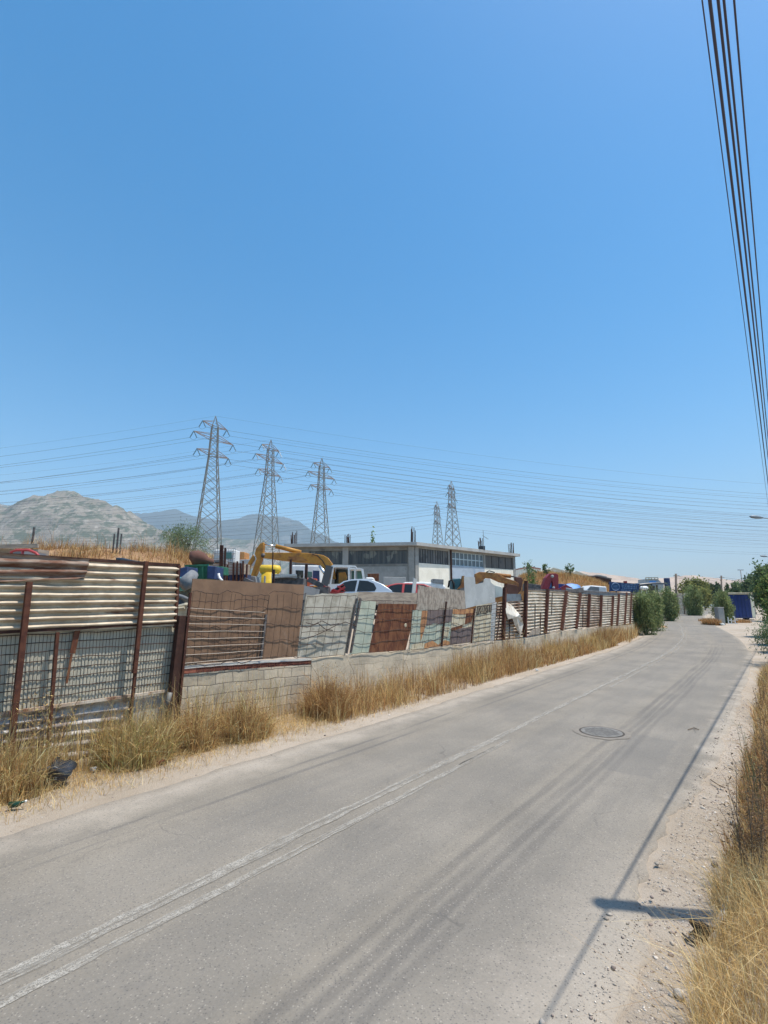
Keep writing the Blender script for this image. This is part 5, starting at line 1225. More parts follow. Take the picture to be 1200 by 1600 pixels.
# navy billboard with a round emblem and rows of unreadable letters
Y = 44.0; bb = empty('billboard', (P(975, 925, Y).x, Y, yz(P(975, 925, Y).x, Y)), 'navy billboard with a round emblem and rows of faded lettering', 'billboard')
BQ = [(952.5, 908.8), (998, 912.2), (998.5, 925), (952.5, 923.6)]
def bq(u, v, dz=0): px, py = bil(BQ, u, v); p = P(px, py, Y); p.y -= dz; return p
b = MB(); b.prism([bq(0, 0), bq(1, 0), bq(1, 1), bq(0, 1)], Vector((0, .08, 0))); b.build('board', M['sign_blue'], bb)
b = MB(); ring = [bq(.2 + .13 * math.cos(t), .5 + .40 * math.sin(t), .012) for t in [k * math.pi / 12 for k in range(25)]]; b.tube(ring, .035, 4); b.build('emblem_ring', M['sign_mark'], bb)
b = MB()
for v in (.34, .5, .66): b.bar(bq(.12, v, .012), bq(.28, v, .012), .06, .01, side=Vector((0, 1, 0)))
b.build('emblem_bar', M['sign_mark'], bb)
for v, u0, u1, hgt in ((.16, .40, .66, .10), (.38, .42, .92, .17), (.62, .44, .92, .17), (.86, .40, .70, .11), (.16, .72, .95, .08)):
    b = MB(); u = u0
    while u < u1:
        w_ = random.uniform(.018, .034)
        kind = random.random()
        b.bar(bq(u, v - hgt / 2, .012), bq(u, v + hgt / 2, .012), .045, .01, side=Vector((0, 1, 0)))
        if kind < .6: b.bar(bq(u, v - hgt / 2, .0125), bq(u + w_, v - hgt / 2, .0125), .04, .01, side=Vector((0, 1, 0)))
        if kind > .3: b.bar(bq(u + w_, v - hgt / 2, .0118), bq(u + w_, v + hgt / 2, .0118), .04, .01, side=Vector((0, 1, 0)))
        u += w_ + .018
    b.build('lettering', M['sign_mark'], bb)
for u in (.02, .25, .98): b = MB(); p = bq(u, .9, -.12); b.bar(p, (p.x, p.y, yz(p.x, p.y)), .09); b.build('leg', M['dark_bar'], bb)
b = MB(); p = bq(.54, 0); b.bx(p.x - .1, p.x + .15, Y - .05, Y + .15, p.z - .02, p.z + .16); b.build('cap_box', M['red'], bb)
# canopy and bus-like machine beyond
Y = 74.0; cn = empty('black_canopy', (P(1018, 925, Y).x, Y, .5), 'dark canopy with a white and blue machine on top, left of the wooden pole', 'canopy')
rows_ = []
for i in range(12):
    f = i / 11; p = P(999.5 + 42 * f, 912.5 - 2.2 * math.sin(f * math.pi * .75), Y); rows_.append([p + Vector((0, 0, -.25)), p, p + Vector((0, 4, .1)), p + Vector((0, 4, -.25))])
b = MB(); b.grid(rows_); b.build('roof', M['black_plastic'], cn, True)
b = MB()
for x in (1001, 1013, 1026, 1040): p = P(x, 914, Y + 1); b.bar(p, (p.x, p.y, 0), .2)
b.bx(P(1001, 920, Y).x, P(1041, 920, Y).x, Y + 3, Y + 3.2, 0, P(1020, 914, Y).z); b.build('frame', M['dark_bar'], cn)
Y = 82.0; mc_ = empty('white_machine', (P(1021, 910, Y).x, Y, 2.0), 'white and blue machine roof with a railing above the dark canopy', 'machine')
b = MB(); b.prism([Vector((p.x, Y, p.z)) for p in pw([(1009, 905), (1028, 905), (1033, 910), (1037, 912), (1037, 925), (1009, 925)], Y)], Vector((0, 2.5, 0))); b.build('body', M['zinc'], mc_)
b = MB(); b.prism([Vector((p.x, Y - .05, p.z)) for p in pw([(1015, 907.5), (1026, 907.5), (1024, 911), (1014, 911.5)], Y)], Vector((0, .04, 0))); b.build('blue_flash', M['sky_tarp'], mc_)
b = MB(); b.bar(P(1009, 902.5, Y), P(1028, 902.5, Y), .12); b.bar(P(1009, 905.2, Y), P(1028, 905.2, Y), .12)
for x in (1009, 1014, 1018, 1023, 1028): b.bar(P(x, 902.5, Y), P(x, 906, Y), .12)
b.build('railing', M['cream_p'], mc_)
b = MB(); p = P(1043.5, 903, 80); b.bx(p.x - .35, p.x + .35, 80, 80.7, .3, p.z); tag(b.build('blue_column', M['navy'], None, bevel=.1), 'dark blue column at the right end of the canopy', 'column')
Y = 60.0; wc = empty('white_cistern', (P(1006, 922, Y).x, Y, 1), 'rounded white cistern under the canopy, above the shrubs', 'cistern')
b = MB(); b.tube([P(1000.5, 919.5, Y), P(1002, 919, Y), P(1010, 919, Y), P(1012, 919.3, Y)], [.15, .24, .24, .18], 12); b.build('vessel', M['white'], wc, True)
for x in (1002, 1010): b = MB(); p = P(x, 920, Y); b.bar(p, (p.x, Y, .2), .09); b.build('leg', M['white'], wc)
# far sheds
def shed(name, label, x0, x1, ybase, yeave, yridge, Y, wallm, roofm, dep=14, peak=.5):
    t = empty(name, (P((x0 + x1) / 2, ybase, Y).x, Y, 0), label, 'building')
    a, c = P(x0, yeave[0] if isinstance(yeave, tuple) else yeave, Y), P(x1, yeave[1] if isinstance(yeave, tuple) else yeave, Y); r = P(x0 + (x1 - x0) * peak, yridge, Y)
    b = MB(); b.prism([Vector((a.x, Y, -.1)), Vector((c.x, Y, -.1)), c, r, a], Vector((0, dep, 0))); b.build('wall', M[wallm], t)
    b = MB()
    for p, q in ((a, r), (r, c)):
        b.prism([p + Vector((0, -.3, .05)), q + Vector((0, -.3, .05)), q + Vector((0, -.3, .35)), p + Vector((0, -.3, .35))], Vector((0, dep + .6, 0)))
    b.build('roof', M[roofm], t); return t
shed('warehouse', 'long cream warehouse with a shallow pitched roof beyond the dry bank', 853, 905, 915, (894, 899), 888.5, 150, 'cream_roof', 'cream_roof', 20, .22)
shed('warehouse', 'low cream warehouse with a faint ridge, right of the longer one', 893, 926, 915, (897, 902.5), 893.5, 165, 'cream_roof', 'cream_roof', 20, .2)
shed('red_roof_house', 'low house with a faded red roof right of the workshop', 812, 845, 915, (889.5, 890), 887, 140, 'plaster', 'roof_tile', 12, .5)
shed('far_shed', 'dark open shed on the dry bank right of the warehouses', 908, 955, 918, (903, 906), 901, 120, 'rust_dark', 'dark_bar', 8, .5)
shed('pale_house', 'small pale house far beyond the shed', 925, 948, 918, (901, 902), 899.5, 220, 'zinc', 'zinc', 10, .5)
# ================================================================== PYLONS AND LINES
def make_pylon(loc, label):
    t = empty('lattice_pylon', (0, 0, 0), label, 'pylon', 'lattice pylons of the power line')
    ZA = (43.2, 40.0, 36.2); LA = (3.6, 5.8, 4.6)
    hw = lambda z: 0.95 + (36 - z) * .082 if z < 36 else .95 - (z - 36) * .035 if z < 43.5 else max(.05, .69 * (46 - z) / 2.5)
    yaw = R(28); ca, sa = math.cos(yaw), math.sin(yaw)
    cor = lambda z, k: Vector(((ca * x - sa * y) * hw(z), (sa * x + ca * y) * hw(z), z)) if True else None
    def C(z, k):
        x, y = ((-1, -1), (1, -1), (1, 1), (-1, 1))[k % 4]; h = hw(z); return Vector(((ca * x - sa * y) * h, (sa * x + ca * y) * h, z))
    b = MB(); lv = [0, 6.2, 11.6, 16.2, 20.2, 23.6, 26.6, 29.2, 31.5, 33.6, 35.2, 36.2, 38.1, 40, 41.6, 43.2]
    for k in range(4):
        for z0, z1 in zip(lv, lv[1:]): b.bar(C(z0, k), C(z1, k), .19)
        b.bar(C(43.2, k), (0, 0, 46), .12)
        for i, (z0, z1) in enumerate(zip(lv, lv[1:])):
            w_ = .10 if z0 < 30 else .075
            b.bar(C(z0, k), C(z1, k + 1), w_); b.bar(C(z0, k + 1), C(z1, k), w_)
            if z1 - z0 > 4: b.bar(C((z0 + z1) / 2, k), C((z0 + z1) / 2, k + 1), .06)
        for z in (16.2, 36.2, 40, 43.2): b.bar(C(z, k), C(z, k + 1), .11)
    b.build('lattice_tower', M['galv'], t)
    ad = Vector((.5, .866, 0)); tips = []
    for z, L in zip(ZA, LA):
        b = MB()
        for sg in (-1, 1):
            tip = ad * L * sg + Vector((0, 0, z + .45)); tips.append(tip)
            pr = Vector((-ad.y, ad.x, 0)) * hw(z) * .8
            for q in (1, -1):
                b.bar(ad * sg * hw(z) * .6 + pr * q + Vector((0, 0, z)), tip, .12); b.bar(ad * sg * hw(z) * .6 + pr * q + Vector((0, 0, z + 1.3)), tip, .10)
            b.bar(ad * sg * L * .5 + pr * .5 + Vector((0, 0, z + .22)), ad * sg * L * .5 - pr * .5 + Vector((0, 0, z + .22)), .08)
        b.build('cross_arm', M['arm_steel'], t)
    atts = []
    for tip in tips:
        for sx in (-1, 1):
            b = MB(); e = tip + Vector((sx * .75, sx * .05, -1.55)); pts = [tip + (e - tip) * i / 8 for i in range(9)]
            b.tube(pts, [.05 if i % 2 else .13 for i in range(9)], 6); b.build('insulator', M['insul'], t); atts.append(e)
    return t, tips, atts
PYL = [(337, 650, 'nearest'), (423.5, 687, 'second'), (503, 715.5, 'third'), (705, 751.5, 'fourth'), (682.5, 783.5, 'farthest')]
DESC = ['tallest and nearest lattice pylon, left of the excavator boom', 'lattice pylon directly behind the excavator boom, second in height', 'lattice pylon rising above the left end of the workshop roof',
        'taller of the two lattice pylons behind the right part of the workshop', 'shorter and farthest lattice pylon, close left of another pylon over the workshop']
WHO = ['the nearest pylon', 'the pylon behind the excavator boom', 'the pylon over the left workshop roof', 'the taller pylon behind the workshop', 'the farthest short pylon']
ARM = ['top left arm', 'top right arm', 'middle left arm', 'middle right arm', 'bottom left arm', 'bottom right arm']
p0, tips, atts = make_pylon(None, DESC[0])
def catenary(A, B, sag, n=22):
    return [A + (B - A) * (i / n) + Vector((0, 0, -4 * sag * (i / n) * (1 - i / n))) for i in range(n + 1)]
for i, (px, py, _) in enumerate(PYL):
    o = p0 if i == 0 else copy_tree(p0)
    r = ray(px, py); Y = (46 - EYE) * r.y / r.z; base = Vector((r.x / r.y * Y, Y, 0)); o.location = base; o['label'] = DESC[i]
    if i: o.rotation_euler.z = R((0, 4, -6, 8, 12)[i])
    rot = Matrix.Rotation(o.rotation_euler.z, 3, 'Z')
    for k in range(7):
        b = MB()
        if k < 6:
            aL, aR = base + rot @ atts[2 * k], base + rot @ atts[2 * k + 1]; rad = .028
        else: aL = aR = base + Vector((0, 0, 46)); rad = .016
        b.tube(catenary(aL + Vector((-292, 42, 0)), aL, 8.5), rad, 4); b.tube(catenary(aR, aR + Vector((320, 66, -2)), 8.0), rad, 4)
        if k < 6: b.tube(catenary(aL, aR, .5, 6), rad, 4)
        tag(b.build('power_line', M['conductor']), ('conductor hung from the ' + ARM[k] + ' of ' + WHO[i]) if k < 6 else 'thin earth wire over the peak of ' + WHO[i], 'power line', 'conductors of the high voltage line')

# ---- roadside pole line: five wires over the right verge
POLES = [(6.55, -1.0), (29.5, -1.2)]
PX0 = [1097, 1109, 1122, 1131, 1147]; PX1 = [1139, 1148, 1157.5, 1164, 1175]; RAD = [.0025, .0062, .0056, .005, .0042]
WN = ['thin leftmost', 'thickest', 'third from the left', 'fourth from the left', 'rightmost']
for px, px1, rad, nm in zip(PX0, PX1, RAD, WN):
    r0, r1 = ray(px, 0), ray(px1, 320)
    k0 = r0.dot(RN) / r0.z; h = (1.52 + 2.7 * k0) / (.317 + k0)          # height at which its shadow falls on the line seen on the road
    A = r0 * ((h - EYE) / r0.z); A.z = h; k1 = r1.dot(RN) / r1.z
    Bp = r1 * ((h - .07 - EYE) / r1.z); Bp.z = h - .07; d = (Bp - A); d.z = 0; ln = d.length; d.normalize()
    if d.dot(RN) < -.02: d = (RD - RN * .02).normalized()
    b = MB(); b.tube([A + d * x + Vector((0, 0, -.035 * (x / 4) * (1 - max(0, x) / 52) if -8 < x else .3)) for x in [-40, -20, -8, -4] + list(range(0, 60, 2))], rad, 6)
    tag(b.build('overhead_cable', M['cable'], None, True), nm + ' of the five dark cables overhead at the right edge', 'cable', 'five roadside cables overhead')
for i, (s, l) in enumerate(POLES):
    p = SL(s, l); t = empty('utility_pole', (p.x, p.y, 0), ('timber utility pole on the verge beside the camera, out of view but for its shadow', 'timber utility pole hidden by the hedge farther along the verge')[i], 'pole', 'roadside utility poles')
    b = MB(); b.tube([SL(s, l, -.2), SL(s, l, 4), SL(s, l, 8.0)], [.13, .11, .085], 14); b.build('shaft', M['wood_pole'], t, True)
    b = MB(); b.tube([SL(s, l, 8.0), SL(s, l, 8.1)], [.10, .03], 12); b.build('cap', M['grey_steel'], t, True)
# far wooden poles and street lamps
fp = []
for (px, py, Y, rad, label) in ((1056, 896.5, 82, .17, 'weathered wooden pole left of the yellow green trees'), (1127, 899.5, 104, .16, 'grey pole above the shrub left of the blue trailer')):
    p = P(px, py, Y); b = MB(); b.tube([(P(px - .5, 945, Y).x, Y, -.1), (p.x, Y, p.z)], [rad * 1.15, rad], 10); b.bar((p.x - .5, Y - .1, p.z - .35), (p.x + .5, Y - .1, p.z - .35), .1)
    tag(b.build('wooden_pole', M['wood_pole'], None, True), label, 'pole'); fp.append(Vector((p.x, Y, p.z - .3)))
for k, (dz, lb) in enumerate(((0, 'upper thin wire between the two far wooden poles'), (-.35, 'lower thin wire between the two far wooden poles'))):
    b = MB(); d = Vector((0, 0, dz)); b.tube(catenary(fp[0] + d, fp[1] + d, .5), .02, 4); b.tube(catenary(fp[1] + d, fp[1] + d + Vector((40, 20, 0)), .8), .02, 4)
    tag(b.build('thin_wire', M['conductor']), lb, 'wire')
def street_lamp(hx, hy, Y, mx, label, al=1.0):
    hd = P(hx, hy, Y); m_ = P(mx, hy, Y); t = empty('street_lamp', (m_.x, Y, 0), label, 'street lamp', 'street lamps along the right side')
    top = Vector((m_.x, Y, hd.z - .5)); b = MB(); b.tube([(m_.x, Y, -.1), (m_.x, Y, top.z)], [.09, .06], 10); b.build('mast', M['grey_steel'], t, True)
    b = MB(); b.tube([top, top + Vector((-.25 * (m_.x - hd.x), 0, .22)), hd + Vector((.55, 0, -.07))], .035, 8); b.build('arm', M['grey_steel'], t, True)
    b = MB(); pts = [hd + Vector((x, 0, -.10 * x)) for x in (0, .15, .5, .9, 1.05)]; b.tube(pts, [.03, .11, .14, .10, .05], 10); b.build('lamp_head', M['lamp_head'], t, True)
street_lamp(1171, 807, 38, 1240, 'nearest street lamp head reaching in from the right edge, highest in the sky')
street_lamp(1187.5, 868.5, 70, 1216, 'second street lamp head at the right edge, just above the tree')
hd = P(1157, 890.5, 105); t = empty('double_lamp', (hd.x, 105, 0), 'slim street lamp with a double head above the blue trailer', 'street lamp', 'street lamps along the right side')
b = MB(); b.tube([(hd.x, 105, -.1), (hd.x, 105, hd.z)], [.13, .09], 8); b.build('mast', M['grey_steel'], t, True)
for sg in (-1, 1): b = MB(); b.box((hd.x + sg * .35, 105, hd.z), (.5, .25, .14)); b.build('lamp_head', M['lamp_head'], t, bevel=.03)

# ================================================================== THE FAR END OF THE ROAD
Y = 70.0; A_, B_, C_ = P(1138, 929, Y), P(1170.5, 929, Y), P(1176, 929, Y + 2.6); zb = P(1150, 966, Y).z; zt = P(1150, 929, Y).z
tr = empty('box_trailer', (B_.x - 1.4, Y + 2, 0), 'blue tarpaulin covered box trailer with a pale roof on the dirt apron', 'trailer')
D_ = A_ + (C_ - B_)
def flat(ps, z): return [Vector((p.x, p.y, z)) for p in ps]
b = MB(); b.prism(flat([A_, B_, C_, D_], zb), Vector((0, 0, zt - zb))); b.build('body', M['blue_tarp'], tr, bevel=.04)
ov_ = Vector((.12, 0, 0)); fv = Vector((0, .1, 0))
b = MB(); b.prism(flat([A_ - ov_ - fv, B_ + ov_ - fv, C_ + ov_ + fv, D_ - ov_ + fv], zt + .004), Vector((0, 0, .28))); b.build('roof', M['cream_p'], tr, bevel=.04)
sdv = Vector((.02, -.01, 0))
for f0, f1 in ((0.02, .14), (.84, .98)):
    b = MB(); p, q = B_ + (C_ - B_) * f0 + sdv, B_ + (C_ - B_) * f1 + sdv; b.prism([Vector((p.x, p.y, zb)), Vector((q.x, q.y, zb)), Vector((q.x, q.y, zt)), Vector((p.x, p.y, zt))], Vector((.03, -.015, 0))); b.build('end_frame', M['concrete_pale'], tr)
p, q = B_ + (C_ - B_) * .16 + sdv, B_ + (C_ - B_) * .82 + sdv
b = MB(); b.prism([Vector((p.x, p.y, zb + .1)), Vector((q.x, q.y, zb + .1)), Vector((q.x, q.y, zt - .1)), Vector((p.x, p.y, zt - .1))], Vector((.02, -.01, 0))); b.build('side_panel', M['pale_green'], tr)
b = MB(); b.bar(A_ + Vector((0, -.03, zb - A_.z + .12)), B_ + Vector((0, -.03, zb - B_.z + .12)), .1); b.build('bumper', M['navy'], tr)
b = MB()
for k in range(6): x = A_.x + (B_.x - A_.x) * (k + .5) / 6; b.bar((x, Y - .012, zb + .2), (x, Y - .012, zt - .1), .03, .02)
b.build('tarp_seam', M['navy'], tr)
for x in (A_.x + .5, B_.x - .45):
    b = MB(); b.tube([(x, Y + .4, .46), (x, Y + .75, .46)], .48, 20); w_ = b.build('wheel', M['tyre'], tr, True)
b = MB(); b.bx(A_.x + .3, B_.x - .3, Y + .3, Y + 2.2, .46, zb + .01); b.build('chassis', M['dark_bar'], tr)
b = MB(); b.tube([P(1139, 967, Y - .6), P(1141, 960, Y - .6), P(1140, 957, Y - .6)], .09, 8); p = P(1136, 969, Y - .6); b.tube([(p.x, p.y, .05), P(1139, 967, Y - .6)], .09, 8)
tag(b.build('bent_pipe', M['concrete_pale'], None, True), 'bent pale pipe lying left of the blue trailer', 'pipe')
g = G(1126.5, 976); b = MB(); b.bx(g.x - .34, g.x + .34, g.y - .3, g.y + .35, -.1, P(1126, 949.5, g.y).z); b.box((g.x, g.y, P(1126, 949.2, g.y).z), (.74, .7, .08))
tag(b.build('gate_pillar', M['concrete'], None, bevel=.03), 'square grey concrete gate pillar in front of the shrub by the trailer', 'pillar')
for k, (x, hgt) in enumerate(((1138.5, .75), (1143.3, .6), (1149, .8))):
    g = G(x, 974.5); b = MB(); b.bar((g.x, g.y, 0), (g.x, g.y, hgt), .07); b.bar((g.x, g.y, hgt * .55), (g.x + .34, g.y, hgt * .5), .07); b.bar((g.x, g.y, .05), (g.x + .25, g.y - .1, .04), .07)
    if k == 2: b.bar((g.x, g.y, hgt), (g.x - .2, g.y, hgt), .07)
    tag(b.build('broken_frame', M['white']), ('broken white plastic frame nearest the concrete pillar', 'smallest broken white frame, between two others', 'broken white frame nearest the trailer wheel')[k], 'frame', 'broken white frames')
g = G(1103, 944.3)
car('far_car', 'yellow car far off at the end of the road', 1092, 1112, 937.5, g.y, 1, M['taxi'], WAG_O, WAG_C, 4.2, 1.5, 1.7, windows=(([(.30, .63), (.42, .91), (.50, .955), (.80, .92), (.88, .80), (.90, .67)], 'glass'),))
shed('white_house', 'small white house far off above the yellow car', 1107, 1119, 944, (929, 929.5), 927.5, 215, 'plaster', 'grey_wall', 6, .5)
fe = empty('pale_fence', (P(1066, 940, 96).x, 96, 0), 'pale corrugated fence right of the wooden pole', 'fence')
b = MB(); fr_ = []
for i in range(60): f = i / 59; p = P(1057 + 19 * f, 927, 96); fr_.append([Vector((p.x, 96 + .04 * math.sin(f * 90), -.1)), Vector((p.x, 96 + .04 * math.sin(f * 90), p.z))])
b.grid(fr_); b.build('sheet', M['sheet_white'], fe)
b = MB()
for x in (1057, 1066, 1076): p = P(x, 926, 96); b.bar((p.x, 95.9, -.1), (p.x, 95.9, p.z), .1)
b.build('post', M['rust_post'], fe)

# ================================================================== TREES AND SHRUBS
def ptree(name, label, px, ptop, Y, hw_px, pal, z=0.0, **kw):
    p = P(px, ptop, Y); return tree(name, label, kw.pop('cat', 'tree'), (p.x, Y, z), p.z, hw_px * Y / FPX, pal, **kw)
FEA = dict(asp=.16, up=1.3, clear=-.12, cat='shrub', trunk_r=.04, stems=5)
ptree('feathery_shrub', 'tall feathery green shrub covering the end of the corrugated fence', 1003, 923, 40, 21, SHRUB, clumps=80, per=75, leaf=.14, cl_r=.2, group='feathery shrubs by the road', **FEA)
ptree('feathery_shrub', 'feathery green shrub leaning out over the dry grass at the bend', 1019, 921, 45, 17, SHRUB, clumps=70, per=80, leaf=.15, cl_r=.2, group='feathery shrubs by the road', **FEA)
ptree('feathery_shrub', 'green shrub left of the weathered wooden pole', 1042, 917, 66, 17, SHRUB, clumps=80, per=90, leaf=.19, cl_r=.2, group='feathery shrubs by the road', **FEA)
ptree('feathery_shrub', 'dense green shrub right of the wooden pole at the second bend', 1080, 917, 90, 15, SHRUB, clumps=90, per=100, leaf=.22, cl_r=.2, group='feathery shrubs by the road', **FEA)
ptree('feathery_shrub', 'pale green feathery shrub behind the concrete gate pillar', 1126, 924, 61, 17, SHRUB, clumps=90, per=100, leaf=.17, cl_r=.2, group='feathery shrubs by the road', **FEA)
p = P(292, 819, 27); zz = mound2_z(p.x, 27)
tree('round_bush', 'loose pale green bush on the earth mound before the nearest pylon', 'bush', (p.x, 27, zz - .1), p.z + .05, 1.5, PALEG, clumps=60, per=70, leaf=.075, asp=.2, trunk_r=.04, cl_r=.24, up=.6, clear=.0, stems=4)
ptree('broad_tree', 'wide yellow green tree beyond the second bend', 1080, 903, 150, 27, YGREEN, clumps=80, per=60, leaf=.42, clear=.12)
ptree('dark_tree', 'dark green tree right of the yellow green tree', 1113, 910.5, 170, 17, DARKG, clumps=60, per=60, leaf=.42, clear=.1)
ptree('slender_tree', 'slender dark tree behind the grey pole', 1121, 906.5, 185, 5, DARKG, clumps=26, per=50, leaf=.35, clear=.1)
ptree('slender_tree', 'small dark tree right of the grey pole', 1134, 911, 180, 6, DARKG, clumps=30, per=50, leaf=.38, clear=.1)
ptree('leafy_tree', 'leafy mid green tree behind the slim double lamp', 1152, 909, 125, 20, OLIVE, clumps=70, per=60, leaf=.33, clear=.08)
ptree('leafy_tree', 'mid green tree behind the blue trailer roof', 1172, 897, 98, 19, OLIVE, clumps=60, per=60, leaf=.3, clear=.1)
ptree('tall_tree', 'tall grey green tree above the hedge at the right edge', 1194, 878, 66, 27, OLIVE, clumps=80, per=80, leaf=.2, clear=.1)
ptree('leafy_tree', 'low yellow green tree under the wide tree at the road end', 1098, 918, 140, 16, YGREEN, clumps=40, per=50, leaf=.35, clear=.05)
HEDGE = [(37, 30.4, 2.3, 5.3, GREEN, .12, 'broad leaved hedge tree next to the blue trailer'), (30.5, 25.5, 1.9, 4.7, GREEN, .10, 'bright green leafy hedge tree at the right edge'),
         (26.0, 21.7, 1.6, 3.4, GREEN, .09, 'darker leafy hedge bush nearer on the right edge')]
for Yh, Xc, r, zt_, pal, lf_, lb in HEDGE:
    tree('hedge_tree', lb, 'hedge', (Xc, Yh, -.05), zt_, r, pal + YGREEN[:1], clumps=110, per=90, leaf=lf_, asp=.55, trunk_r=.09, cl_r=.15, clear=.0, group='leafy hedge on the right verge', stems=3)
tree('grey_shrub', 'low grey green feathery shrub below the leafy hedge', 'shrub', (17.55, 21.0, 0), 2.1, 2.0, OLIVE + PALEG[:1], clumps=100, per=90, leaf=.08, asp=.18, trunk_r=.03, cl_r=.2, up=1.0, clear=.0, stems=5)
def bush2(name, label, px, ptop, Y, hw_px, pal, **kw):
    x = P(px, ptop, Y).x; return ptree(name, label, px, ptop, Y, hw_px, pal, z=bank2_z(x, Y) - .1 if 47 < Y < 78 else 2.0, **kw)
bush2('thin_tree', 'thin small tree at the right corner of the workshop', 827, 877, 57, 11, OLIVE, clumps=22, per=14, leaf=.15, clear=.15, cl_r=.26, trunk_r=.05)
bush2('thin_tree', 'small wispy tree before the long warehouse', 853, 882, 60, 8, OLIVE, clumps=14, per=13, leaf=.15, clear=.2, cl_r=.2, trunk_r=.05)
bush2('thin_tree', 'lone sparse tree before the warehouse gable', 890, 881, 60, 9, OLIVE, clumps=14, per=12, leaf=.15, clear=.25, cl_r=.2, trunk_r=.05)
bush2('low_bush', 'low bright green bush beside the rusty excavator stick', 828, 899, 52, 10, GREEN, clumps=26, per=50, leaf=.12, clear=0, cl_r=.22, trunk_r=.04, cat='bush')
ptree('distant_tree', 'treetop showing above the workshop roof', 582, 837.5, 66, 9, GREEN, z=2.0, clumps=26, per=60, leaf=.2, clear=.3)

# ================================================================== GRASS
def stuff(o): return tag(o, kind='stuff')
def wall_l(s): return 9.75 - .0132 * (s - 3)
# strip of tall dry grass along the wall
P_, H_, C_ = [], [], []
n = 74000
s = 8.0 + (53 - 8.0) * RNG.uniform(0, 1, n) ** .8; f = RNG.uniform(0, 1, n)
dens = np.array([.7 * fbm(x * .75, 3.3, 0, 3) + .5 * fbm(x * 1.9, y_ * 1.5, 3, 3) for x, y_ in zip(s, f)]); keep = RNG.uniform(-.5, .45, n) < dens + .08; s, f, dens = s[keep], f[keep], dens[keep]
bend = np.array([catmull(RC, x) - 4.3 for x in s])
lw = np.array([wall_l(x) for x in s]) - .12; lo_ = np.minimum(7.92 + .2 * dens + bend * .0, lw - .7); lo_ = np.where(s > 33, lo_ + bend * 1.05, lo_)
lw = np.where(s > 36, lo_ + 1.5, lw)
l = lo_ + (lw - lo_) * f
pts = np.stack([RD.x * s + RN.x * l, RD.y * s + RN.y * l, np.full(len(s), -.04)], 1)
h = np.where(RNG.uniform(0, 1, len(s)) > .94, RNG.uniform(1.0, 1.45, len(s)), RNG.uniform(.25, 1.0, len(s))) * np.clip(.72 + .95 * dens, .22, 1.5) * np.where(s > 12, 1.15, .95) * (.75 + .35 * f)
gmask = np.array([fbm(x * .35, 8.8, 0, 3) for x in s])
col = np.where((gmask + RNG.normal(0, .25, len(s)) > .38)[:, None], pick(STRAW_G, len(s)), pick(STRAW + RUSTY_G + BROWN, len(s), .25))
stuff(blades('dry_grass', pts, h, np.where(s > 20, .014, .009), .48, col))
# separate tussocks by the tall fence
TU = [((4, 1232), .72, 1.0, 5200, STRAW_G + BROWN[:2], 'dry straw tussock with green stems at the left edge of the picture'), ((212, 1186), .6, 1.1, 6500, STRAW_G + [(0.30, 0.31, 0.11)] * 2, 'big yellow green grass tussock below the right end of the tall sheet fence'),
      ((302, 1165), .46, .9, 4200, STRAW_G + RUSTY_G + BROWN, 'straw tussock at the left corner of the low wall'), ((378, 1148), .58, .92, 5200, STRAW_G + RUSTY_G + BROWN, 'broad straw tussock in front of the block section of the wall'), ((512, 1116), .55, 1.12, 5600, STRAW[:2] + RUSTY_G + BROWN, 'dense rust brown grass tussock at the joint of the low wall')]
for (px, py), r, hh, n, pal, lb in TU:
    g = G(px, py); pts, q = tussock(g.x, g.y, r, n, z=-.04)
    o = blades('grass_tussock', pts - np.array([g.x, g.y, 0]), np.where(RNG.uniform(0, 1, n) > .95, RNG.uniform(1.0, 1.4, n), RNG.uniform(.25, 1.0, n)) * hh * (1.05 - .55 * q) * (1 + .35 * np.array([fbm(a * 2.2, b_ * 2.2, 1, 3) for a, b_ in pts[:, :2]])), np.where(RNG.uniform(0, 1, n) > .85, .015, .0062), .62, pick(pal, n, .28)); o.location = (g.x, g.y, 0)
    m_n = 900; tt = RNG.uniform(0, 6.283, m_n); rr_ = r * np.sqrt(RNG.uniform(0, 1, m_n)) * 1.15; zz_ = hh * (1.0 - .5 * (rr_ / r) ** 2) * RNG.uniform(.25, 1.15, m_n)
    leaves('seed_heads', np.stack([rr_ * np.cos(tt), rr_ * np.sin(tt), zz_], 1), .020, .28, pick(BROWN + STRAW[:2], m_n, .25), o, .8)
    tag(o, lb, 'grass', 'grass tussocks by the tall fence')
# short litter of straw on the left verge
n = 21000; s = RNG.uniform(-3.5, 12, n); l = RNG.normal(8.75, .42, n); l = np.clip(l, 7.75, 9.55)
pts = np.stack([RD.x * s + RN.x * l, RD.y * s + RN.y * l, np.full(n, -.035)], 1)
stuff(blades('straw_litter', pts, RNG.uniform(.03, .22, n), .006, 1.1, pick(STRAW, n)))
# tall weeds thinly before the sheet fence
n = 2400; s = RNG.uniform(-4, 7.8, n); l = RNG.uniform(8.9, 9.5, n)
pts = np.stack([RD.x * s + RN.x * l, RD.y * s + RN.y * l, np.full(n, -.04)], 1)
stuff(blades('thin_weeds', pts, RNG.uniform(.5, 1.5, n), .007, .3, pick(STRAW_G[4:], n)))
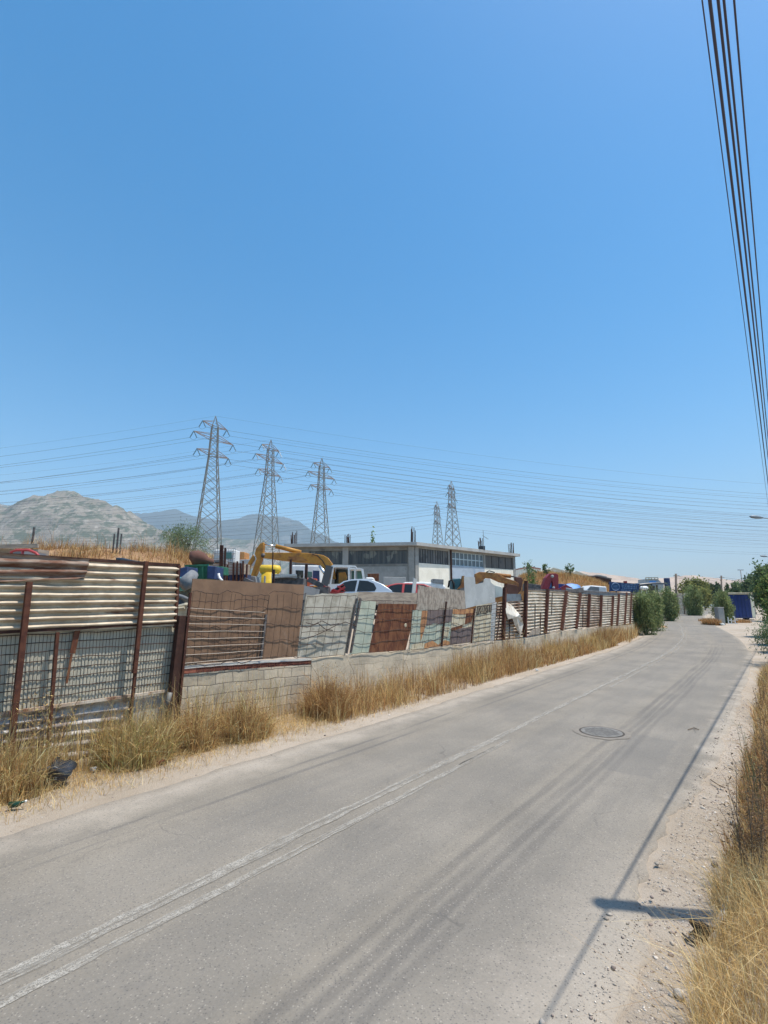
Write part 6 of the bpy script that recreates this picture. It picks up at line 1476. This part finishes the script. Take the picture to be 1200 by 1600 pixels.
# mound grass
n = 46000; n = 74000; x = RNG.uniform(-32.5, -6.2, n); y = RNG.uniform(13.2, 22.5, n)
k = np.array([fbm(a * .9, b * .9, 0, 3) for a, b in zip(x, y)]); keep = RNG.uniform(-.6, .4, n) < k + .12; x, y, k = x[keep], y[keep], k[keep]
pts = np.stack([x, y, np.array([mound_z(a, b) for a, b in zip(x, y)]) - .02], 1)
stuff(blades('mound_grass', pts, RNG.uniform(.08, .42, len(x)) * np.where(RNG.uniform(0, 1, len(x)) > .96, 1.9, 1) * (1 + 1.3 * np.maximum(k, -.55)), .012, .45, pick(RUSTY_G + BROWN[:3] + STRAW[:2], len(x), .28)))
n = 9000; x = RNG.uniform(-14.5, -8.5, n); y = RNG.uniform(24, 29, n); pts = np.stack([x, y, np.array([mound2_z(a, b) for a, b in zip(x, y)]) - .02], 1)
stuff(blades('mound_grass', pts, RNG.uniform(.15, .5, n), .016, .45, pick(RUSTY_G + STRAW[:3], n)))
n = 20000; x = RNG.uniform(15.5, 28, n); y = RNG.uniform(50, 66, n); pts = np.stack([x, y, np.array([bank2_z(a, b) for a, b in zip(x, y)]) - .02], 1)
stuff(blades('bank_grass', pts, RNG.uniform(.25, .75, n), .035, .4, pick(RUSTY_G + STRAW[:2] + [(.5, .3, .1)], n)))
# near grass on the right bank
def right_grass(name, s0, s1, l0, l1, n, h0, h1, w, lean, pal):
    s = RNG.uniform(s0, s1, n); l = l1 - (l1 - l0) * RNG.uniform(0, 1, n) ** 1.2
    edge = np.array([.70 + .14 * fbm(a * .9, 4.4, 0, 3) + .06 * fbm(a * 4, 1.1) for a in s]); kp = l < edge; s, l = s[kp], l[kp]
    z = np.array([bank_z(a, b) for a, b in zip(s, l)]) - .02
    pts = np.stack([RD.x * s + RN.x * l, RD.y * s + RN.y * l, z], 1)
    k = np.array([fbm(a * 1.6, b * 1.6, 2, 3) for a, b in zip(s, l)])
    return stuff(blades(name, pts, RNG.uniform(h0, h1, len(s)) * (1 + .5 * k), w, lean, pick(pal, len(s), .2)))
right_grass('bank_straw', 1.6, 6.5, -1.6, .78, 30000, .10, .42, .0042, .75, STRAW + [(.62, .47, .25)])
right_grass('bank_straw', 6.5, 12, -1.8, .72, 20000, .12, .5, .006, .6, STRAW[:2] + RUSTY_G + BROWN + [(.22, .22, .08)])
right_grass('bank_straw', 12, 24, -1.5, .8, 16000, .12, .55, .009, .5, STRAW + RUSTY_G + [(.14, .16, .06)])
# orange dry growth round the far shrubs
def patch(name, px0, px1, py, n, h, spread, pal, w=.04):
    a, c = G(px0, py), G(px1, py); u = RNG.uniform(0, 1, n); v = RNG.uniform(0, 1, n) * spread
    pts = np.stack([a.x + (c.x - a.x) * u, a.y + (c.y - a.y) * u + v, np.full(n, -.03)], 1); return stuff(blades(name, pts, RNG.uniform(.3, 1, n) * h, w, .4, pick(pal, n)))
a_s = np.linspace(0, 1, 5200) ** .9; e0, e1 = G(984, 1004), G(1031, 967); n = len(a_s); dv = RNG.uniform(0, 1.5, n)
pts = np.stack([e0.x + (e1.x - e0.x) * a_s + RN.x * dv, e0.y + (e1.y - e0.y) * a_s + RN.y * dv, np.full(n, -.04)], 1)
stuff(blades('dry_grass', pts, RNG.uniform(.3, 1.0, n) * 1.35, .022, .4, pick(RUSTY_G + STRAW[:3], n, .22)))
patch('orange_grass', 1030, 1072, 958, 3500, 1.5, 6, RUSTY_G + STRAW[:1]); patch('orange_grass', 1114, 1128, 977, 1500, .9, 2, RUSTY_G); patch('orange_grass', 1130, 1176, 973, 3500, .55, 5, RUSTY_G)

# ---- dry weeds standing on the right verge
def weed(name, label, px, py, tops, pal, buds, leafy=.012, r=.0045):
    g = G(px, py); z = bank_z(*toSL(g)); g = ray(px, py) * ((z - EYE) / ray(px, py).z); g.z = z - .02
    t = empty(name, g, label, 'weed', 'dry weeds on the right verge'); b = MB(); cs = []
    for (tx, ty) in tops:
        e = P(tx, ty, g.y + random.uniform(-.1, .25)); st = g + Vector((random.uniform(-.06, .06), random.uniform(-.06, .06), 0))
        mid = (st + e) / 2 + Vector((random.uniform(-.05, .05), random.uniform(-.05, .05), .04)); pts = [st, st * .5 + mid * .5, mid, mid * .5 + e * .5, e]
        b.tube(pts, [r, r * .9, r * .75, r * .55, r * .3], 5)
        for k in range(buds):
            f = random.uniform(.25, 1); i = min(3, int(f * 4)); q = pts[i] + (pts[i + 1] - pts[i]) * (f * 4 - i)
            e2 = q + Vector((random.gauss(0, .06), random.gauss(0, .06), random.uniform(.0, .10))); b.tube([q, e2], [r * .4, r * .2], 4, cap=False)
            for _ in range(2): cs.append(e2 + Vector((random.gauss(0, .012), random.gauss(0, .012), random.gauss(0, .012))))
    b.build('stem', M['weed_stem'] if pal is not OLIVE else M['weed_green'], t)
    leaves('foliage', np.array([c - g for c in cs]), leafy, .5, pick(pal, len(cs)), t)
M['weed_stem'] = mat('dry brown stem', (0.16, 0.115, 0.075), None, 4, .9, 0, 0); M['weed_green'] = mat('green stem', (0.12, 0.13, 0.06), None, 4, .9, 0, 0)
DRY = [(0.13, 0.085, 0.05), (0.20, 0.135, 0.07), (0.10, 0.07, 0.045)]
weed('dry_weed', 'tall dark seedy weed, nearest on the right verge', 1172, 1375, [(1133, 1215), (1150, 1190), (1140, 1250), (1160, 1205), (1168, 1230), (1178, 1215), (1150, 1290), (1125, 1265)], DRY, 16)
weed('dry_weed', 'dark seedy weed at the right edge beside the tallest weed', 1188, 1385, [(1165, 1260), (1180, 1240), (1195, 1250), (1150, 1310), (1176, 1290), (1205, 1270)], DRY, 14)
weed('green_weed', 'bunch of slim upright green stems on the right verge', 1192, 1300, [(1151, 1133), (1155, 1128), (1160, 1150), (1166, 1160), (1172, 1180), (1157, 1170)], OLIVE, 7, .009, .004)
weed('green_weed', 'slim dark stems at the far right edge behind the green bunch', 1203, 1240, [(1186, 1118), (1190, 1130), (1195, 1125), (1200, 1140)], DRY, 8, .010)
weed('dry_weed', 'low brown weed on the stony edge beyond the green bunch', 1192, 1190, [(1172, 1140), (1180, 1120), (1188, 1110), (1196, 1105), (1176, 1160)], DRY, 9, .013)
weed('dry_weed', 'reddish brown weed below the grey green shrub', 1190, 1120, [(1176, 1075), (1184, 1060), (1192, 1050), (1198, 1055), (1180, 1085)], DRY + RUSTY_G, 12, .02, .006)
weed('dry_weed', 'broad brown weed thicket at the right edge between the tall weeds and the straw', 1196, 1350, [(1168 + 9 * k, 1215 + random.randint(-25, 60)) for k in range(5)] + [(1160, 1300), (1172, 1310), (1185, 1290), (1166, 1330)], BROWN, 30, .013, .005)
weed('dry_weed', 'reddish brown weed thicket at the right edge beyond the slim stems', 1198, 1260, [(1172 + 7 * k, 1160 + random.randint(-20, 50)) for k in range(5)] + [(1176, 1215), (1188, 1200)], BROWN + RUSTY_G[:1], 26, .014, .005)
# weed climbing the thin post at the tall fence
g = G(76, 1214); t = empty('climbing_weed', g, 'dry twig and vine tangled up the thin post of the tall fence', 'weed'); b = MB(); cs = []
for (x0, y0, x1, y1) in ((76, 1214, 64, 1090), (78, 1214, 75, 1075), (74, 1213, 92, 1100), (75, 1213, 45, 1080), (77, 1214, 110, 1110), (72, 1213, 55, 1130), (77, 1212, 120, 1090), (74, 1213, 30, 1105)):
    st, e = G(x0, y0, -.02), WP(x1, y1, .22 + random.uniform(-.05, .2)); pts = [st + (e - st) * i / 6 + Vector((random.gauss(0, .03), random.gauss(0, .03), random.gauss(0, .02))) * (i > 0) for i in range(7)]
    b.tube(pts, [.016 - .002 * i if x1 in (64, 75) else .006 for i in range(7)], 5)
    for k in range(60):
        i = random.randrange(2, 6); q = pts[i] + (pts[i + 1] - pts[i]) * random.random() + Vector((random.gauss(0, .05), random.gauss(0, .05), random.gauss(0, .05))); cs.append(q - g)
b.build('stem', M['weed_stem'], t); leaves('leaves', np.array(cs), .026, .3, pick(STRAW_G[3:], len(cs)), t)

# ================================================================== SMALL THINGS ON THE GROUND
def stones(name, pts, size, col):
    n = len(pts); base = np.array([(1, 0, 0), (-1, 0, 0), (0, 1, 0), (0, -1, 0), (0, 0, .8), (0, 0, -.6), (.6, .6, .4), (-.6, .55, .35), (.55, -.6, .4), (-.6, -.6, .3)], dtype=np.float32)
    tri = np.array([(6, 0, 2), (6, 2, 4), (6, 4, 0), (7, 2, 1), (7, 1, 4), (7, 4, 2), (8, 3, 0), (8, 0, 4), (8, 4, 3), (9, 1, 3), (9, 3, 4), (9, 4, 1), (0, 5, 2), (2, 5, 1), (1, 5, 3), (3, 5, 0)])
    v = base[None] * RNG.uniform(.6, 1.25, (n, 10, 3)) * np.asarray(size)[:, None, None] * RNG.uniform(.7, 1.3, (n, 1, 3))
    a = RNG.uniform(0, 6.28, n); c, s = np.cos(a)[:, None], np.sin(a)[:, None]; x = v[..., 0] * c - v[..., 1] * s; y = v[..., 0] * s + v[..., 1] * c; v[..., 0] = x; v[..., 1] = y
    v += np.asarray(pts)[:, None, :]
    loops = (np.arange(n)[:, None, None] * 10 + tri[None]).ravel(); return np_mesh(name, v.reshape(-1, 3), loops, np.arange(n * 16) * 3, M['gravel'], np.repeat(col, 10, axis=0))
gm = NT('loose gravel'); a_ = gm.n('ShaderNodeAttribute'); a_.attribute_name = 'Col'; M['gravel'] = gm.done(a_.outputs['Color'], .95)
n = 10000; s = 1.6 + 16 * RNG.uniform(0, 1, n) ** 1.5; l = RNG.normal(.98, .22, n); l = np.clip(l, .3, 1.75); m_k = (s < 5) | (l < 1.3); s, l = s[m_k], l[m_k]; n = len(s)
s2 = RNG.uniform(2, 40, 1400); l2 = RNG.uniform(7.45, 8.2, 1400); s = np.concatenate([s, s2]); l = np.concatenate([l, l2]); n = len(s)
z = np.array([max(-.03, bank_z(a, b)) if b < .9 else (-.03 if b < 1.2 or b > 7 else .004) for a, b in zip(s, l)])
sz = .004 + .010 * RNG.uniform(0, 1, n) ** 3 + (RNG.uniform(0, 1, n) > .985) * .018
stuff(stones('gravel', np.stack([RD.x * s + RN.x * l, RD.y * s + RN.y * l, z], 1), sz, pick([(.46, .40, .33), (.38, .32, .26), (.56, .50, .43), (.25, .20, .17)], n)))
for k, (px, py, r, lb) in enumerate(((1148, 1288, .05, 'pale white stone at the foot of the tall weeds'), (1117, 1352, .035, 'small brown stone on the stony verge'), (1062, 1556, .04, 'largest pebble near the bottom right corner'), (1133, 1416, .06, 'grey stone at the edge of the near straw'))):
    g = G(px, py, -.02); bm = bmesh.new(); bmesh.ops.create_icosphere(bm, subdivisions=2, radius=r)
    for v in bm.verts: v.co *= 1 + .35 * fbm(v.co.x * 14 + k * 5, v.co.y * 14, v.co.z * 14); v.co.z *= .65
    me = bpy.data.meshes.new('stone'); bm.to_mesh(me); bm.free(); o = link('stone', me, M['stone'] if k != 1 else M['wood_pole'], None, True); o.location = g + Vector((0, 0, r * .3)); tag(o, lb, 'stone', 'loose stones on the right verge')
# manhole
M['patch'] = mat('old asphalt collar', (0.225, 0.197, 0.162), (0.185, 0.163, 0.136), 9, .95, 0, .3, 60)
g = G(940, 1144.5); mh = empty('manhole_cover', (g.x, g.y, 0), 'round worn manhole cover in the asphalt of the near lane', 'manhole cover')
b = MB()
for k in range(48):
    t0, t1 = 2 * math.pi * k / 48, 2 * math.pi * (k + 1) / 48; q = lambda t, r, z: (g.x + r * math.cos(t), g.y + r * math.sin(t), z)
    b.add([q(t0, .40, .0125), q(t1, .40, .0125), q(t1, .44, .0125), q(t0, .44, .0125)], [(0, 1, 2, 3)])
b.build('gap_ring', M['black_p'], mh)
b = MB(); n = 48; b.add([(g.x + .40 * math.cos(2 * math.pi * k / n), g.y + .40 * math.sin(2 * math.pi * k / n), .016) for k in range(n)], [tuple(range(n))]); lid = b.build('lid', M['cast_iron'], mh)
b = MB()
for i in range(-5, 6):
    for j in range(-5, 6):
        if i * i + j * j < 26: b.box((g.x + i * .065, g.y + j * .065, .019), (.035, .035, .006))
b.build('tread_studs', M['cast_iron'], lid)
b = MB(); ring = []
for k in range(48):
    t0, t1 = 2 * math.pi * k / 48, 2 * math.pi * (k + 1) / 48; r0_, r1_ = .56 + .05 * fbm(math.cos(t0) * 2, math.sin(t0) * 2), .56 + .05 * fbm(math.cos(t1) * 2, math.sin(t1) * 2)
    b.add([q(t0, .44, .0115), q(t1, .44, .0115), q(t1, r1_, .0085), q(t0, r0_, .0085)], [(0, 1, 2, 3)])
b.build('collar', M['patch'], mh)
# black plastic tub and other litter by the tall fence
g = G(76, 1226); tb = empty('black_tub', (g.x, g.y, 0), 'crushed black plastic tub lying at the foot of the climbing weed', 'tub')
def crumple(name, c, sz, m, parent, amp=.18, sub=3, sq=None, seed=0, open_=False):
    bm = bmesh.new(); bmesh.ops.create_cube(bm, size=1.0); bmesh.ops.subdivide_edges(bm, edges=bm.edges[:], cuts=4, use_grid_fill=True)
    for v in bm.verts:
        d = fbm(v.co.x * 2 + seed, v.co.y * 2, v.co.z * 2); v.co *= 1 + amp * d; v.co.x *= sz[0] * (.75 + .35 * (v.co.z + .5)); v.co.y *= sz[1]; v.co.z *= sz[2]
    me = bpy.data.meshes.new(name); bm.to_mesh(me); bm.free(); o = link(name, me, m, parent, True)
    off = root_loc(parent); o.location = Vector(c) - off; return o
o = crumple('tub_shell', g + Vector((.12, 0, .13)), (.28, .26, .34), M['black_plastic'], tb, .25, seed=3); o.rotation_euler = (.3, .5, .4)
o = crumple('lid', g + Vector((-.10, -.02, .09)), (.28, .05, .32), M['black_plastic'], tb, .2, seed=9); o.rotation_euler = (.5, -.3, .3)
b = MB()
for k in range(4): b.bar(g + Vector((.07, -.125 - .004 * k, .19 - k * .022)), g + Vector((.19, -.115 - .004 * k, .18 - k * .022)), .008, .004, side=Vector((0, 1, 0)))
b.build('worn_print', M['zinc'], tb)
g = G(21, 1262); bo = empty('glass_bottle', (g.x, g.y, 0), 'dark green broken bottle on the verge at the left edge', 'bottle')
b = MB(); b.tube([g + Vector((-.05, -.02, .04)), g + Vector((.05, .0, .045)), g + Vector((.07, .005, .05)), g + Vector((.09, .01, .06)), g + Vector((.13, .02, .07))], [.038, .038, .033, .015, .013], 12); b.build('glass', M['green_glass'], bo, True)
b = MB(); b.tube([g + Vector((.13, .02, .07)), g + Vector((.15, .025, .072))], .016, 10); b.build('cap', M['paper'], bo, True)
tag(crumple('red_rag', G(245, 1193) + Vector((0, 0, .02)), (.16, .12, .05), M['rag_red'], None, .5, seed=1), 'small faded red rag on the verge below the big tussock', 'rag')
tag(crumple('brown_scrap', G(36, 1243) + Vector((0, 0, .015)), (.14, .07, .04), M['rust_tank'], None, .4, seed=5), 'brown scrap between the tub and the bottle', 'scrap')
for k, (px, py, sz, lb) in enumerate(((108, 1212, .07, 'crumpled white plastic scrap right of the black tub'), (146, 1204, .08, 'pale plastic bottle scrap under the dark base of the tussock'), (457, 1060, .05, 'white scrap caught in the grass by the wall'), (730, 1055, .10, 'white plastic scrap in the long dry grass'), (839, 1048, .10, 'pale scrap at the foot of the long dry grass'), (1128, 977, .35, 'white bag lying before the broken frames'))):
    g = G(px, py); tag(crumple('plastic_scrap', g + Vector((0, 0, sz * .3)), (sz, sz * .7, sz * .6), M['paper'], None, .5, seed=k * 3.3), lb, 'scrap', 'white plastic litter')
# tyre scrap and hose at the near right
o_ = crumple('rubber_scrap', G(1096, 1466, -.02) + Vector((0, 0, .05)), (.12, .10, .10), M['tyre'], None, .9, seed=21); o_.rotation_euler = (.3, .4, 1.1)
tag(o_, 'curled black rubber scrap at the edge of the near straw', 'scrap')
b = MB(); b.tube([G(1066, 1458, -.01), G(1074, 1467, .0), G(1086, 1473, .0), G(1096, 1476, .01)], [.006, .012, .014, .01], 6); b.build('rubber_strip', M['tyre'], None, True).parent = o_
bpy.data.objects['rubber_strip'].matrix_parent_inverse = Matrix.LocRotScale(o_.location, o_.rotation_euler, None).inverted()
p = [G(1126, 1442, .04), G(1131, 1424, .06), G(1139, 1406, .06)]; b = MB(); b.tube(p, .028, 10); tag(b.build('grey_hose', M['zinc'], None, True), 'short pale grey hose end by the near straw', 'hose')
for k, (pp_, lb) in enumerate((([(1075, 1140), (1084, 1137), (1092, 1140)], 'small dark twig on the asphalt right of the manhole'), ([(1110, 1218), (1122, 1226), (1133, 1231)], 'twig reaching onto the asphalt edge'))):
    b = MB(); b.tube([G(x, y, .02) for x, y in pp_], .008, 5); b.tube([G(pp_[1][0], pp_[1][1], .02), G(pp_[1][0] + 4, pp_[1][1] + 4, .05)], .005, 4); tag(b.build('twig', M['weed_stem']), lb, 'twig', 'twigs on the asphalt')
# ---- things on the mound
for k, (px, y0, y1, lb) in enumerate(((53.5, 824, 856, 'thin iron stake standing on the left of the earth mound'), (185.5, 825, 852, 'tallest of the iron stakes on the middle of the mound'), (179, 834, 852, 'short iron stake left of the tallest one'), (190, 834, 852, 'short iron stake right of the tallest one'))):
    p = P(px, y0, 18); zz = mound_z(p.x, 18); b = MB(); b.bar((p.x, 18, zz - .2), (p.x, 18, p.z), .05 if k < 2 else .04); tag(b.build('iron_stake', M['dark_bar']), lb, 'stake', 'iron stakes on the mound')
Y = 12.6; wk = empty('red_wreck', (P(40, 866, Y).x, Y, 3.2), 'roof frame of a red wrecked car above the left fence', 'car wreck')
b = MB(); b.tube([P(15, 876, Y), P(18, 862, Y), P(26, 859.5, Y), P(45, 859.5, Y), P(56, 864, Y), P(64, 872, Y)], .035, 8); b.tube([P(36, 860, Y), P(34, 874, Y)], .03, 6); b.build('roof_frame', M['redcar'], wk, True)
b = MB(); b.prism([P(16, 863, Y + .3), P(26, 860.5, Y + .3), P(36, 860.5, Y + .3), P(36, 880, Y + .3), P(14, 880, Y + .3)], Vector((0, .9, 0))); b.build('cabin', M['darkcar'], wk)
b = MB(); q = P(40, 878, Y); b.bx(q.x - .5, q.x + .6, Y + .05, Y + 1.4, 1.0, q.z); b.build('body', M['redcar'], wk, bevel=.05)
b = MB(); p = P(30, 853, 15)
for k in range(4): b.bar(P(-20, 852 + k * 1.6, 15 - .1 * k), P(60, 850.5 + k * 1.6, 15), .09, .03)
b.bx(P(-20, 858, 15).x, P(60, 858, 15).x, 15.0, 15.5, mound_z(p.x, 15) - .3, P(30, 858, 15).z)
tag(b.build('plank_pile', M['plank']), 'pile of grey planks on the mound behind the red wreck', 'planks')
b = MB(); b.tube([P(182, 873, 11.5), P(190, 875.5, 11.5), P(205, 878, 11.5), P(222, 879.5, 11.5)], [.03, .06, .05, .03], 7); b.tube([P(190, 873, 11.6), P(205, 876.5, 11.6)], .03, 6); b.bx(P(186, 880, 11.6).x, P(220, 880, 11.6).x, 11.4, 11.9, .9, P(200, 880, 11.5).z)
tag(b.build('black_debris', M['black_plastic'], None, True), 'black plastic debris lying above the top edge of the sheet fence', 'debris')
for k, (px, py, r) in enumerate(((98, 864, .16), (155, 858, .15), (275, 852, .12))):
    p = P(px, py, 15.4); bm = bmesh.new(); bmesh.ops.create_icosphere(bm, subdivisions=2, radius=r)
    for v in bm.verts: v.co *= 1 + .4 * fbm(v.co.x * 5 + k * 5, v.co.y * 5, v.co.z * 5)
    me = bpy.data.meshes.new('rubble_stone'); bm.to_mesh(me); bm.free(); o = link('rubble_stone', me, M['stone'], None, False); o.location = (p.x, 15.4, mound_z(p.x, 15.4) + r * .5)
    tag(o, ('pale rubble stone on the mound nearest the red wreck', 'pale rubble stone low in the middle of the mound', 'pale rubble stone near the round bush')[k], 'stone', 'rubble stones on the mound')
